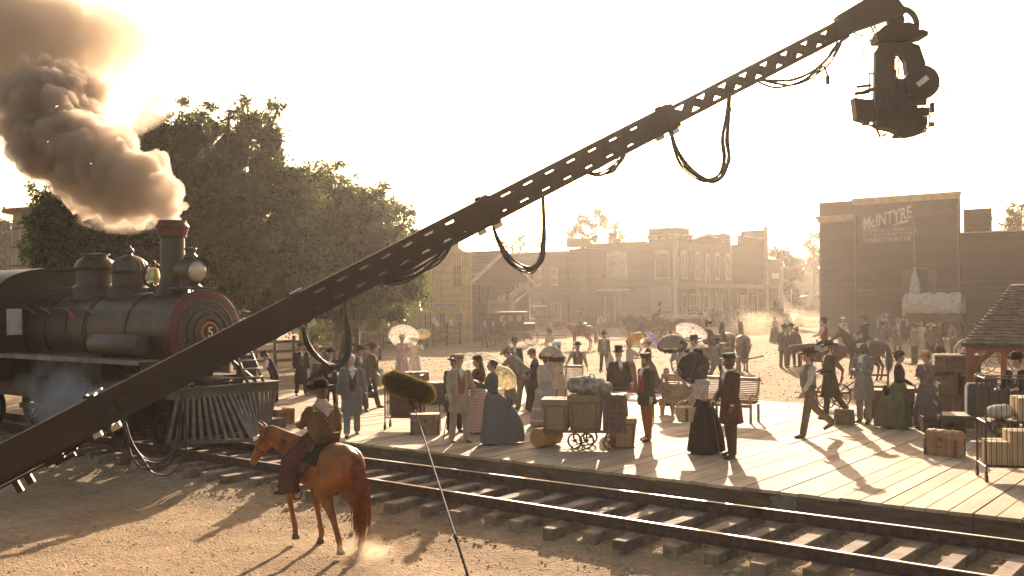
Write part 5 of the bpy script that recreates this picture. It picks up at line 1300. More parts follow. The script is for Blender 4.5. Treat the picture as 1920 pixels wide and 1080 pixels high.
    # torso
    def torso(m, gx, gy, waist=1.0, lo_z=.98):
        fw = (.128 if fem else .150*full)*waist; ft = (.098 if fem else .118*full)
        loft(m, [tp(0, 0, lo_z), tp(0, .005, 1.06), tp(0, .012, 1.20), tp(0, .012, 1.30), tp(0, 0, 1.39), tp(0, -.005, 1.45), tp(0, 0, 1.49)], [(fw+gx, ft+gy), (fw+gx, ft+gy), ((.150 if fem else .168*full)+gx, (.115 if fem else .122*full)+gy), ((.158 if fem else .180)+gx, (.120)+gy), ((.150 if fem else .172)+gx, .102+gy), (.105+gx, .078+gy), (.062+gx*.5, .06+gy*.5)], n=24)
        if fem:
            for sg in (-1, 1): m.ell(tp(sg*.065, .085+gy, 1.27), (.07, .055, .065), None, 12, 8)
    def sleeves(m, r, puff=0, cuff=1.0, end=.97):
        for sg in (-1, 1):
            s0, el, wr, f = sh[sg]; e_ = el+(wr-el)*end
            m.tube([s0+V((-sg*.03, 0, .0)), s0+V((0, 0, .0)), (s0+el)/2, el, (el+e_)/2, e_], [r*1.1, r*(1.22+puff), r*(1.08+puff*.7), r*.95, r*.86, r*.78*cuff], 12); m.ell(s0+V((0, 0, -.005)), (r*1.15*(1+puff),)*3)
            if puff: m.ell((s0*.65+el*.35), (r*1.35*(1+puff),)*3)
    if fem:
        m = MB(); torso(m, .006, .006); sleeves(m, .047, .22, .9); garment('bodice', m, bodice or coat or (.3, .25, .2))
        top_ = 1.075
    elif coat:
        m = MB(); torso(m, .022, .022); sleeves(m, .060)
        zb = 1.02-clen; q = max(0, clen-.25); st = max(abs(legs[0]), abs(legs[2]))/60 if not sit else 0
        pts = [tp(0, 0, 1.06), tp(0, -.005, .98), tp(0, -.012, .90)]; rad = [(.172*full, .138*full), (.185*full, .15*full), (.205*full, .165*full)]
        if not sit:
            for zz in (.80, .68, .56, .44, .32):
                if zz > zb: pts.append(tp(0, -.015-.03*lean/30, zz)); rad.append((.212+.05*(.9-zz), .175+.09*(.9-zz)+st*.12*(.95-zz)))
            pts.append(tp(0, -.02, zb)); rad.append((.214+.05*(.9-zb), .178+.09*(.9-zb)+st*.12*(.95-zb)))
        else: pts.append(tp(0, -.02, .86)); rad.append((.24, .19))
        loft(m, pts, rad, n=24); garment('coat', m, coat)
    else:
        m = MB(); torso(m, .010, .010, 1.0); sleeves(m, .058, .05); garment('shirt', m, shirt)
        if vest:
            m = MB(); torso(m, .019, .019, 1.0, .97); 
            for v_i, v in enumerate(m.v): pass
            garment('waistcoat', m, vest, .02)
    # shirt front, tie, lapels, cuffs
    if not fem:
        fy = .142*(1+(full-1)*.8)+(.014 if coat else .008)
        def front(rows, off, name, col, par, xs=(-1, -.55, 0, .55, 1)):
            m = MB(); fr_, bk_ = [], []
            for zz, hw in rows:
                for q in xs:
                    x = q*hw; y = fy*sqrt(max(.05, 1-(x/.205)**2))+off-(.055 if zz > 1.44 else .022 if zz > 1.38 else (.004 if zz > 1.3 else 0))
                    fr_.append(tp(x, y, zz)); bk_.append(tp(x, y-.03, zz))
            nx_, nr_ = len(xs), len(rows); N = len(fr_); fs = [(i*nx_+k_, i*nx_+k_+1, (i+1)*nx_+k_+1, (i+1)*nx_+k_) for i in range(nr_-1) for k_ in range(nx_-1)]
            fs += [tuple(N+q for q in f[::-1]) for f in fs]; ed = [k_ for k_ in range(nx_)]+[i*nx_+nx_-1 for i in range(1, nr_)]+[(nr_-1)*nx_+k_ for k_ in range(nx_-2, -1, -1)]+[i*nx_ for i in range(nr_-2, 0, -1)]
            fs += [(ed[i], ed[(i+1) % len(ed)], N+ed[(i+1) % len(ed)], N+ed[i]) for i in range(len(ed))]
            m.add(fr_+bk_, fs); return m.build(name, cloth(col), par, 50)
        if coat and vest: front([(.99, .045), (1.10, .07), (1.22, .082), (1.33, .074), (1.40, .06), (1.46, .045)], .004, 'waistcoat', vest, root)
        if coat or vest: front([(1.25, .004), (1.32, .028), (1.38, .042), (1.43, .042), (1.475, .038)], .010, 'shirt_front', shirt, root)
        if tie and (coat or vest): front([(1.27, .004), (1.30, .014), (1.40, .017), (1.455, .030)], .017, 'necktie', tie, root, (-1, 0, 1))
        if collar:
            m = MB(); loft(m, [nk+V((0, .0, -.035)), nk+HR@V((0, .004, .022))], [(.064, .064), (.058, .058)], n=18); m.build('collar', cloth(shirt), root, 60)
        if coat and detail >= 1:
            m = MB()
            for sg in (-1, 1): s0, el, wr, f = sh[sg]; m.tube([el+(wr-el)*.93, wr+f*.012], [.037, .036], 12)
            m.build('cuffs', cloth(shirt), root, 60)
    if susp:
        m = MB()
        for sg in (-1, 1): m.tube([tp(sg*.085, .13, 1.03), tp(sg*.085, .145, 1.25), tp(sg*.09, .10, 1.42), tp(sg*.08, 0, 1.47), tp(sg*.07, -.10, 1.40), tp(sg*.03, -.135, 1.22), tp(sg*.06, -.125, 1.02)], .012, 6)
        m.build('braces', cloth(susp), root)
    if belt:
        m = MB(); loft(m, [tp(0, 0, 1.02), tp(0, 0, 1.065)], [(.178 if not fem else .142, .142 if not fem else .112)]*2, n=24); m.build('belt', mat('belt_leather', belt, .5), root, 60)
    # skirt
    if skirt:
        rg = []; n2 = 60; r_ = random.Random(seed+int(p.x*50)); ph = r_.uniform(0, 6); fl = full
        Z = [1.09, 1.05, 1.0, .93, .84, .70, .55, .40, .25, .12, .03] if not sit else [1.09, 1.0, .93, .84, .74, .70]
        for zz in Z:
            t = (1.09-zz)/1.06; r0 = .120+.060*min(1, t*6)+.130*fl*t; ring = []
            for q in range(n2):
                a = 2*pi*q/n2; pl = 1+(.012+.05*t)*(sin(a*9+ph+.5*sin(3*a))+.5*sin(a*17+ph*2))
                x, y = cos(a)*r0*1.0*pl, sin(a)*r0*.95*pl
                if y < 0: y -= bustle*sin(min(pi, max(0, (t-.02)*2.4)))*(-sin(a))**1.5*1.6+bustle*1.3*t*(-sin(a))
                ring.append(V((x+(hp_.x), y-.0, zz+(hp_.z-.93))))
            rg.append(ring)
        m = MB().rings(rg); sk_ = m.build('skirt', skirt if isinstance(skirt, bpy.types.Material) else cloth(skirt, trans=.05), root, 80)
        if hem:
            for zi in (9, 7)[:len(hem)]:
                m = MB(); a_, b_ = rg[zi], rg[zi-1] if zi > 7 else rg[zi-1]
                r1 = [V((v.x*1.012, v.y*1.012, v.z)) for v in a_]; r2 = [a_[i].lerp(b_[i], .4) for i in range(n2)]; r2 = [V((v.x*1.012, v.y*1.012, v.z)) for v in r2]
                m.rings([r1, r2], cap=False); m.build('hem_band', cloth(hem[0]), sk_, 80)
        if apron or bustle > .1:
            m = MB()
            for q in range(9):
                a = r_.uniform(-pi*.85, -pi*.15); m.ell(V((cos(a)*.15, sin(a)*(.16+bustle*1.3), .78+r_.uniform(-.12, .14))), (.09, .07, .10))
            garment('bustle_drape', m, apron or (bodice or (.2, .2, .2)), .02)
        if belt is None and fem: 
            m = MB(); loft(m, [tp(0, 0, 1.045), tp(0, 0, 1.09)], [(.142, .112)]*2, n=24); m.build('waistband', cloth([c*.5 for c in (bodice or (.2, .2, .2))]), root, 60)
    # hat
    if hat:
        pr = HATP[hat][0]; tilt = M.Rotation(R(-6), 3, 'X'); base = hd(0, -.012, .075); hm_ = (HR@tilt).to_4x4(); hm_.translation = base
        if hat in ('wide', 'straw'):
            m = MB(); vs = []; n3 = 32
            for r0, z0 in pr:
                for q in range(n3): a = 2*pi*q/n3; up_ = .035*abs(cos(a))**2*(1 if r0 > .15 else 0); vs.append(hm_@V((r0*cos(a)*(1 if r0 < .15 else .95), r0*sin(a)*1.08, z0+up_-(.012 if r0 > .15 else 0)*abs(sin(a)))))
            m.add(vs, [(i*n3+q, i*n3+(q+1) % n3, (i+1)*n3+(q+1) % n3, (i+1)*n3+q) for i in range(len(pr)-1) for q in range(n3)]+[tuple((len(pr)-1)*n3+q for q in range(n3)), tuple(range(n3))[::-1]])
        else: m = MB().lathe([(r0, z0) for r0, z0 in pr], 28, hm_@M.Scale(1.08, 4, V((0, 1, 0))))
        if hat == 'cap': m.prism([hm_@V(q) for q in ((-.08, .08, .01), (.08, .08, .01), (.06, .16, 0), (-.06, .16, 0))], V((0, 0, 0)), V((0, 0, .01)))
        ho = m.build('hat', cloth(hatc), root, 50)
        if band or hat in ('wide', 'boater', 'top', 'bowler'):
            rb = {'wide': .112, 'boater': .106, 'top': .102, 'bowler': .106}.get(hat, .107); m = MB().lathe([(rb, .012), (rb, .04), (rb-.006, .041)], 28, hm_@M.Scale(1.08, 4, V((0, 1, 0))), cap=False); m.build('hatband', cloth(band or [c*.5 for c in hatc]), ho, 50)
        if hat in ('bonnet', 'derby_small', 'straw') and fem:
            m = MB(); r_ = random.Random(seed+3)
            for q in range(7): a = r_.uniform(0, 6.3); m.ell(hm_@V((.09*cos(a), .09*sin(a), .05+r_.uniform(-.02, .03))), (.03, .03, .028), None, 8, 6)
            m.build('trimming', cloth(band or [min(1, c*2+.03) for c in hatc]), ho, 60)
    FIG.append((root, sh)); root['_h'] = k
    return root
def hand_world(root, sg, ext=.06):
    sh = [s_ for r_, s_ in FIG if r_ == root][0]; s0, el, wr, f = sh[sg]; k = root['_h']
    return root.location+M.Rotation(root.rotation_euler.z, 3, 'Z')@((wr+f*ext)*k)
def parasol(label, handle, tip, r, col, trim=None, depth=.3, sc_=14, lace=True, mt=None):
    "handle: where the hand holds it; tip: top of the canopy"
    h, t = V(handle), V(tip); ax = (t-h).normalized(); root = thing('parasol', label, 'parasol', h)
    m = MB().tube([-ax*.12, t-h+ax*.08], .009, 8); m.build('pole', mat('pole_wood', (.12, .07, .04), .5), root, 60)
    x = ax.cross(V((0, 0, 1))); x = x.normalized() if x.length > .05 else V((1, 0, 0)); y = ax.cross(x); T_ = mat4(x, y, ax, t-h)
    n = 48; vs = []; pr = [(0.01, 0), (.25, -.03), (.5, -.11), (.75, -.27), (.9, -.43), (1.0, -.58)]
    for q, zz in pr:
        for k_ in range(n):
            a = 2*pi*k_/n; sc2 = 1-.05*abs(sin(a*4))**1 * q; e = .04*abs(sin(a*4)) if q > .95 else 0
            vs.append(T_@V((r*q*sc2*cos(a), r*q*sc2*sin(a), zz*r*depth*1.9+e*r)))
    vs += [v-ax*.006 for v in vs]; N = len(pr); off = N*n
    fs = [(i*n+k_, i*n+(k_+1) % n, (i+1)*n+(k_+1) % n, (i+1)*n+k_) for i in range(N-1) for k_ in range(n)]
    fs += [tuple(off+q for q in f[::-1]) for f in fs]+[((N-1)*n+k_, (N-1)*n+(k_+1) % n, off+(N-1)*n+(k_+1) % n, off+(N-1)*n+k_) for k_ in range(n)]
    can = MB().add(vs, fs).build('canopy', mt or mat('parasol_cloth', col, .8, var=.35, scale=sc_, bump=0, trans=.5), root, 60)
    m = MB()
    for k_ in range(8):
        a = 2*pi*k_/8; pts = [T_@V((r*q*cos(a), r*q*sin(a), zz*r*depth*1.9-.012)) for q, zz in pr]; m.tube(pts, .004, 5)
    m.build('ribs', mat('pole_wood', (.12, .07, .04), .5), can)
    if trim:
        m = MB(); a_ = [T_@V((r*.99*cos(2*pi*k_/n), r*.99*sin(2*pi*k_/n), -.57*r*depth*1.9)) for k_ in range(n)]; b_ = [T_@V((r*(1.0+.02*(k_ % 2))*cos(2*pi*k_/n), r*(1.0+.02*(k_ % 2))*sin(2*pi*k_/n), -.58*r*depth*1.9-.10-.03*(k_ % 3 == 0))) for k_ in range(n)]
        m.rings([a_, b_], cap=False); m.build('fringe', cloth(trim, trans=.2), can)
    return root
def stick(label, a, b, name='walking_cane', r=.011, col=(.05, .03, .02), cat='cane', knob=True):
    a, b = V(a), V(b); root = thing(name, label, cat, b)
    m = MB().tube([V((0, 0, 0)), a-b], [r*.7, r], 8); m.build('shaft', mat('cane_wood', col, .4), root, 60)
    if knob: MB().ell(a-b+V((0, 0, .01)), (.022, .022, .022)).build('handle', metal('knob_metal', (.4, .35, .28)), root, 60)
    return root
# ---------------- horses ----------------
def horse(label, loc, face, h=1.5, col=(.16, .065, .025), mane=(.03, .02, .015), pose='stand', legs=None, neck=(0, 0), headturn=0, saddle=None, blanket=None, detail=0, tail=1, group=None, harness=False, tailc=None):
    k = h/1.5; root = thing('horse', label, 'horse', loc, R(face), group); root.scale = (k, k, k)
    H_ = mat('horse_coat', col, .62, var=.3, scale=3.5, bump=.12, spec=.25, detail=9); m = MB()
    loft(m, [(0, -.83, 1.20), (0, -.74, 1.22), (0, -.58, 1.24), (0, -.40, 1.235), (0, -.15, 1.17), (0, .12, 1.15), (0, .36, 1.17), (0, .54, 1.20), (0, .68, 1.20)], [(.07, .10), (.19, .22), (.265, .285), (.285, .30), (.275, .30), (.27, .315), (.245, .33), (.18, .26), (.09, .15)], n=24)
    for sg in (-1, 1): m.ell((sg*.14, -.55, 1.22), (.16, .27, .26)); m.ell((sg*.12, .46, 1.16), (.14, .20, .28))
    m.ell((0, .38, 1.44), (.07, .22, .09))
    yaw, low = R(neck[0]), neck[1]
    def nr(p): p = V(p)-V((0, .5, 1.3)); a = M.Rotation(-R(low), 3, 'X')@p; a = M.Rotation(yaw, 3, 'Z')@a; return a+V((0, .5, 1.3))
    xn = M.Rotation(yaw, 3, 'Z')@V((1, 0, 0))
    loft(m, [V((0, .38, 1.22)), V((0, .52, 1.32)).lerp(nr((0, .52, 1.32)), .5), nr((0, .74, 1.53)), nr((0, .93, 1.74)), nr((0, 1.0, 1.82))], [(.15, .27), (.135, .235), (.10, .185), (.082, .145), (.07, .11)], xn, 20)
    pol = nr((0, 1.0, 1.82)); Hh = M.Rotation(yaw+R(headturn), 3, 'Z'); xh = Hh@V((1, 0, 0)); fw = Hh@(M.Rotation(-R(low*.6), 3, 'X')@V((0, .66, -.75))).normalized()
    upv = xh.cross(fw).normalized()
    def hq(a, b, c): return pol+fw*b+xh*a+upv*c
    loft(m, [hq(0, -.06, -.02), hq(0, .08, -.03), hq(0, .20, -.03), hq(0, .36, -.01), hq(0, .48, -.005), hq(0, .56, -.01)], [(.06, .075), (.088, .125), (.082, .115), (.056, .078), (.052, .064), (.036, .04)], xh, 18)
    for sg in (-1, 1):
        m.tube([hq(sg*.05, -.02, .05), hq(sg*.062, -.05, .12), hq(sg*.062, -.075, .19)], [.032, .03, .006], 8); m.ell(hq(sg*.078, .15, .035), (.016, .022, .02)); m.ell(hq(sg*.036, .52, .015), (.018, .02, .018))
    # legs: (shoulder/hip point), knee/hock, fetlock, hoof
    base = {'fl': [(-.13, .46, 1.02), (-.135, .47, .56), (-.13, .47, .17), (-.13, .52, .05)], 'fr': [(.13, .46, 1.02), (.135, .47, .56), (.13, .47, .17), (.13, .52, .05)],
            'hl': [(-.15, -.48, 1.04), (-.155, -.38, .86), (-.15, -.66, .55), (-.14, -.61, .17), (-.14, -.56, .05)], 'hr': [(.15, -.48, 1.04), (.155, -.38, .86), (.15, -.66, .55), (.14, -.61, .17), (.14, -.56, .05)]}
    if legs: base.update(legs)
    hoof = []
    for nm, P in base.items():
        P = [V(q) for q in P]
        if nm[0] == 'f': m.tube([P[0]+V((0, 0, .12)), P[0], P[0].lerp(P[1], .5), P[1].lerp(P[0], .12), P[1], P[1].lerp(P[2], .15), P[1].lerp(P[2], .6), P[2], P[2].lerp(P[3], .55), P[3]], [.13, .105, .075, .056, .058, .044, .036, .045, .036, .046], 12)
        else: m.tube([P[0]+V((0, -.02, .1)), P[0], P[1], P[1].lerp(P[2], .45), P[2].lerp(P[1], .12), P[2], P[2].lerp(P[3], .2), P[2].lerp(P[3], .6), P[3], P[3].lerp(P[4], .55), P[4]], [.20, .19, .145, .088, .062, .062, .048, .040, .046, .037, .046], 12)
        hoof.append((P[-1], (P[-1]-P[-2]).normalized()))
    body = remesh(m, 'body', H_, .016 if detail else .026, root, smooth=3)
    m = MB()
    for p, d in hoof:
        q = d.lerp(V((0, .2, -1)), .5).normalized(); m.tube([p-q*.02, p+q*.05], [.047, .060], 12)
    m.build('hooves', mat('hoof', (.10, .075, .05), .6), root, 50)
    r_ = random.Random(int(loc[0]*31)); m = MB(); tc_ = tailc or mane
    ns = 260 if detail else 60
    for i in range(ns):
        o = V((r_.uniform(-1, 1), r_.uniform(-1, 1), r_.uniform(-1, 1))); s0 = V((o.x*.02, -.80+o.y*.02, 1.36+o.z*.02)); L_ = r_.uniform(.65, 1.0)*tail
        sp = .11; P = [s0, s0+V((o.x*.02, -.10, -.02)), s0+V((o.x*.05, -.17+o.y*.02, -.18)), s0+V((o.x*.9*sp, -.20+o.y*.05, -.5*L_)), s0+V((o.x*sp*r_.uniform(.4, 1.1), -.20+o.y*.09, -L_*.85)), s0+V((o.x*sp*r_.uniform(.2, 1.2), -.17+o.y*.10, -L_*1.08))]
        w0 = .007 if detail else .016; m.tube(P, [w0*1.3, w0*1.2, w0, w0*.9, w0*.6, w0*.15], 4, cap=False)
    m.build('tail', mat('horse_hair', tc_, .5, var=.5, scale=12, trans=.25), root, 60)
    m = MB()
    for i in range(150 if detail else 36):
        t = r_.random(); a = nr((0, .46+.54*t, 1.50+.40*t)) if t > .12 else V((0, .46, 1.5)); sd = (1 if r_.random() < .85 else -1); L_ = r_.uniform(.12, .24)
        w0 = .006 if detail else .014; m.tube([a+V((0, 0, -.03)), a+xn*sd*.05+V((0, 0, .015)), a+xn*sd*.10+V((0, -.01, -L_*.6)), a+xn*sd*.115+V((r_.uniform(-.02, .02), -.02, -L_))], [w0, w0, w0*.8, w0*.2], 4, cap=False)
    for i in range(10): m.tube([hq(r_.uniform(-.03, .03), -.06, .05), hq(r_.uniform(-.04, .04), .04, .085), hq(r_.uniform(-.05, .05), .17, .07)], [.008, .008, .002], 4)
    m.build('mane', mat('horse_hair', mane, .5, var=.5, scale=12, trans=.25), root, 60)
    LE = mat('tack_leather', (.06, .03, .015), .5, var=.3)
    m = MB()
    for b_ in (.30, .12): m.tube([hq((.075 if b_ < .2 else .066)*cos(a)*1.12, b_, -.025+(.125 if b_ < .2 else .088)*sin(a)*1.02) for a in [2*pi*i/14 for i in range(15)]], .008, 5)
    for sg in (-1, 1): m.tube([hq(sg*.072, .30, .02), hq(sg*.094, .12, .0), hq(sg*.07, -.02, -.02)], .007, 5); m.tube([hq(sg*.062, .44, -.03), hq(sg*.10, .30, -.13), nr((sg*.13, .75, 1.45)), V((sg*.07, .34, 1.58))], .006, 5)
    m.build('bridle', LE, root)
    if blanket:
        m = MB(); rg = []
        for y in (-.34, -.30, 0, .28, .32):
            rg.append([V((.312*sin(a)*1.0, y, 1.185+.345*cos(a))) for a in [R(-82+164*i/14) for i in range(15)]]+[V((.295*sin(a), y, 1.185+.328*cos(a))) for a in [R(82-164*i/14) for i in range(15)]])
        m.rings(rg); m.build('saddle_blanket', cloth(blanket), root, 60)
    if saddle:
        m = MB(); loft(m, [(0, -.24, 1.55), (0, -.16, 1.53), (0, .02, 1.50), (0, .16, 1.52), (0, .22, 1.56)], [(.15, .05), (.19, .07), (.15, .05), (.13, .06), (.06, .05)]); m.ell((0, .23, 1.62), (.035, .03, .05)); loft(m, [(0, -.26, 1.56), (0, -.29, 1.66)], [(.16, .03), (.13, .02)])
        for sg in (-1, 1):
            m.prism([V((sg*.17, .12, 1.52)), V((sg*.17, -.16, 1.52)), V((sg*.335, -.12, 1.12)), V((sg*.335, .10, 1.10))], V((0, 0, 0)), V((sg*.02, 0, .01)))
            m.tube([V((sg*.34, .02, 1.15)), V((sg*.35, .04, .84))], .014, 6)
        sd_ = m.build('saddle', mat('saddle_leather', saddle, .45, var=.3), root, 50)
        for sg in (-1, 1): MB().tube([V((sg*.35-.05, .06, .74)), V((sg*.35-.065, .06, .82)), V((sg*.35, .06, .87)), V((sg*.35+.065, .06, .82)), V((sg*.35+.05, .06, .74)), V((sg*.35-.05, .06, .74))], .012, 6).build('stirrup', LE, sd_)
    if harness:
        m = MB(); loft(m, [(0, .50, 1.22), (0, .58, 1.26)], [(.25, .33), (.22, .30)]); rg = 0
        for y in (.1,): m.tube([V((.30*sin(a), y, 1.16+.335*cos(a))) for a in [2*pi*i/20 for i in range(21)]], .02, 5)
        for sg in (-1, 1): m.tube([V((sg*.25, .45, 1.15)), V((sg*.31, 0, 1.10)), V((sg*.30, -.6, 1.05)), V((sg*.28, -1.1, 1.0))], .015, 5)
        m.tube([V((0, .4, 1.52)), V((0, 0, 1.5)), V((0, -.6, 1.54))], .015, 5)
        m.build('harness', LE, root)
    root['_h'] = k
    return root
def rider(hs, label, seat=.06, **kw):
    k = hs['_h']; rz = hs.rotation_euler.z; hgt = kw.pop('height', 1.7); off = hs.location+M.Rotation(rz, 3, 'Z')@V((0, -.03*k, 0))
    z = hs.location.z+1.52*k-.88*hgt/1.75+seat
    return person(label, loc=(off.x, off.y, z), face=math.degrees(rz)+kw.pop('turn', 0), height=hgt, sit=kw.pop('sitp', (48, 62, 32)), **kw)
# ---------------- wheels and wagons ----------------
def wheel_mb(c, axis, r, spokes=12, w_=.05, rim=.05, hub=.07):
    axis = V(axis).normalized(); x = axis.cross(V((0, 0, 1))).normalized(); y = x.cross(axis); mt = mat4(x, y, axis, V(c)); m = MB()
    m.lathe([(r-rim, -w_/2), (r, -w_/2), (r, w_/2), (r-rim, w_/2), (r-rim, -w_/2)], 32, mt, cap=False); m.lathe([(hub*.7, -w_*1.6), (hub, -w_), (hub, w_), (hub*.7, w_*1.6)], 12, mt)
    for k in range(spokes): a = 2*pi*k/spokes; m.tube([mt@V((hub*.8*cos(a), hub*.8*sin(a), 0)), mt@V(((r-rim*.7)*cos(a), (r-rim*.7)*sin(a), 0))], [.022*r/.5*.8, .016*r/.5*.8], 6)
    return m
# ---------------- rider in front ----------------
hs = horse('glossy chestnut horse walking toward the locomotive with a reddish tail', G(655, 1045, 0)+V((-.46, .52, 0)), 42, h=1.46, detail=1, col=(.23, .088, .032), mane=(.20, .07, .02), tailc=(.22, .055, .015),
           saddle=(.07, .035, .02), blanket=(.045, .043, .03), neck=(20, 24), headturn=16, tail=1.02,
           legs={'fl': [(-.13, .46, 1.02), (-.135, .66, .62), (-.13, .52, .26), (-.13, .50, .12)], 'fr': [(.13, .46, 1.02), (.135, .36, .56), (.13, .22, .17), (.13, .25, .05)],
                 'hl': [(-.15, -.48, 1.04), (-.155, -.30, .86), (-.14, -.50, .56), (-.11, -.62, .24), (-.11, -.66, .10)], 'hr': [(.15, -.48, 1.04), (.155, -.44, .86), (.15, -.80, .55), (.13, -.80, .17), (.13, -.76, .05)]})
rd = rider(hs, 'rider in brown shirt and pale crossed braces on the chestnut horse beside the rails', susp=None, vest=None, shirt=(.17, .10, .055), hat='wide', hatc=(.025, .02, .012), armL=(34, 12, 62), armR=(6, 16, 28), trs=(.11, .055, .045), height=1.70, full=1.25, hair=(.10, .07, .05), turn=-6, collar=False, tie=None, detail=1, sitp=(46, 50, 34), nod=4, seat=-.09)
m = MB(); loft(m, [V((0, .0, 1.40)), V((0, .0, 1.46)), V((0, .01, 1.53)), V((0, .015, 1.57))], [(.20, .135), (.165, .115), (.088, .080), (.070, .066)], n=26)
remesh(m, 'neckerchief', cloth((.48, .38, .30)), .012, rd)
m = MB(); m.prism([V(q) for q in ((-.10, -.165, 1.44), (.10, -.165, 1.44), (.0, -.185, 1.33))], V((0, 0, 0)), V((0, .03, 0))); m.build('neckerchief_tail', cloth((.48, .38, .30)), rd)
m = MB()
for P in ([(-.13, -.02, 1.47), (-.11, -.165, 1.40), (.03, -.178, 1.22), (.07, -.165, 1.04)], [(.13, -.02, 1.47), (.10, -.165, 1.40), (.02, -.18, 1.22), (-.03, -.165, 1.04)], [(.02, -.18, 1.22), (.0, -.178, 1.12), (.02, -.165, 1.04)]):
    m.tube(smoothpath([V(q) for q in P], 4), .017, 6)
m.build('braces', cloth((.22, .145, .09)), rd, 60)
m = MB()    # long riding coat skirt over each leg
for sg in (-1, 1):
    hj, kn, an = [V(q) for q in ((sg*.10, .02, 1.00), (sg*.36, .27, .66), (sg*.44, .20, .26))]
    loft(m, [hj, hj.lerp(kn, .5), kn, kn.lerp(an, .55), an], [(.15, .17), (.14, .19), (.13, .21), (.12, .25), (.11, .29)], V((1, 0, 0)), 18)
remesh(m, 'riding_skirt', cloth((.115, .055, .045)), .016, rd)
soft_puff('dust_puff', G(672, 1052, 0)+V((.1, 0, .12)), (.55, .45, .30), smoke_mat('dust', (.92, .80, .62), 1.3, .4, soft=(3, 1.0, 1.6, 1.05, 1.8)))
# ---------------- people on the platform ----------------
Pp = person
GR, DG, NV, BRN, MAR, TAN, OLV, CRM = (.13, .12, .105), (.045, .04, .036), (.032, .034, .045), (.10, .065, .04), (.085, .038, .035), (.33, .25, .17), (.075, .07, .045), (.42, .35, .27)
Pp('man in dark waistcoat and white sleeves leaning toward the locomotive step', (515, 756), 655, face=80, vest=(.04, .035, .035), shirt=(.60, .58, .60), trs=(.025, .02, .03), hat='cap', hatc=(.02, .02, .025), lean=22, armL=(40, 8, 45), armR=(45, 8, 40), nod=20)
Pp('man in long black frock coat standing alone by the corral fence', (565, 741), 642, face=-150, coat=(.02, .018, .018), clen=.62, trs=(.02, .018, .018), hat='bowler', legs=(6, 4, -4, 2))
Pp('woman in wide straw hat and pale blue blouse behind the hanging cable', (594, 738), 646, face=-150, sex='f', bodice=(.30, .32, .33), skirt=(.12, .10, .08), hat='straw', hatc=(.42, .30, .14), band=(.3, .2, .1), detail=1)
Pp('man in fez shaped brown hat half hidden behind the bow tie man', (618, 734), 643, face=170, coat=(.14, .11, .08), hat='derby_small', hatc=(.30, .22, .12), trs=BRN)
p5 = Pp('man in navy frock coat, bow tie and bowler carrying a big dark bundle', (621, 772), 653, face=178, coat=NV, clen=.35, vest=(.5, .47, .42), tie=(.02, .02, .02), trs=(.045, .042, .042), hat='bowler', hatc=(.02, .018, .018), armL=(35, 15, 60), armR=(25, 10, 70))
m = MB(); hb = hand_world(p5, 1); q = thing('umbrella', 'folded black umbrella bundle held by the man with the bow tie', 'umbrella', hb)
m = MB(); m.lathe([(.02, -.5), (.03, -.45), (.10, -.05), (.15, .22), (.17, .30), (.05, .34), (.012, .36), (.012, .6)], 20, M.Rotation(R(60), 4, 'Y'), flute=.1, fn=8); m.build('folded_cloth', cloth((.02, .018, .02)), q, 50)
p6 = Pp('white haired stout man in grey coat striding forward with a cane', (660, 816), 664, face=-165, sk='p', coat=(.165, .155, .135), clen=.47, vest=(.07, .055, .05), trs=(.19, .19, .185), hat=None, hair=(.42, .40, .37), tie=(.6, .57, .52), full=1.18, armL=(14, 14, 18), armR=(-8, 14, 14), legs=(-14, 6, 22, 6), yaw=-20)
h6 = hand_world(p6, 1); stick('thin brown cane in the hand of the white haired striding man', (h6.x-.02, h6.y-.12, ZP+.01), h6)
m = MB()
for sg in (-1, 1): m.ell(V((sg*.045, .165, 1.43)), (.05, .018, .026)); m.ell(V((sg*.03, .162, 1.34)), (.022, .014, .07))
m.build('cravat', cloth((.62, .60, .55)), p6, 60)
Pp('man in pale grey jacket behind the man striding with a cane', (657, 762), 641, face=-140, coat=(.20, .20, .20), hat='bowler', trs=DG)
p8 = Pp('man in olive tweed suit and dark hat holding a small lantern', (677, 771), 648, face=-165, coat=(.12, .11, .085), vest=(.13, .12, .09), shirt=(.62, .6, .56), tie=(.05, .05, .06), trs=OLV, hat='bowler', hatc=(.03, .028, .02), armR=(12, 14, 20), legs=(8, 6, -8, 10))
hl_ = hand_world(p8, -1, .09); q = thing('lantern', 'small dark lantern hanging from the hand of the olive suited man', 'lantern', hl_-V((0, 0, .28)))
m = MB(); m.lathe([(.07, 0), (.075, .04), (.05, .06), (.06, .10), (.06, .15), (.04, .18), (.05, .2), (.02, .22)], 16); m.build('body', BLK, q, 40); MB().tube([V((.05*cos(a), 0, .2+.07*sin(a))) for a in [pi*i/8 for i in range(9)]], .006, 5).build('bail', BLK, q)
p9 = Pp('tall man in long olive overcoat and wide brown hat walking right', (696, 762), 639, face=-115, coat=(.10, .095, .06), clen=.72, trs=(.09, .06, .045), hat='wide', hatc=(.16, .06, .035), shoe=(.10, .05, .03), armL=(4, 6, 12), armR=(25, 10, 30), legs=(-20, 10, 24, 4), lean=6)
hb = hand_world(p9, -1); q = thing('sack', 'off white sack tucked under the arm of the overcoat man', 'sack', hb)
m = MB(); m.ell((0, 0, -.02), (.16, .14, .24)); m.ell((.04, 0, .18), (.09, .09, .08)); remesh(m, 'cloth_bag', cloth((.50, .47, .42)), .02, q)
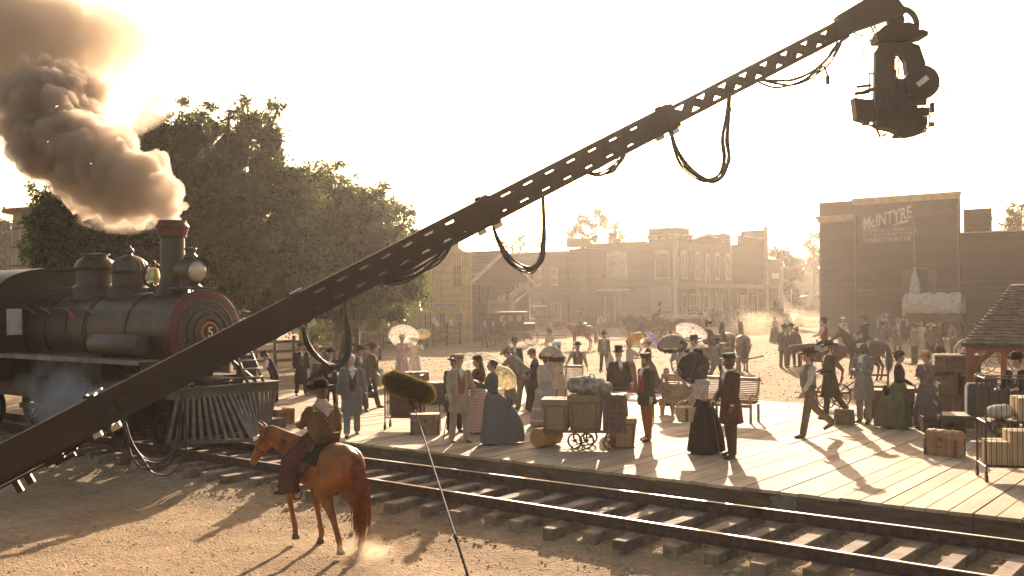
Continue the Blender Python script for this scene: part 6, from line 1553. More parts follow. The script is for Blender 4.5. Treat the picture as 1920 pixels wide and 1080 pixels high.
# two women with white parasols on the dirt
w1_ = Pp('woman in pale pink gown under a white lace parasol', (754, 716), 628, z=ZD+.1, face=-160, sex='f', sk='p', bodice=(.62, .42, .36), skirt=(.60, .44, .38), hat='bonnet', hatc=(.5, .38, .3), armR=(50, 10, 100), armL=(15, 10, 70), detail=1)
w2_ = Pp('woman in cream gown seen from behind under a yellow parasol', (778, 712), 632, z=ZD+.1, face=-30, sex='f', sk='p', bodice=(.62, .50, .40), skirt=(.64, .55, .45), hat='bonnet', hatc=(.25, .15, .1), armR=(50, 25, 100), armL=(10, 10, 60), detail=1)
parasol('white lace parasol held over the woman in pink', hand_world(w1_, 1), W(758, 626, w1_.location.y+.1), .62, (.75, .70, .66), depth=.22)
parasol('small pale yellow parasol of the woman in cream', hand_world(w2_, 1), W(791, 623, w2_.location.y-.1), .36, (.75, .58, .36), depth=.2)
# centre group
c1 = Pp('man in cream suit and straw boater leaning on a cane', (862, 828), 665, face=-160, sk='p', coat=(.40, .31, .22), clen=.42, vest=(.25, .11, .05), shirt=(.6, .55, .45), tie=(.25, .11, .05), trs=(.40, .32, .26), hat='boater', hatc=(.36, .25, .13), band=(.12, .08, .05), armL=(0, 18, 12), armR=(12, 14, 30), legs=(4, 2, -6, 2), shoe=(.09, .05, .035), full=1.1, yaw=-20)
h1 = hand_world(c1, 1); stick('slim cane under the hand of the cream suited man', G(831, 825, ZP+.01), h1)
q = hand_world(c1, 1); stick('second thin stick standing beside the cream suited man', G(827, 808, ZP+.01), W(822, 734, q.y+.9), knob=False)
Pp('man in dark bowler half hidden behind the cream suited man', (852, 810), 668, face=-150, coat=(.08, .06, .05), hat='bowler', hatc=(.06, .045, .035), trs=DG)
PK = check_mat((.50, .36, .30), (.28, .15, .13), 16)
Pp('woman with long brown hair, dark jacket and pink checked skirt', (897, 812), 668, face=115, sex='f', sk='w', bodice=(.085, .045, .03), skirt=PK, hat='derby_small', hatc=(.05, .03, .02), hairlong=.24, hair=(.07, .035, .02), armL=(15, 8, 40), armR=(10, 8, 30))
c4 = Pp('woman in teal bustled gown with dark hair piled up', (925, 833), 674, face=108, sex='f', sk='w', bodice=(.095, .10, .095), skirt=check_mat((.125, .128, .128), (.09, .094, .10), 30), hat=None, hair=(.045, .028, .018), armL=(30, 6, 95), armR=(26, 8, 85), bustle=.17, apron=(.075, .085, .08), full=.8)
parasol('white parasol tilted behind the woman with long brown hair', W(893, 720, c4.location.y+1.6), W(902, 672, c4.location.y+1.9), .50, (.74, .72, .68), depth=.2)
parasol('translucent yellow parasol resting low between the gown and stooping man', W(925, 735, c4.location.y+2.2), W(948, 702, c4.location.y+1.7), .32, (.74, .64, .44), depth=.35)
c5 = Pp('man in grey tweed stooping to lift a bag, pale hat on', (985, 768), 664, face=62, height=1.82, coat=(.19, .165, .135), clen=.34, trs=(.15, .13, .105), hat='bowler', hatc=(.36, .31, .26), lean=46, armL=(44, 6, 4), armR=(30, 8, 20), legs=(12, 6, -4, 8), nod=10)
Pp('broad man in black coat and hat behind the stooping man', (966, 735), 634, z=ZD+.1, face=180, coat=(.03, .027, .025), hat='wide', hatc=(.025, .02, .018), trs=DG, detail=1)
Pp('woman in black dress and flowered hat looking down', (1004, 770), 654, face=95, sex='f', bodice=(.035, .03, .035), skirt=(.03, .027, .03), hat='bonnet', hatc=(.10, .07, .08), band=(.4, .3, .3), nod=25, armL=(20, 6, 50))
DOT = check_mat((.30, .275, .235), (.13, .115, .095), 34)
Pp('woman in grey dotted skirt with pale bands and white gloves, back turned', (1024, 796), 664, face=-28, sex='f', bodice=(.36, .33, .28), skirt=DOT, hem=[(.50, .46, .40), 1], hat='derby_small', hatc=(.40, .32, .12), hair=(.035, .02, .014), belt=(.02, .018, .016), armL=(6, 10, 18), armR=(30, 8, 80), full=1.25, bustle=.12)
c9 = Pp('woman in long cream duster coat and big pale hat', (1046, 786), 641, face=150, sex='f', bodice=(.46, .40, .31), skirt=(.44, .38, .30), hat='straw', hatc=(.58, .52, .45), armL=(50, 6, 70), full=.62, bustle=.02)
parasol('cream parasol with black fringe tipped in front of the duster coat', hand_world(c9, -1), W(1037, 648, c9.location.y-.5), .30, (.50, .44, .36), trim=(.03, .025, .02), depth=.7)
Pp('man in brown waistcoat and rolled sleeves walking across the dirt', (1084, 736), 641, z=ZD, face=168, sk='t', vest=(.095, .065, .045), shirt=(.30, .26, .21), trs=(.10, .065, .035), hat='bowler', hatc=(.04, .03, .022), armL=(2, 18, 10), armR=(24, 26, 18), legs=(10, 8, -10, 14), tie=None, detail=1, beard=(.05, .03, .02))
c11 = Pp('man in grey jacket and black hat holding a pale sack', (1133, 698), 622, face=178, coat=(.20, .175, .15), clen=.25, vest=(.30, .26, .2), trs=(.045, .04, .035), hat='wide', hatc=(.03, .025, .02), armL=(2, 8, 6), armR=(4, 8, 6), detail=1, abd=4)
q = thing('sack', 'long pale sack hanging from the hand of the grey jacketed man', 'sack', hand_world(c11, -1)-V((0, 0, .62)))
m = MB(); m.lathe([(.02, 0), (.14, .03), (.17, .2), (.12, .45), (.04, .60), (.05, .66)], 16, flute=.08, fn=5); m.build('cloth_bag', cloth((.50, .45, .33), trans=.2), q, 50)
c12 = Pp('woman in rust red dress and white sleeves under the orange parasol', (1181, 742), 636, z=ZD, face=-78, sex='f', sk='w', bodice=(.45, .40, .36), skirt=(.24, .06, .035), hat=None, hair=(.05, .03, .02), armR=(50, 6, 100), armL=(30, 8, 60), detail=1, full=.75, belt=(.15, .04, .03))
parasol('fringed orange parasol of the woman in rust red', hand_world(c12, 1), W(1187, 626, c12.location.y-.1), .29, (.85, .45, .16), trim=(.7, .35, .1), depth=.36)
c13 = Pp('fair woman in black dress under a purple lace parasol', (1216, 740), 636, z=ZD, face=80, sex='f', sk='p', bodice=(.03, .03, .04), skirt=(.05, .05, .06), hat='bonnet', hatc=(.50, .46, .38), armR=(30, 6, 100), detail=1, full=.8)
parasol('purple lace parasol tilted behind the fair woman in black', hand_world(c13, 1, .02), W(1231, 634, c13.location.y+.3), .42, (.42, .35, .55), depth=.30)
Pp('stout white bearded man in black coat and tall top hat', (1161, 789), 666, face=-170, sk='p', coat=(.035, .028, .026), clen=.36, vest=(.045, .022, .025), trs=(.022, .018, .02), hat='top', hatc=(.012, .011, .012), hair=(.35, .33, .3), beard=(.42, .40, .36), full=1.32, armL=(2, 16, 30), armR=(2, 16, 22), abd=5, yaw=-28, height=1.66)
Pp('bearded man in green jacket, rust trousers and boater', (1213, 826), 663, face=120, coat=(.04, .042, .032), clen=.28, vest=(.2, .04, .03), tie=(.2, .03, .02), trs=(.22, .085, .035), hat='boater', hatc=(.11, .07, .05), band=(.04, .02, .02), beard=(.06, .035, .022), armL=(2, 6, 10), armR=(-6, 8, 16), legs=(5, 4, -5, 6), abd=1)
Pp('woman with curly dark hair sitting low behind the bench', (1250, 778), 700, face=175, height=1.55, sex='f', loc=(*G(1250, 775, ZP).xy, ZP-.42), bodice=(.05, .03, .03), skirt=(.07, .03, .03), hat=None, hair=(.035, .018, .012), sit=(80, 80, 6), armL=(30, 6, 60), armR=(30, 6, 60))
c17 = Pp('woman in grey gown and black hat seen from behind by the bench', (1279, 762), 641, face=20, sex='f', bodice=(.26, .26, .25), skirt=(.28, .28, .27), hat='bonnet', hatc=(.025, .02, .02), armL=(50, 12, 95), armR=(15, 8, 40))
parasol('black and cream floral parasol of the grey gowned woman', hand_world(c17, -1), W(1259, 631, c17.location.y+.1), .40, (.34, .27, .2), trim=(.015, .013, .012), depth=.42, sc_=22)
c18 = Pp('man in black coat and broad black hat behind the bench', (1303, 762), 630, face=130, coat=(.022, .02, .02), hat='wide', hatc=(.018, .015, .015), trs=DG)
parasol('pale pink parasol leaning above the man in the broad black hat', W(1281, 672, c18.location.y+2.5), W(1299, 614, c18.location.y+3.0), .50, (.82, .72, .70), depth=.30)
Pp('man in slate grey suit walking toward the wagon, back turned', (1344, 716), 632, z=ZD, face=-40, coat=(.12, .12, .115), clen=.32, trs=(.11, .11, .105), hat='bowler', hatc=(.03, .03, .028), legs=(-22, 10, 20, 4), lean=8, detail=1, armL=(10, 8, 30), armR=(-12, 8, 20))
c22 = Pp('woman in cream blouse and long black skirt carrying a basket under a black parasol', (1318, 850), 690, face=112, sex='f', sk='b', bodice=(.50, .42, .34), skirt=(.022, .018, .018), hat=None, hair=(.03, .02, .015), tie=None, armL=(48, 8, 100, .1), armR=(10, 14, 62, .5), full=1.0, bustle=.08, height=1.62)
parasol('black parasol edged with white beads on the basket woman\'s shoulder', hand_world(c22, -1), W(1303, 680, c22.location.y+.5), .30, (.018, .017, .02), trim=(.03, .03, .035), depth=.5, lace=False, mt=mat('black_silk', (.018, .017, .02), .7, var=.3, scale=10, trans=.05))
hb = hand_world(c22, 1); q = thing('basket', 'straw basket with leather strap carried by the woman in black skirt', 'basket', hb-V((0, 0, .36)), 0)
WIC = mat('wicker', (.38, .29, .17), .8, var=.45, scale=40, bump=.8)
m = MB(); m.rings([[V((x*sx_, y*sy_, z_)) for x, y in ((-1, -1), (0, -1.1), (1, -1), (1.1, 0), (1, 1), (0, 1.1), (-1, 1), (-1.1, 0))] for sx_, sy_, z_ in ((.13, .09, 0), (.155, .11, .14), (.18, .125, .28), (.165, .112, .28), (.15, .10, .2))]); m.build('weave', WIC, q, 40)
m = MB().tube([V((.17*cos(a), 0, .26+.14*sin(a))) for a in [pi*i/12 for i in range(13)]], .012, 6); m.build('handle', WIC, q); MB().box((0, -.128, .14), (.05, .012, .26)).build('strap', mat('saddle_leather', (.10, .05, .03), .5), q)
p23 = Pp('tall man in maroon coat and dark straw hat with a cane', (1370, 857), 663, face=112, sk='b', coat=(.095, .038, .032), clen=.44, shirt=(.6, .57, .53), tie=(.03, .02, .02), vest=(.06, .03, .03), trs=(.08, .045, .04), hat='boater', hatc=(.055, .055, .04), band=(.02, .018, .018), armL=(5, 8, 20), armR=(8, 6, 34), legs=(5, 3, -6, 4))
h_ = hand_world(p23, -1); h_2 = hand_world(p23, 1)
stick('dark walking cane held by the man in the maroon coat', (h_2.x+.1, h_2.y-.2, ZP+.01), h_2)
# right group
Pp('man in grey waistcoat, white shirt and brown wide hat striding left', (1517, 819), 651, face=98, sk='w', vest=(.21, .185, .15), shirt=(.50, .43, .36), tie=None, trs=(.17, .12, .075), hat='wide', hatc=(.085, .045, .022), shoe=(.10, .055, .03), belt=(.03, .018, .012), legs=(14, 2, -30, 22), armL=(16, 8, 20), armR=(-14, 10, 30), susp=(.2, .16, .12))
Pp('thin man in dark green frock coat and top hat walking left', (1556, 783), 639, face=92, sk='p', coat=(.045, .042, .03), clen=.52, trs=(.05, .038, .028), hat='wide', hatc=(.015, .015, .012), beard=(.03, .02, .015), armL=(14, 6, 60), armR=(8, 6, 60), legs=(12, 4, -24, 14))
Pp('man in pale grey frock coat and bow tie with hands clasped', (1620, 793), 643, face=135, sk='b', coat=(.22, .205, .18), clen=.50, vest=(.26, .24, .22), tie=(.04, .02, .02), trs=(.21, .195, .17), hat=None, hair=(.015, .012, .01), armL=(22, 6, 85, .7), armR=(22, 6, 85, .7), legs=(5, 2, -5, 4), height=1.80, yaw=35)
Pp('woman in black jacket and moss green skirt facing the luggage', (1686, 803), 659, face=-112, sex='f', sk='w', bodice=(.018, .015, .014), skirt=(.12, .115, .065), hat='bonnet', hatc=(.05, .035, .03), band=(.15, .08, .05), hair=(.05, .025, .015), armL=(10, 6, 50), armR=(20, 6, 40), bustle=.11, full=.95)
c_ = Pp('woman in plum gown with flowered apron and small yellow hat', (1738, 803), 659, face=125, sex='f', sk='w', bodice=check_mat((.19, .145, .13), (.10, .07, .07), 60), skirt=(.20, .135, .135), hat='derby_small', hatc=(.33, .22, .09), hair=(.05, .025, .015), armL=(30, 6, 125, .2), armR=(20, 6, 80, .7), apron=(.12, .085, .08), full=.85) if False else \
    Pp('woman in plum gown with flowered apron and small yellow hat', (1738, 803), 659, face=125, sex='f', sk='w', bodice=(.17, .125, .115), skirt=(.20, .135, .135), hat='derby_small', hatc=(.33, .22, .09), hair=(.05, .025, .015), armL=(30, 6, 125, .2), armR=(20, 6, 80, .7), full=.85)
m = MB()
rg = [[V(((.155+.13*t)*cos(a), (.15+.125*t)*sin(a)+.01, 1.03-.52*t-.10*(1-sin(a))*t)) for a in [R(q) for q in range(-20, 201, 10)]] for t in (0, .25, .5, .75, 1)]
rg = [r1+[p*1.0-V((0, .012, 0)) for p in r1[::-1]] for r1 in rg]; m.rings(rg); m.build('apron', check_mat((.17, .14, .12), (.055, .04, .04), 48), c_, 60)
Pp('man in blue grey coat seated behind the stacked trunks', (1762, 790), 690, face=160, height=1.7, loc=(*G(1763, 778, ZP).xy, ZP-.12), sk='b', coat=(.20, .21, .22), hat='bowler', hatc=(.06, .045, .035), sit=(85, 85, 8), yaw=170)
Pp('boy in brown cap behind the gazebo post', (1808, 785), 676, face=-60, height=1.5, z=ZP, sk='w', shirt=(.5, .47, .42), vest=None, hat='cap', hatc=(.12, .06, .03), trs=DG)
p_r = Pp('man in black coat handling parcels at the right edge', (1915, 840), 660, face=125, coat=(.018, .015, .014), trs=DG, hat='bowler', hatc=(.02, .018, .015), armL=(40, 8, 50), armR=(45, 6, 40), lean=10)
# ---------------- people and horses on the square ----------------
def bg(lst, **kw):
    for e in lst:
        label, at, top, face = e[:4]; k_ = dict(e[4]) if len(e) > 4 else {}; Pp(label, at, top, face=face, detail=.5, **k_, **kw)
F_ = dict(sex='f')
bg([('man in teal coat standing first in the line by the stagecoach', (909, 653), 594, -170, dict(coat=(.05, .075, .06), trs=(.05, .07, .06))),
    ('man in dark jacket in the middle of the line by the stagecoach', (925, 650), 593, 175, dict(coat=(.06, .045, .04), clen=.3, trs=(.16, .12, .09))),
    ('man in reddish jacket at the end of the line by the stagecoach', (947, 651), 596, 150, dict(coat=(.11, .055, .045), clen=.3, trs=(.18, .14, .11), legs=(8, 0, -14, 0))),
    ('man in tan shirt and orange hat crossing before the stagecoach', (1030, 641), 595, 165, dict(vest=None, shirt=(.36, .27, .19), trs=(.09, .06, .045), hat='wide', hatc=(.30, .10, .04), belt=(.03, .02, .015), legs=(8, 4, -10, 8))),
    ('man with dark satchel walking behind the cream duster', (1031, 680), 619, 160, dict(vest=None, shirt=(.45, .38, .3), trs=(.07, .05, .04), hat='wide', hatc=(.06, .04, .03))),
    ('woman in blue bodice and white skirt standing on the buggy', (1147, 606), 567, 170, dict(sex='f', bodice=(.16, .18, .26), skirt=(.45, .43, .42), hat='straw', hatc=(.5, .45, .36))),
    ('man in white shirt beside the buggy wheel', (1126, 628), 583, -150, dict(vest=(.1, .07, .05), shirt=(.5, .46, .4), hat=None)),
    ('man in pale shirt behind the hotel wagon team', (1235, 612), 577, 170, dict(shirt=(.5, .46, .4), vest=None)),
    ('woman in violet jacket by the hotel corner', (1279, 615), 574, 160, dict(sex='f', bodice=(.15, .12, .20), skirt=(.2, .15, .12), hat='bonnet')),
    ('woman in white gown and dark shawl near the hotel corner', (1294, 616), 577, 150, dict(sex='f', bodice=(.12, .1, .09), skirt=(.5, .46, .42), hat='bonnet')),
    ('man in olive coat and bowler on the hotel boardwalk', (1306, 614), 573, -160, dict(coat=(.09, .09, .06), hat='bowler')),
    ('woman in pink skirt on the hotel boardwalk', (1313, 614), 576, 170, dict(sex='f', bodice=(.12, .12, .09), skirt=(.34, .22, .18), hat='straw', hatc=(.3, .22, .14))),
    ('woman in white shawl stepping off the hotel boardwalk', (1322, 614), 580, -140, dict(sex='f', bodice=(.48, .44, .40), skirt=(.2, .16, .12), hat='bonnet')),
    ('man in brown coat leaning on a hotel porch post', (1336, 612), 576, 150, dict(coat=(.12, .08, .05), hat='wide')),
    ('man in dark suit waiting on the hotel porch', (1346, 611), 577, 175, dict(coat=(.06, .05, .045), hat='bowler')),
    ('woman in dusty rose gown on the hotel porch', (1354, 612), 573, -160, dict(sex='f', bodice=(.30, .2, .16), skirt=(.32, .22, .18), hat='straw', hatc=(.4, .32, .2))),
    ('man in white sleeves on the hotel porch steps', (1362, 613), 577, 160, dict(vest=(.14, .1, .08), shirt=(.5, .45, .4), hat='wide')),
    ('woman holding a pale shawl left of the mounted man in white', (1403, 616), 575, 170, dict(sex='f', bodice=(.4, .36, .3), skirt=(.26, .2, .15), hat='straw', hatc=(.45, .4, .3))),
    ('woman in light blouse behind the mounted man in white', (1413, 615), 577, -150, dict(sex='f', bodice=(.42, .36, .3), skirt=(.2, .15, .1), hat='bonnet')),
    ('man in brown hat by the false front store', (1425, 614), 579, 160, dict(coat=(.13, .1, .07), hat='wide')),
    ('woman in cream blouse and brown skirt waiting near the carriage', (1453, 643), 593, -150, dict(sex='f', bodice=(.46, .40, .32), skirt=(.13, .08, .055), hat=None)),
    ('woman in white blouse beyond the two talking men', (1475, 640), 591, 170, dict(sex='f', bodice=(.50, .45, .38), skirt=(.16, .1, .07), hat=None)),
    ('woman in trailing black gown crossing the street', (1499, 612), 577, -120, dict(sex='f', bodice=(.04, .035, .035), skirt=(.05, .04, .035), hat='bonnet', bustle=.14)),
    ('man in grey suit with head bowed in the talking pair', (1469, 690), 604, -155, dict(coat=(.13, .115, .09), clen=.32, trs=(.12, .10, .08), hat='bowler', hatc=(.05, .04, .03), nod=20)),
    ('man in brown suit facing the grey suit in the talking pair', (1484, 688), 606, 140, dict(coat=(.09, .065, .05), clen=.32, trs=(.08, .06, .045), hat='bowler', hatc=(.05, .04, .03))),
    ('man in cap carrying a woven pack on his back', (1500, 688), 613, 60, dict(coat=(.14, .10, .07), clen=.2, trs=(.07, .05, .04), hat='cap', hatc=(.3, .24, .18), lean=12, armR=(50, 10, 60))),
    ('woman in white bonnet behind the red waistcoated rider', (1581, 655), 594, 160, dict(sex='f', bodice=(.4, .36, .32), skirt=(.3, .25, .2), hat='bonnet', hatc=(.6, .56, .5))),
    ('girl in white blouse between the two mounted riders', (1584, 668), 607, 170, dict(sex='f', bodice=(.55, .5, .44), skirt=(.3, .25, .2), hat=None)),
    ('woman in white apron right of the green coated rider', (1621, 668), 608, 110, dict(sex='f', bodice=(.5, .45, .4), skirt=(.45, .4, .34), hat=None)),
    ('pale dusty man walking along the warehouse wall', (1557, 628), 583, 100, dict(coat=(.35, .3, .22), hat='wide', hatc=(.4, .35, .28))),
    ('man in white shirt beside the warehouse door', (1653, 640), 588, 170, dict(vest=(.10, .08, .06), shirt=(.5, .46, .4), hat=None)),
    ('man in straw hat at the warehouse wall', (1661, 641), 587, -160, dict(vest=(.09, .07, .05), shirt=(.5, .46, .4), hat='wide', hatc=(.4, .34, .25))),
    ('man in dark coat seen side on at the edge of the right crowd', (1656, 671), 603, -100, dict(coat=(.09, .08, .065), clen=.3, trs=(.06, .05, .045), hat='bowler')),
    ('stout man in long tan coat with folded arms', (1683, 665), 596, 175, dict(coat=(.19, .12, .075), clen=.55, vest=(.4, .34, .26), trs=(.16, .11, .075), hat='wide', hatc=(.28, .18, .1), armL=(25, 8, 95, .8), armR=(25, 8, 95, .8), full=1.2)),
    ('man in white shirt by the covered wagon front wheel', (1695, 640), 588, 140, dict(vest=(.08, .06, .045), shirt=(.5, .46, .4), hat='bonnet', hatc=(.5, .46, .4))),
    ('man in tan jacket with his back to the platform', (1715, 684), 600, 40, dict(coat=(.30, .20, .13), clen=.24, trs=(.08, .06, .045), hat='wide', hatc=(.22, .14, .09))),
    ('woman in white dress between the tan jacket and brown shirt', (1729, 667), 602, 160, dict(sex='f', bodice=(.46, .4, .34), skirt=(.42, .37, .32), hat=None)),
    ('man in rust brown shirt and pale hat, arms down', (1745, 690), 598, 180, dict(vest=None, shirt=(.20, .12, .065), trs=(.07, .05, .04), hat='wide', hatc=(.36, .30, .23), armL=(16, 8, 45, .8), armR=(16, 8, 45, .8), full=1.15)),
    ('woman in dark red dress behind the rust shirted man', (1761, 666), 601, -150, dict(sex='f', bodice=(.16, .08, .05), skirt=(.10, .06, .045), hat=None)),
    ('man in tan vest and dark cap standing apart at the right', (1788, 680), 595, 100, dict(vest=(.22, .15, .09), shirt=(.30, .21, .13), trs=(.20, .14, .085), hat='bowler', hatc=(.04, .03, .025), armL=(14, 6, 60), armR=(14, 6, 60)))])
# balcony people of the gabled hall
zb_ = wg.z(920, 588)
for px, lb, kw in ((925, 'woman in pale blouse on the gabled hall balcony', dict(sex='f', bodice=(.4, .3, .25), skirt=(.3, .2, .16), hat=None)), (933, 'man in white shirt on the gabled hall balcony', dict(shirt=(.45, .4, .34), vest=None, hat=None)), (941, 'man in dark coat at the right end of the gabled hall balcony', dict(coat=(.06, .05, .045), hat='wide'))):
    p = wg.p(wg.t(px), zb_, .6); Pp(lb, loc=tuple(p), height=1.65, face=-130, detail=.5, **kw)
# horses
tk = V((0, 0, 0))
h1 = horse('chestnut horse seen from behind standing in the square', (*G(1090, 655, ZD).xy, ZD), 62, h=1.55, col=(.22, .10, .035), mane=(.3, .2, .1), blanket=(.10, .08, .06), saddle=(.06, .035, .02), neck=(15, 18))
rider(h1, 'rider in khaki shirt and pale hat on the chestnut horse in the square', vest=None, shirt=(.30, .23, .12), trs=(.12, .09, .06), hat='wide', hatc=(.45, .40, .34), detail=.5, lean=6)
h2 = horse('dark bay horse facing the platform by the hotel porch', (*G(1384, 630, ZD).xy, ZD), 170, h=1.6, col=(.09, .045, .025), blanket=(.1, .08, .06), saddle=(.05, .03, .02))
rider(h2, 'rider in white shirt and tan waistcoat near the hotel porch', vest=(.28, .2, .13), shirt=(.52, .47, .42), trs=(.1, .07, .05), hat=None, detail=.5)
h3 = horse('dark bay horse with head lowered toward the left under the red rider', (*G(1545, 722, ZD).xy, ZD), 72, h=1.52, col=(.085, .030, .018), blanket=(.25, .24, .24), saddle=(.04, .02, .012), neck=(6, 42), detail=1, tail=1.0)
rider(h3, 'woman rider in red waistcoat, white sleeves and brown bowler', sex='m', vest=(.30, .045, .03), shirt=(.58, .52, .48), tie=None, trs=(.05, .035, .03), hat='bowler', hatc=(.10, .05, .03), detail=.5, susp=None, armL=(30, 8, 45), armR=(20, 10, 40), turn=-20)
h4 = horse('brown horse seen from behind beside the warehouse riders', (*G(1622, 712, ZD).xy, ZD), 40, h=1.55, col=(.07, .03, .02), mane=(.025, .015, .01), blanket=(.40, .36, .28), saddle=(.05, .03, .015), detail=1, neck=(20, -5))
rider(h4, 'rider in dark green coat and tan hat with back to the platform', coat=(.042, .046, .024), hat='wide', hatc=(.20, .13, .07), trs=(.06, .055, .035), detail=.5, armL=(20, 10, 50), armR=(10, 12, 30))
h5 = horse('grey brown horse seen from behind with dusty rump', (*G(1392, 696, ZD).xy, ZD), -8, h=1.62, col=(.17, .105, .06), mane=(.35, .24, .12), neck=(0, -12), harness=False, tailc=(.05, .035, .02), detail=1)
h6 = horse('dark harnessed horse with pricked ears at the head of the spring wagon', (*G(1362, 690, ZD).xy, ZD), 155, h=1.6, col=(.06, .028, .016), neck=(0, -14), harness=True)
# ---------------- vehicles ----------------
def frame_of(loc, rz): return M.Translation(V(loc))@M.Rotation(R(rz), 4, 'Z')
CWD = mat('wagon_wood', (.10, .065, .04), .85, var=.35, scale=4, bump=.3); CBK = mat('coach_black', (.035, .026, .02), .5, .1, var=.3)
SPK = mat('spoke_wood', (.17, .11, .065), .75, var=.3)
def wagon(name, label, cat, loc, rz, L=2.6, Wd=1.1, zb=.85, sideh=.5, rf=.50, rb_=.65, canvas=None, roof=None, seat=True, body=CWD, tub=False, slats=0):
    root = thing(name, label, cat, loc, R(rz))
    m = MB(); m.box((0, 0, zb), (Wd, L, .06)); 
    for sg in (-1, 1): m.box((sg*Wd/2, 0, zb+.03+sideh/2), (.04, L, sideh)); 
    for e in (-1, 1): m.box((0, e*L/2, zb+.03+sideh/2), (Wd-.04, .04, sideh))
    for sg in (-1, 1):
        for k in range(4): m.box((sg*(Wd/2+.03), -L/2+.2+k*(L-.4)/3, zb+sideh/2), (.03, .07, sideh+.1))
    m.build('body', body, root)
    m = MB(); m.box((0, L*.36, .75*zb), (Wd*.9, .08, .08)); m.box((0, -L*.36, .75*zb), (Wd*.9, .08, .08)); m.box((0, 0, zb-.1), (.1, L, .08)); m.tube([(0, L*.36, rf), (0, L*.5+.2, .5), (0, L*.5+2.3, .75)], .035, 6)
    m.tube([(-Wd/2-.2, L*.36, rf), (Wd/2+.2, L*.36, rf)], .03, 8); m.tube([(-Wd/2-.2, -L*.36, rb_), (Wd/2+.2, -L*.36, rb_)], .03, 8); m.build('undercarriage', CWD, root)
    for sg in (-1, 1):
        wheel_mb((sg*(Wd/2+.16), L*.36, rf), (1, 0, 0), rf, 12).build('wheel', SPK, root, 40); wheel_mb((sg*(Wd/2+.16), -L*.36, rb_), (1, 0, 0), rb_, 14).build('wheel', SPK, root, 40)
    if seat: m = MB(); m.box((0, L*.30, zb+sideh+.22), (Wd, .4, .05)); m.box((0, L*.30-.2, zb+sideh+.42), (Wd, .04, .35)); m.box((0, L*.30, zb+sideh*.5+.1), (.9*Wd, .06, sideh+.2)); m.build('seat', body, root)
    if roof:
        m = MB(); rg = [[V(((Wd/2+.15)*cos(a)*1.0, y, roof+.16*sin(a))) for a in [pi*i/10 for i in range(11)]]+[V(((Wd/2+.15)*cos(a), y, roof-.05+.16*sin(a))) for a in [pi*(10-i)/10 for i in range(11)]] for y in (-L/2, L/2)]
        m.rings(rg); m.build('roof', body if roof < 3 and not tub else mat('red_canopy', (.32, .07, .035), .8), root)
        for sg in (-1, 1):
            for e in (-1, 1): MB().tube([(sg*Wd/2, e*L*.45, zb), (sg*Wd/2, e*L*.45, roof)], .025, 6).build('post', body, root)
    if canvas:
        n2 = 22; rg = []; r_ = random.Random(5)
        for i in range(29):
            y = -L/2-.25+(L+.5)*i/28; sag = .13*abs(sin(pi*i/28*4))**.7; ring = []
            for q in range(n2+1):
                a = pi*q/n2; x = (Wd/2+.14)*cos(a); zz = zb+sideh*.95+(canvas-zb-sideh*.95-.16+.16*(1-abs(1-2*i/28))*0+sag*1.0)*sin(a)**.6; ring.append(V((x*(1+.03*sin(i*2.1+q)), y, zz+.02*sin(q*2+i*.7)-(.1*abs(sin(i*1.3))) * (q in (0, n2)))))
            rg.append(ring+[p_*1.0-V((0, 0, .015))+V((-.015 if p_.x > 0 else .015, 0, 0)) for p_ in ring[::-1]])
        m = MB().rings(rg, cap=False); m.build('canvas_cover', mat('wagon_canvas', (.56, .47, .37), .9, var=.2, scale=3, trans=.25, bump=.3), root, 70)
    return root
cw_ = G(1762, 660, ZD)
wagon('covered_wagon', 'covered wagon with sagging cream canvas parked before the freight warehouse', 'covered wagon', tuple(wm.p(wm.t(1762), ZD, 1.7)), math.degrees(atan2(US.y, US.x))+90, L=3.7, Wd=1.25, zb=1.25, sideh=.85, rf=.62, rb_=.78, canvas=3.6, seat=False)
wagon('spring_wagon', 'small dark spring wagon behind the bench with a driver on its seat', 'wagon', tuple(G(1322, 706, ZD)), -60, L=2.0, Wd=1.0, zb=.8, sideh=.35, rf=.48, rb_=.55)
sp_ = G(1322, 706, ZD)
Pp('driver in grey coat and black hat on the spring wagon seat', loc=(sp_.x+.15, sp_.y+.3, ZD+.55), height=1.7, face=-60, coat=(.13, .11, .09), hat='wide', hatc=(.03, .025, .02), sit=(75, 70, 8), armL=(40, 6, 40), armR=(40, 6, 40), detail=.5)
wagon('buggy', 'light open buggy with thin tall wheels in front of the hotel side wall', 'buggy', tuple(G(1158, 634, ZD)), 88, L=2.9, Wd=1.0, zb=1.0, sideh=.25, rf=.62, rb_=.85)
Pp('driver in white sleeves seated on the open buggy', loc=(G(1152, 634, ZD).x-.4, G(1152, 634, ZD).y, ZD+.62), height=1.7, face=90, vest=(.1, .06, .045), shirt=(.5, .45, .4), hat='wide', hatc=(.2, .1, .06), sit=(75, 70, 8), detail=.5)
wagon('freight_wagon', 'loaded dark freight wagon with four spoked wheels before the hotel corner', 'wagon', tuple(G(1268, 644, ZD)), 80, L=3.6, Wd=1.3, zb=1.05, sideh=.7, rf=.6, rb_=.8)
fw_ = G(1268, 644, ZD)
Pp('teamster in grey shirt and red hat driving the freight wagon', loc=(fw_.x-1.2, fw_.y+.1, ZD+1.22), height=1.75, face=80, vest=(.13, .09, .07), shirt=(.38, .32, .27), hat='wide', hatc=(.25, .10, .06), sit=(75, 70, 10), armL=(45, 6, 30), armR=(45, 6, 30), detail=.5)
q = thing('cargo_tarp', 'lumpy pale tarp load on the freight wagon', 'tarp', (fw_.x, fw_.y, ZD+1.7)); m = MB(); r_ = random.Random(8)
for k in range(14): m.ell((r_.uniform(-.9, 1.5), r_.uniform(-.4, .4), r_.uniform(0, .2)), (.4, .35, .25))
remesh(m, 'cloth_cover', cloth((.34, .27, .2)), .05, q)
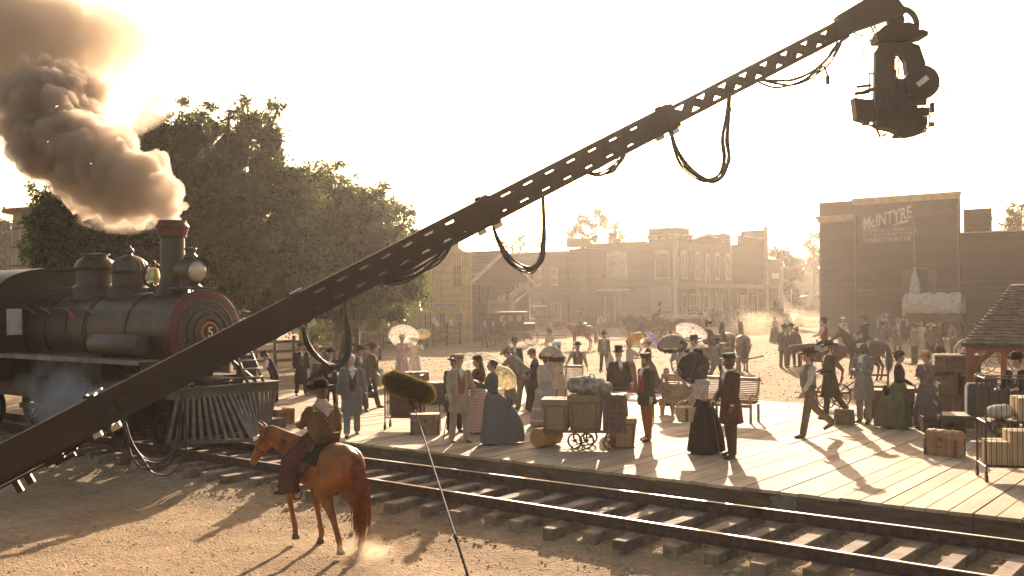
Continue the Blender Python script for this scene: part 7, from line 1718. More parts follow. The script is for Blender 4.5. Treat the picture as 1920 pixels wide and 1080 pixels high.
for k, (px, c_) in enumerate(((1192, (.06, .035, .02)), (1212, (.05, .03, .02)), (1230, (.09, .04, .02)), (1206, (.05, .028, .018)))):
    horse(['near dark horse leading the freight wagon team', 'second dark horse in the freight wagon team', 'reddish wheel horse harnessed next to the freight wagon', 'far dark horse in the freight wagon team'][k], tuple(G(px, 644 if k < 3 else 640, ZD)), 84, h=1.6, col=c_, harness=True, group='horses pulling the freight wagon')
# stagecoach
sc_ = G(956, 648, ZD)
root = thing('stagecoach', 'dark stagecoach with windows and flat roof in front of the gabled hall', 'stagecoach', tuple(sc_), R(-88))
m = MB(); rg = []
for y in (-1.0, 1.0): rg.append([V((-.62, y, 1.1)), V((-.70, y, 1.6)), V((-.66, y, 2.35)), V((.66, y, 2.35)), V((.70, y, 1.6)), V((.62, y, 1.1)), V((.3, y, .9)), V((-.3, y, .9))])
m.rings(rg); m.box((0, 1.35, 1.35), (1.1, .8, .5)); m.box((0, -1.3, 1.25), (1.1, .6, .6)); m.build('body', CBK, root)
m = MB(); m.box((0, 0, 2.40), (1.5, 2.5, .06)); m.build('roof', mat('coach_roof', (.28, .23, .18), .6), root)
for sg in (-1, 1):
    for y in (-.55, .05, .65): MB().box((sg*.69, y, 1.95), (.02, .36, .42)).build('window', mat('coach_blind', (.30, .22, .15), .8), root)
    for y, r0 in ((1.5, .55), (-1.25, .72)): wheel_mb((sg*.85, y, r0), (1, 0, 0), r0, 12).build('wheel', SPK, root, 40)
m = MB(); m.box((0, 0, .8), (.12, 3.0, .1)); m.box((0, 1.6, 1.9), (1.1, .4, .06)); m.tube([(0, 1.6, .7), (0, 4.0, .7)], .04, 6); m.build('undercarriage', CWD, root)
for px, py, lb in ((1018, 640, 'near dark coach horse standing ahead of the stagecoach'), (1010, 634, 'far dark coach horse ahead of the stagecoach')): pass
wagon('buggy', 'small hooded buggy with one bright roof edge behind the stagecoach', 'buggy', tuple(G(1010, 622, ZD)), 80, L=2.0, Wd=1.1, zb=1.0, sideh=.6, roof=2.5, body=CBK, rf=.6, rb_=.7)
# street vehicles
q1 = G(1458, 640, ZD)
q1 = V((*at_px(1459, 95).xy, ZD))
wagon('carriage', 'open passenger carriage full of people coming up the street', 'carriage', tuple(q1), 150, L=3.0, Wd=1.4, zb=1.1, sideh=.6, rf=.55, rb_=.7)
Pp('carriage driver in dark coat and pale hat high on the street carriage', loc=(q1.x-.2, q1.y-.3, ZD+1.5), height=1.75, face=160, coat=(.10, .07, .055), hat='wide', hatc=(.45, .4, .32), sit=(75, 70, 10), detail=.5)
for k, (dx, dz, cc) in enumerate(((-.9, .6, (.5, .44, .36)), (.5, .55, (.4, .33, .28)), (.9, .4, (.52, .46, .4)))):
    Pp(['woman in white on the left of the street carriage', 'woman in tan in the middle of the street carriage', 'woman in cream on the right of the street carriage'][k], loc=(q1.x+dx, q1.y+.5, ZD+dz), height=1.65, face=165, sex='f', bodice=cc, skirt=cc, hat='straw', hatc=cc, sit=(70, 70, 8), detail=.5)
q2 = V((*at_px(1521, 118).xy, ZD))
wagon('surrey', 'surrey with red fringed canopy far down the street', 'surrey', tuple(q2), 175, L=2.6, Wd=1.9, zb=1.0, sideh=.5, roof=3.35, tub=True, rf=.6, rb_=.75)
Pp('driver sitting under the red canopy of the far surrey', loc=(q2.x, q2.y-.3, ZD+.9), height=1.75, face=175, coat=(.12, .09, .07), sit=(75, 70, 10), detail=.5)
soft_puff('street_dust', V((*at_px(1420, 80).xy, 1.4)), (3.2, 4, 1.7), smoke_mat('street_dust_air', (.95, .82, .62), .06, .5, soft=(2.2, 1.0, 1.4, .95, 1.6)))
soft_puff('street_dust', V((*at_px(1500, 95).xy, 1.3)), (4.5, 8, 1.8), smoke_mat('street_dust_air', (.95, .82, .62), .035, .5, soft=(2.2, 1.0, 1.4, .95, 1.6)))
# ---------------- platform furniture and luggage ----------------
AX = atan2(US.y, US.x)
OAKW = mat('bench_oak', (.26, .16, .075), .55, var=.3, scale=4, stretch=(1, 4, 4), bump=.3)
def bench(label, at, L, rz, flip=1):
    root = thing('bench', label, 'bench', at, rz)
    prof = [(-.24, .42), (.22, .44), (.26, .43)]
    m = MB()
    for k in range(9): m.box((0, -.20+k*.052, .43+.008*abs(k-4)**1.2*.4), (L, .045, .022))
    m.box((0, -.23, .39), (L, .04, .07)); m.build('seat', OAKW, root)
    m = MB()
    for k in range(12): m.box((0, .24+.035*sin(k*.35)+k*.006, .47+k*.043), (L, .02, .036))
    m.box((0, .32, .99), (L, .05, .05)); m.build('backrest', OAKW, root)
    for x in (-L/2, -L/6, L/6, L/2):
        m = MB(); pts = [V((x, -.24, .60)), V((x, -.10, .64)), V((x, .05, .60)), V((x, .15, .62)), V((x, .26, .80)), V((x, .30, 1.02))]
        m.tube(smoothpath(pts, 5), .024, 8); m.tube([V((x, -.24, .60)), V((x, -.22, .42))], .022, 8); m.build('armrest', OAKW, root, 60)
        for y in (-.2, .24): MB().beam((x, y, 0), (x, y, .42), .05, .05).build('leg', OAKW, root)
    return root
b0 = G(1316, 788, ZP); bench('long slatted oak station bench behind the parasol woman', tuple(b0+V((.1, .25, 0))), 2.55, AX+.02)
bench('second oak station bench mostly hidden near the back edge', tuple(G(1040, 752, ZP)), 1.5, AX+.2)
LEA = [(.13, .075, .04), (.085, .05, .032), (.17, .11, .06), (.06, .04, .03)]
def trunk(label, at, size, rz=0, col=LEA[0], domed=False, slats=True, strap=None, name='trunk', group=None, hcut=0):
    x, y, z = size; root = thing(name, label, name.replace('_', ' '), at, rz, group); mt = mat('trunk_leather', col, .6, var=.3, scale=8, bump=.25)
    bz = z*.68; m = MB().box((0, 0, bz/2), (x, y, bz)); m.build('box', mt, root)
    m = MB()
    if domed:
        sec = [V((0, y/2*cos(a), bz+.004+(z-bz)*sin(a)**.8)) for a in [pi*i/8 for i in range(9)]]; m.prism(sec, V((-x/2, 0, 0)), V((x/2, 0, 0)))
    else: m.box((0, 0, bz+.004+(z-bz)/2), (x+.012, y+.012, z-bz))
    lid = m.build('lid', mt, root)
    sm = mat('trunk_slat', [c*1.2+.01 for c in col], .6, var=.3, scale=6)
    m = MB()
    for sx_ in (-.3, 0, .3) if slats else ():
        if domed: sec = [V((0, (y/2+.008)*cos(a), bz+.006+(z-bz+.010)*sin(a)**.8)) for a in [pi*i/8 for i in range(9)]]+[V((0, (y/2-.01)*cos(a), bz+(z-bz-.01)*sin(a)**.8)) for a in [pi*(8-i)/8 for i in range(9)]]; m.prism(sec, V((sx_*x-.02, 0, 0)), V((sx_*x+.02, 0, 0)))
        else: m.box((sx_*x, 0, z+.012), (.045, y+.02, .014))
        for sg in (-1, 1): m.box((sx_*x, sg*(y/2+.008), bz/2), (.04, .014, bz))
    if slats: m.build('slat', sm, root)
    for sx_ in (-1, 1):
        for sy_ in (-1, 1):
            MB().box((sx_*(x/2-.02), sy_*(y/2-.02), bz/2), (.055, .055, bz*.99)).build('corner_iron', metal('trunk_iron', (.10, .08, .06), .5, .6), root)
    m = MB().box((0, -y/2-.014, bz), (.06, .02, .08)); m.tube([V((-.06, -y/2-.02, bz*.6)), V((0, -y/2-.05, bz*.5)), V((.06, -y/2-.02, bz*.6))], .01, 6); m.build('clasp', metal('trunk_iron', (.10, .08, .06), .5, .6), root)
    return root
trunk('small domed tan trunk alone on the planks in front of the flatbed cart', tuple(G(1781, 857, ZP)+V((0, .22, 0))), (.58, .40, .46), -.8, (.24, .135, .055), True)
T0 = G(1782, 790, ZP)
stk = [((-.05, .55, 0), (.95, .6, .55), .0, 'bottom left brown trunk of the tall luggage pile'), ((.85, .45, 0), (.85, .6, .52), .05, 'bottom right brown trunk of the tall luggage pile'), ((-.05, .52, .58), (.80, .58, .52), -.1, 'domed brown trunk in the middle left of the luggage pile'), ((.80, .42, .55), (.75, .55, .46), .15, 'domed brown trunk in the middle right of the luggage pile'), ((.35, .5, 1.11), (.98, .6, .42), -.03, 'wide domed trunk on top of the tall luggage pile')]
for i, (o, s_, r_z, lb) in enumerate(stk): trunk(lb, tuple(T0+V(o)), s_, r_z-.25, LEA[i % 2], i > 1, True)
trunk('domed trunk standing just right of the gazebo front post', tuple(G(1846, 786, ZP)+V((.1, .5, 0))), (.7, .55, .75), -.2, LEA[0], True)
trunk('low black trunk left of the flatbed cart', tuple(G(1785, 815, ZP)+V((0, .5, 0))), (.85, .45, .34), -.2, (.035, .025, .02), False, False)
q = thing('blanket_roll', 'rolled blue blanket lying before the tall luggage pile', 'blanket roll', tuple(G(1768, 788, ZP)+V((0, .1, .09)))); MB().tube([V((-.22, 0, 0)), V((.22, 0, 0))], .085, 16).build('cloth', cloth((.035, .035, .10)), q, 40)
# leather bag between walking men
def bag(label, at, s, col, rz=0, name='travel_bag'):
    root = thing(name, label, 'bag', at, rz); x, y, z = s; rg = []
    for zz, e in ((0, .96), (.06, 1), (.45, 1), (.75, .8), (.93, .4), (1, .16)): rg.append([V((x/2*(1 if zz < .5 else .94)*a, y/2*e*b, z*zz)) for a, b in ((-1, -.6), (-.8, -1), (.8, -1), (1, -.6), (1, .6), (.8, 1), (-.8, 1), (-1, .6))])
    MB().rings(rg).build('body', mat('bag_leather', col, .5, var=.35, scale=7, bump=.3), root, 30)
    m = MB(); m.tube([V((-.11, 0, z)), V((-.09, 0, z+.10)), V((.09, 0, z+.10)), V((.11, 0, z))], .011, 6); m.build('handle', mat('bag_leather', [c*.6 for c in col], .5), root)
    m = MB(); m.box((0, 0, z+.003), (x*.86, .035, .02)); 
    for e in (-.28, .28): m.box((x*e, -y/2-.005, z*.33), (.035, .012, z*.6))
    m.build('strap', mat('bag_leather', [c*.6 for c in col], .5), root); return root
bag('brown gladstone bag on the planks between the walking and grey coated men', tuple(G(1587, 797, ZP)+V((0, .15, 0))), (.46, .32, .33), (.13, .085, .04), -.3)
bag('round topped brown bag under the hand of the stooping man', tuple(G(957, 757, ZP)+V((0, .1, 0))), (.34, .28, .42), (.16, .09, .045), .2)
# hand trucks
def handtruck(label, at, rz, h=1.35):
    root = thing('hand_truck', label, 'hand truck', at, rz); IR = metal('truck_iron', (.05, .04, .035), .5, .6); tl_ = M.Rotation(R(-12), 3, 'X')
    for sg in (-1, 1): MB().tube(smoothpath([tl_@V((sg*.22, 0, .05)), tl_@V((sg*.24, 0, h*.6)), tl_@V((sg*.26, 0, h*.92)), tl_@V((sg*.26, -.10, h))], 4), .024, 8).build('side_rail', IR, root, 60)
    m = MB()
    for k in range(4): m.beam(tl_@V((-.23, 0, .2+k*.28)), tl_@V((.23, 0, .2+k*.28)), .03, .05)
    m.build('rung', CWD, root)
    MB().box((0, .12, .02), (.46, .28, .02)).build('toe_plate', IR, root)
    for sg in (-1, 1): wheel_mb((sg*.30, -.06, .12), (1, 0, 0), .12, 6, .04, .03, .03).build('wheel', IR, root, 40)
    return root
handtruck('iron hand truck leaning upright by the red slatted crate', tuple(G(1654, 790, ZP)+V((.1, .55, 0))), -.3)
def crate(label, at, s, rz=0, col=(.24, .13, .06), name='crate'):
    root = thing(name, label, name, at, rz); x, y, z = s; mt = mat('crate_wood', col, .8, var=.35, scale=5, bump=.3)
    MB().box((0, 0, z/2), (x-.03, y-.03, z-.01)).build('panel', mat('crate_wood', [c*.8 for c in col], .8), root)
    m = MB()
    for sg in (-1, 1):
        for e in (-1, 1): m.box((sg*(x/2-.03), e*(y/2), z/2), (.06, .025, z)); m.box((sg*x/2, e*(y/2-.03), z/2), (.025, .06, z))
        for zz in (.04, z-.04): m.box((0, sg*(y/2+.001), zz), (x-.12, .022, .07)); m.box((sg*(x/2+.001), 0, zz), (.022, y-.12, .07))
    m.box((0, 0, z+.004), (x+.01, y+.01, .022))
    m.build('frame', mt, root); return root
crate('reddish slatted crate behind the green skirted woman', tuple(G(1655, 786, ZP)+V((.35, .8, 0))), (.85, .6, .62), -.25, (.16, .055, .03))
crate('dark crate stacked low behind the green skirted woman', tuple(G(1700, 786, ZP)+V((.2, .9, 0))), (.6, .5, .35), -.2, (.10, .055, .03)); 
trunk('flat brown trunk behind the plum gowned woman', tuple(G(1712, 786, ZP)+V((.3, 1.4, 0))), (.9, .5, .62), -.3, LEA[1])
crate('orange plank crate stacked beside the cowcatcher', tuple(G(528, 798, ZP)+V((-.25, .5, 0))), (.75, .5, .34), AX, (.26, .12, .05)); trunk('grey topped flat trunk below the orange crate', tuple(G(540, 800, ZP)+V((-.5, -.05, 0))), (.9, .4, .22), AX, (.10, .075, .05), False, False)
trunk('big brown trunk on top of another behind the left cage cart', tuple(G(776, 745, ZP)+V((0, .9, .36))), (.68, .5, .34), .25, (.16, .10, .055)); trunk('wide brown trunk under the big one behind the left cage cart', tuple(G(781, 745, ZP)+V((0, .9, 0))), (.92, .6, .36), .2, (.12, .075, .045), False, False)
trunk('dark flat suitcase with pale straps behind the cream suited man', tuple(G(820, 762, ZP)+V((0, .8, 0))), (.95, .6, .60), .3, (.07, .05, .035))
trunk('plain brown suitcase in front of the left cage cart', tuple(G(796, 816, ZP)+V((.0, .2, 0))), (.62, .32, .44), .06, (.20, .12, .065), False, False, name='suitcase')
trunk('tall black trunk standing behind the cream suited man', tuple(G(843, 772, ZP)+V((0, 1.0, 0))), (.35, .4, .85), .3, (.03, .025, .02), False, False)
# wire cage carts
CI = metal('cage_iron', (.065, .045, .035), .5, .6)
def cage(label, at, rz, x=.85, y=.5, h=1.25, shelves=(.28,), n=11, top=True, bars=True):
    root = thing('cage_cart', label, 'luggage cart', at, rz)
    m = MB()
    for sg in (-1, 1):
        for e in (-1, 1): m.tube([V((sg*x/2, e*y/2, .14)), V((sg*x/2, e*y/2, h))], .014, 8); m.ell((sg*x/2, e*y/2, h), (.02, .02, .02), None, 8, 6)
        m.tube([V((sg*x/2, -y/2, h-.01)), V((sg*x/2, y/2, h-.01))], .010, 6)
        for zz in shelves: m.tube([V((-x/2, sg*y/2, zz)), V((x/2, sg*y/2, zz))], .012, 6); m.tube([V((sg*x/2, -y/2, zz)), V((sg*x/2, y/2, zz))], .012, 6)
    m.tube([V((-x/2, -y/2, h-.01)), V((x/2, -y/2, h-.01))], .012, 6); m.tube([V((-x/2, y/2, h-.01)), V((x/2, y/2, h-.01))], .012, 6)
    m.build('frame', CI, root, 60)
    m = MB()
    for e in (-1, 1):
        for k in range(1, n): m.tube([V((-x/2+x*k/n, e*y/2, shelves[0])), V((-x/2+x*k/n, e*y/2, h-.01))], .0055, 5)
    for sg in (-1, 1):
        for k in range(1, 6): m.tube([V((sg*x/2, -y/2+y*k/6, shelves[0])), V((sg*x/2, -y/2+y*k/6, h-.01))], .0055, 5)
    m.build('bars', CI, root)
    for zz in shelves: MB().box((0, 0, zz), (x-.03, y-.03, .018)).build('shelf', CWD, root)
    for sg in (-1, 1):
        for e in (-1, 1):
            m = MB(); m.lathe([(.03, -.02), (.062, -.018), (.062, .018), (.03, .02)], 18, mat4(V((0, 1, 0)), V((0, 0, 1)), V((1, 0, 0)), V((sg*x/2, e*y/2, .062)))); m.tube([V((sg*x/2, e*y/2, .08)), V((sg*x/2, e*y/2, .16))], .022, 6); m.build('caster', CI, root, 40)
    return root
cg = G(757, 806, ZP)+V((0, .25, 0)); cage('iron cage cart standing left of the furry microphone', tuple(cg), -.12, .80, .5, 1.22, (.27, .9), 11)
trunk('red brown case caged in the left luggage cart', tuple(cg+V((.03, 0, .285))), (.62, .34, .52), -.12, (.09, .04, .028), False, False, name='suitcase')
cr_ = G(1897, 905, ZP)+V((.18, .25, 0)); cage('tall iron cage cart full of parcels at the right edge', tuple(cr_), -.22, .98, .62, 1.62, (.24, .93), 13)
PAP = (.42, .30, .16)
def parcel(label, at, s, rz=-.22, col=PAP):
    root = thing('parcel', label, 'parcel', at, rz); x, y, z = s; MB().box((0, 0, z/2), s).build('wrapping', mat('kraft_paper', col, .8, var=.15, scale=3, bump=.2), root)
    m = MB(); m.box((0, 0, z+.003), (.012, y+.008, .006)); m.box((0, 0, z+.004), (x+.008, .012, .006)); m.box((0, -y/2-.003, z/2), (.012, .006, z)); m.box((-x/2-.003, 0, z/2), (.006, .012, z)); m.build('string', mat('rope', (.3, .24, .15), .9), root); return root
ct = V(cr_)
def cc(x, y, z): return tuple(ct+M.Rotation(-.22, 3, 'Z')@V((x, y, z)))
parcel('tall brown paper parcel on the lower shelf of the parcel cart', cc(.12, 0, .26), (.50, .5, .52)); parcel('low pale topped parcel at the left of the lower shelf', cc(-.29, 0, .26), (.30, .5, .36)); parcel('brown paper parcel upright on the upper shelf', cc(.20, .0, .95), (.42, .5, .36))
q = thing('bundle', 'off white cloth bundle on the upper shelf of the parcel cart', 'bundle', cc(-.22, 0, .95), -.22); m = MB(); m.ell((0, 0, .11), (.22, .24, .12)); m.ell((.08, .02, .14), (.12, .14, .10)); remesh(m, 'cloth', cloth((.52, .46, .36)), .018, q)
# flatbed cart with slatted ends
fb = G(1838, 826, ZP)+V((.15, .55, 0)); root = thing('flatbed_cart', 'low dark flatbed platform cart with slatted end by the gazebo', 'cart', tuple(fb), -.28)
MB().box((0, 0, .42), (1.5, .8, .09)).build('bed', CBK, root)
for y in (-.35, -.12, .12, .35): MB().beam((-.70, y, .46), (-.72, y, 1.12), .05, .05).build('stake', CBK, root)
for z_ in (.68, .88, 1.06): MB().beam((-.735, -.4, z_), (-.735, .4, z_), .025, .07, V((0, 0, 1))).build('slat', CBK, root)
for sg in (-1, 1):
    for x in (-.5, .5): wheel_mb((x, sg*.36, .2), (0, 1, 0), .2, 8, .05, .04, .04).build('wheel', CI, root, 40)
q = thing('covered_chest', 'rounded dark grey cloth covered chest on the flatbed cart', 'chest', tuple(fb+V((.28, -.02, .47))), -.28); m = MB(); rg = []
for x in (-.42, -.40, .40, .42): e = .94 if abs(x) > .41 else 1; rg.append([V((x, y*e, z_*e+.0)) for y, z_ in ((-.3, 0), (-.31, .45), (-.26, .58), (-.14, .63), (.14, .63), (.26, .58), (.31, .45), (.3, 0))])
m.rings(rg).build('cover', cloth((.06, .062, .065)), q, 50)
# baggage wagon with wicker hampers in the middle
bw = G(1112, 842, ZP)+V((-.05, .35, 0)); root = thing('baggage_wagon', 'iron wheeled baggage wagon loaded with wicker hampers at platform centre', 'baggage wagon', tuple(bw), -.16)
BWc = mat('wagon_brown', (.14, .085, .055), .8, var=.3, scale=4)
MB().box((0, 0, .34), (1.5, .75, .06)).build('bed', BWc, root)
for x in (-.70, -.45, -.2): 
    pass
for x in (.42, .56, .70):
    MB().beam((x, -.38, .34), (x+.03, -.38, 1.08), .045, .03).build('stake', BWc, root)
for x in (-.68, -.50, -.32):
    MB().tube(smoothpath([V((x, .36, .34)), V((x, .36, .9)), V((x+.02, .3, 1.1))], 4), .016, 6).build('stake', BWc, root)
MB().tube([V((.35, -.38, 1.08)), V((.78, -.38, 1.12))], .014, 6).build('end_rail', BWc, root); MB().tube([V((-.78, .3, 1.07)), V((-.2, .3, 1.14))], .014, 6).build('end_rail', BWc, root)
for z_ in (.55, .75, .95): MB().beam((.40, -.365, z_), (.74, -.365, z_), .02, .06).build('slat', BWc, root)
for x, y, r0 in ((-.25, -.30, .15), (-.02, -.26, .15), (.42, -.30, .13), (-.2, .3, .15), (.0, .3, .15), (.42, .3, .13)): wheel_mb((x, y, r0), (.15, 1, 0), r0, 6, .04, .03, .03).build('wheel', CI, root, 40)
def hamper(label, at, s, rz=-.16, col=(.24, .165, .095), lid=True, taper=.86):
    root = thing('hamper', label, 'wicker hamper', at, rz); x, y, z = s; wv = mat('wicker', col, .85, var=.55, scale=34, bump=1.0, stretch=(1, 1, 1.6))
    MB().rings([[V((a*x/2*t, b*y/2*t, zz)) for a, b in ((-1, -.85), (-.9, -1), (.9, -1), (1, -.85), (1, .85), (.9, 1), (-.9, 1), (-1, .85))] for t, zz in ((taper, 0), (1, z*.82))]).build('basket', wv, root, 30)
    if lid: MB().rings([[V((a*x/2*1.03, b*y/2*1.03, zz)) for a, b in ((-1, -.85), (-.9, -1), (.9, -1), (1, -.85), (1, .85), (.9, 1), (-.9, 1), (-1, .85))] for zz in (z*.82, z)]).build('lid', wv, root, 30)
    m = MB(); m.tube([V((-x/2*.9, -y/2*1.02, z*.80)), V((x/2*.9, -y/2*1.02, z*.80))], .016, 6); m.tube([V((-x/2*.86, -y/2*.88, .02)), V((x/2*.86, -y/2*.88, .02))], .016, 6)
    for e in (-.7, .7): m.box((x/2*e, -y/2*.97, z*.45), (.03, .03, z*.8))
    m.build('binding', mat('saddle_leather', (.12, .07, .04), .6), root); return root
hamper('square wicker hamper at the left end of the baggage wagon', tuple(bw+M.Rotation(-.16, 3, 'Z')@V((-.62, -.12, .34))), (.54, .62, .62))
hamper('large wicker hamper in the middle of the baggage wagon', tuple(bw+M.Rotation(-.16, 3, 'Z')@V((-.05, -.10, .375))), (.66, .64, .66), col=(.22, .14, .075))
crate('purplish slatted crate standing between the stakes of the baggage wagon', tuple(bw+M.Rotation(-.16, 3, 'Z')@V((.52, -.05, .375))), (.42, .6, .66), -.16, (.13, .08, .075))
hamper('tall tapered wicker hamper on the planks right of the baggage wagon', tuple(G(1167, 842, ZP)+V((.02, .25, 0))), (.50, .44, .58), .1, (.30, .17, .08), True, .80)
q = thing('carpet_bag', 'grey patterned carpet bag lying on top of the middle hamper', 'carpet bag', tuple(bw+M.Rotation(-.16, 3, 'Z')@V((.02, -.05, 1.035))), -.16)
m = MB(); loft(m, [V((-.42, 0, .16)), V((-.36, 0, .17)), V((-.15, 0, .18)), V((.15, 0, .15)), V((.38, 0, .10)), V((.44, 0, .08))], [(.10, .08), (.22, .15), (.27, .19), (.26, .16), (.2, .11), (.06, .05)], V((0, 1, 0)), 20)
o = remesh(m, 'carpet_cloth', mat('carpet_cloth', (.20, .175, .15), .9, var=.75, scale=9, bump=.6), .02, q)
for v in o.data.vertices: v.co += v.normal*.05*mnoise.noise(v.co*9)
MB().tube([V((.06*cos(a)+.05, 0, .32+.07*sin(a))) for a in [pi*i/10 for i in range(11)]], .012, 6).build('handle', mat('saddle_leather', (.07, .04, .025), .6), q)
q = thing('drum_case', 'round tan leather drum case lying on its side by the baggage wagon', 'drum case', tuple(G(1008, 841, ZP)+V((0, .1, .19))), 0)
MB().lathe([(.02, -.01), (.185, 0), (.19, .02), (.19, .62), (.02, .63)], 28, mat4(V((.8, -.6, 0)), V((0, 0, 1)), V((.6, .8, 0)), V((0, 0, 0)))).build('case', mat('tan_leather', (.30, .16, .06), .5, var=.2, scale=4), q, 40)
# ---------------- gazebo at the right ----------------
gp = [G(1820, 803, ZP), None]; A_ = gp[0]; B_ = G(1883, 752, ZP)
dAB = (B_-A_); dAB.z = 0; dn = dAB.normalized(); dr = V((dn.y, -dn.x, 0))      # towards the right
gz0 = thing('gazebo', 'red brown timber gazebo with shingled hip roof at the right edge', 'gazebo', tuple(A_)); GO = gz0.location.copy()
RB = mat('red_brown_timber', (.20, .065, .03), .65, var=.3, scale=4, stretch=(1, 1, .3), bump=.3)
wd, Lg = 3.2, dAB.length; ze = W(1807, 641, A_.y).z-.02
cs = [A_, A_+dn*Lg, A_+dr*wd, A_+dn*Lg+dr*wd]
for c in cs: MB().box(c-GO+V((0, 0, (ze-ZP)/2)), (.15, .15, ze-ZP), rz=atan2(dn.y, dn.x)).build('post', RB, gz0)
for a, b in ((0, 1), (2, 3), (0, 2), (1, 3)):
    MB().beam(cs[a]-GO+V((0, 0, ze-ZP-.09)), cs[b]-GO+V((0, 0, ze-ZP-.09)), .11, .17).build('beam', RB, gz0)
    dd = (cs[b]-cs[a]).normalized()
    for c, s_ in ((cs[a], 1), (cs[b], -1)):
        MB().tube(smoothpath([c-GO+V((0, 0, ze-ZP-.75)), c-GO+dd*s_*.18+V((0, 0, ze-ZP-.42)), c-GO+dd*s_*.5+V((0, 0, ze-ZP-.15))], 4), .05, 6).build('brace', RB, gz0, 60)
ov = .14; ze2 = ze-.02; apex = ze+1.30
e0, e1, e2, e3 = A_-dn*ov-dr*ov, A_+dn*(Lg+ov)-dr*ov, A_+dn*(Lg+ov)+dr*(wd+ov), A_-dn*ov+dr*(wd+ov)
r0, r1 = A_+dn*(Lg*.5-.3)+dr*(.55), A_+dn*(Lg*.5+.2)+dr*(wd*.60)
def zz_(p, z): return V((p.x, p.y, z))-GO
m = MB()
rf_ = mat('cedar_shingle', (.15, .10, .065), .9, var=.5, scale=5, bump=.4)
def shingled(a, b, c, d, rows=20):
    "a,b eave ends; d,c ridge ends"
    nrm = (b-a).cross(d-a).normalized(); r_ = random.Random(int(a.x*9)); 
    if nrm.z < 0: nrm = -nrm
    m.add([a, b, c, d], [(0, 1, 2, 3)])
    for k in range(rows):
        t0, t1 = k/rows, min(1, (k+1.35)/rows); x0, x1 = a.lerp(d, t0), b.lerp(c, t0); y0, y1 = a.lerp(d, t1), b.lerp(c, t1); L = (x1-x0).length; t = 0
        while t < 1 and L > .05:
            w_ = r_.uniform(.10, .2)/L; u = min(1, t+w_-.006/L); o = nrm*(.03+r_.uniform(0, .012)); dn_ = (x0-y0).normalized()*r_.uniform(0, .02)
            p = [x0.lerp(x1, t)+o+dn_, x0.lerp(x1, u)+o+dn_, y0.lerp(y1, u)+nrm*.004, y0.lerp(y1, t)+nrm*.004]
            m.add(p+[p[0]-nrm*.03, p[1]-nrm*.03], [(0, 1, 2, 3), (4, 5, 1, 0)]); t += w_
shingled(zz_(e0, ze2), zz_(e3, ze2), zz_(r1, apex) if False else zz_(r0+dr*.8, apex), zz_(r0, apex)); shingled(zz_(e1, ze2), zz_(e0, ze2), zz_(r0, apex), zz_(r0, apex+.001))
shingled(zz_(e2, ze2), zz_(e1, ze2), zz_(r0, apex), zz_(r0+dr*.8, apex)); shingled(zz_(e3, ze2), zz_(e2, ze2), zz_(r0+dr*.8, apex), zz_(r0+dr*.8, apex+.001))
m.build('roof', rf_, gz0)
m = MB(); 
for a, b in ((e0, e1), (e1, e2), (e2, e3), (e3, e0)): m.beam(zz_(a, ze2-.03), zz_(b, ze2-.03), .03, .07)
m.build('fascia', CBK, gz0)
MB().box(A_-GO+dn*(Lg*.9)+dr*1.9+V((0, 0, .95)), (1.6, .06, 1.7), rz=atan2(dr.y, dr.x)).build('back_panel', mat('interior_shade', (.012, .010, .008), .9), gz0)  # flat sheet, the gazebo's interior shade put into its near-black colour
wagon('hay_cart', 'old wooden cart with big spoked wheels behind the gazebo', 'cart', tuple(G(1872, 700, ZD)), 78, L=2.4, Wd=1.2, zb=1.0, sideh=.15, rf=.75, rb_=.75, seat=False)
m = MB(); w_ = G(1500, 742, ZD)
q = thing('pram', 'iron wheeled hand barrow standing between the two walking men', 'barrow', tuple(G(1577, 770, ZP)+V((0, .6, 0))), .6)
for sg in (-1, 1): wheel_mb((sg*.3, 0, .32), (1, 0, 0), .32, 10, .03, .03, .04).build('wheel', CI, q, 40)
MB().box((0, .1, .42), (.5, .9, .06)).build('bed', CWD, q); MB().tube([V((-.22, -.3, .42)), V((-.22, -.8, .75)), V((.22, -.8, .75)), V((.22, -.3, .42))], .018, 6).build('handle', CI, q)
# dry straw tufts between the ties, scrap of cloth under the platform edge
m = MB(); r_ = random.Random(12)
for k in range(70):
    s_ = r_.uniform(-14, 3); n_ = r_.choice([11.45, 11.3, 12.2, 13.2, 11.5])+r_.uniform(-.15, .15); c = T(s_, n_)
    for j in range(60):
        p = V((c.x+r_.gauss(0, .12), c.y+r_.gauss(0, .08), gz_(c.x, c.y)+r_.uniform(.0, .05))); d = V((r_.gauss(0, 1), r_.gauss(0, 1), r_.gauss(.2, .4))).normalized()*r_.uniform(.03, .08); s2 = d.orthogonal().normalized()*.0025
        m.add([p-s2, p+s2, p+d+s2, p+d-s2], [(0, 1, 2, 3)])
tag(m.build('straw', mat('dry_straw', (.50, .36, .18), .8, var=.3, scale=3, bump=0, trans=.2)), kind='stuff')
c = W(1430, 938, 14.6); q = thing('cloth_scrap', 'grey cloth scrap hanging on the platform fascia', 'cloth', (c.x, c.y-.02, c.z)); p_ = T(0, NE+.01); dpl = (p_.x*UN.x+p_.y*UN.y)
qq = V((c.x, c.y, 0)); qq -= UN*(qq.dot(UN)-(NE+.018)); q.location = (qq.x, qq.y, ZP-.16)
m = MB(); pts = [US*x+V((0, 0, y)) for x, y in ((-.22, .05), (-.05, .10), (.12, .09), (.2, .07), (.22, -.04), (.16, -.05), (.25, -.12), (.0, -.15), (-.12, -.09), (-.2, -.10), (-.16, -.02))]; m.prism(pts, UN*-.012, UN*0); m.build('fabric', cloth((.22, .19, .15)), q)
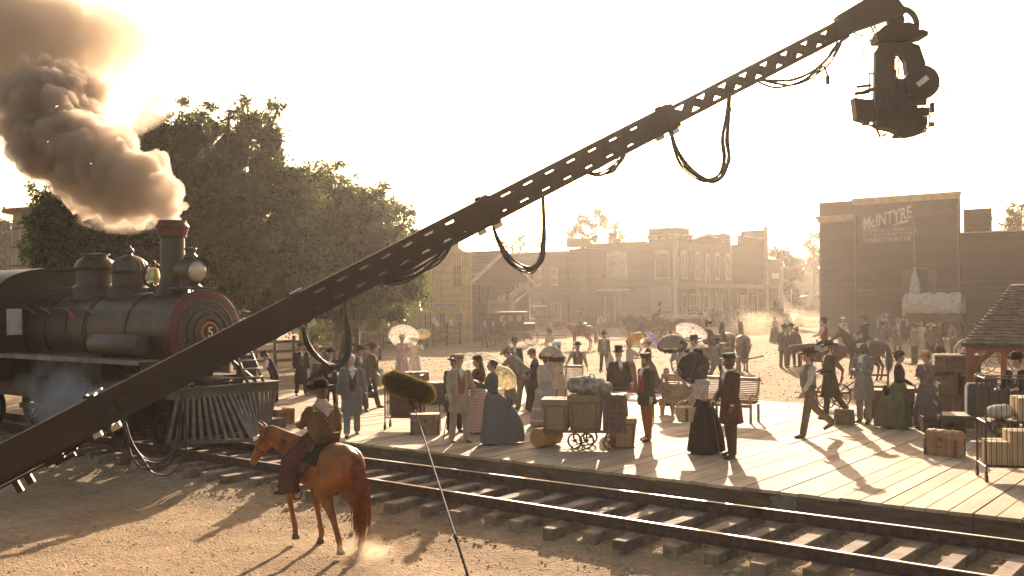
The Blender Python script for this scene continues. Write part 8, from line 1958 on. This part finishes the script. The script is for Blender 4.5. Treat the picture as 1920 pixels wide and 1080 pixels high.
# ---------------- separate pieces become parts of their own ----------------
def split_islands(o, newname):
    me = o.data; n = len(me.vertices); par = list(range(n))
    def find(a):
        while par[a] != a: par[a] = par[par[a]]; a = par[a]
        return a
    for e in me.edges:
        a, b = find(e.vertices[0]), find(e.vertices[1])
        if a != b: par[a] = b
    groups = {}
    for p in me.polygons: groups.setdefault(find(p.vertices[0]), []).append(p)
    if len(groups) < 2: o.name = newname; return
    for k, polys in enumerate(groups.values()):
        idx = {}; vs, fs = [], []
        for p in polys:
            f = []
            for v in p.vertices:
                if v not in idx: idx[v] = len(vs); vs.append(me.vertices[v].co[:])
                f.append(idx[v])
            fs.append(f)
        nm = bpy.data.meshes.new(newname); nm.from_pydata(vs, [], fs)
        for m_ in me.materials: nm.materials.append(m_)
        for a, b in zip(nm.polygons, polys): a.use_smooth = b.use_smooth; a.material_index = b.material_index
        q = bpy.data.objects.new(newname, nm); COL.objects.link(q); q.parent = o.parent; q.matrix_parent_inverse = o.matrix_parent_inverse.copy(); q.matrix_basis = o.matrix_basis.copy()
        for c in (list(o.children) if k == 0 else []): c.parent = q
    bpy.data.objects.remove(o)
for o in list(bpy.data.objects):
    b = o.name.split('.')[0]
    nn = {'hooves': 'hoof', 'eyes': 'eye', 'brows': 'eyebrow', 'cuffs': 'cuff', 'roller_block': 'roller_block', 'front_step': 'front_step', 'door_hinge': 'door_fitting', 'viewfinder': 'viewfinder', 'camera_cable': 'camera_cable', 'headlight_bracket': 'headlight_bracket'}.get(b)
    if nn: split_islands(o, nn)
# ---------------- haze ----------------
hz = MB().box((0, 175, 16.5), (760, 640, 41.0))
hm = bpy.data.materials.new('haze'); hm.use_nodes = True; n = hm.node_tree; n.nodes.clear()
ou = n.nodes.new('ShaderNodeOutputMaterial'); pv = n.nodes.new('ShaderNodeVolumePrincipled')
pv.inputs['Color'].default_value = (1.0, .92, .86, 1); pv.inputs['Density'].default_value = .00032; pv.inputs['Anisotropy'].default_value = .72
n.links.new(pv.outputs[0], ou.inputs['Volume'])
tag(hz.build('haze', hm), kind='stuff')
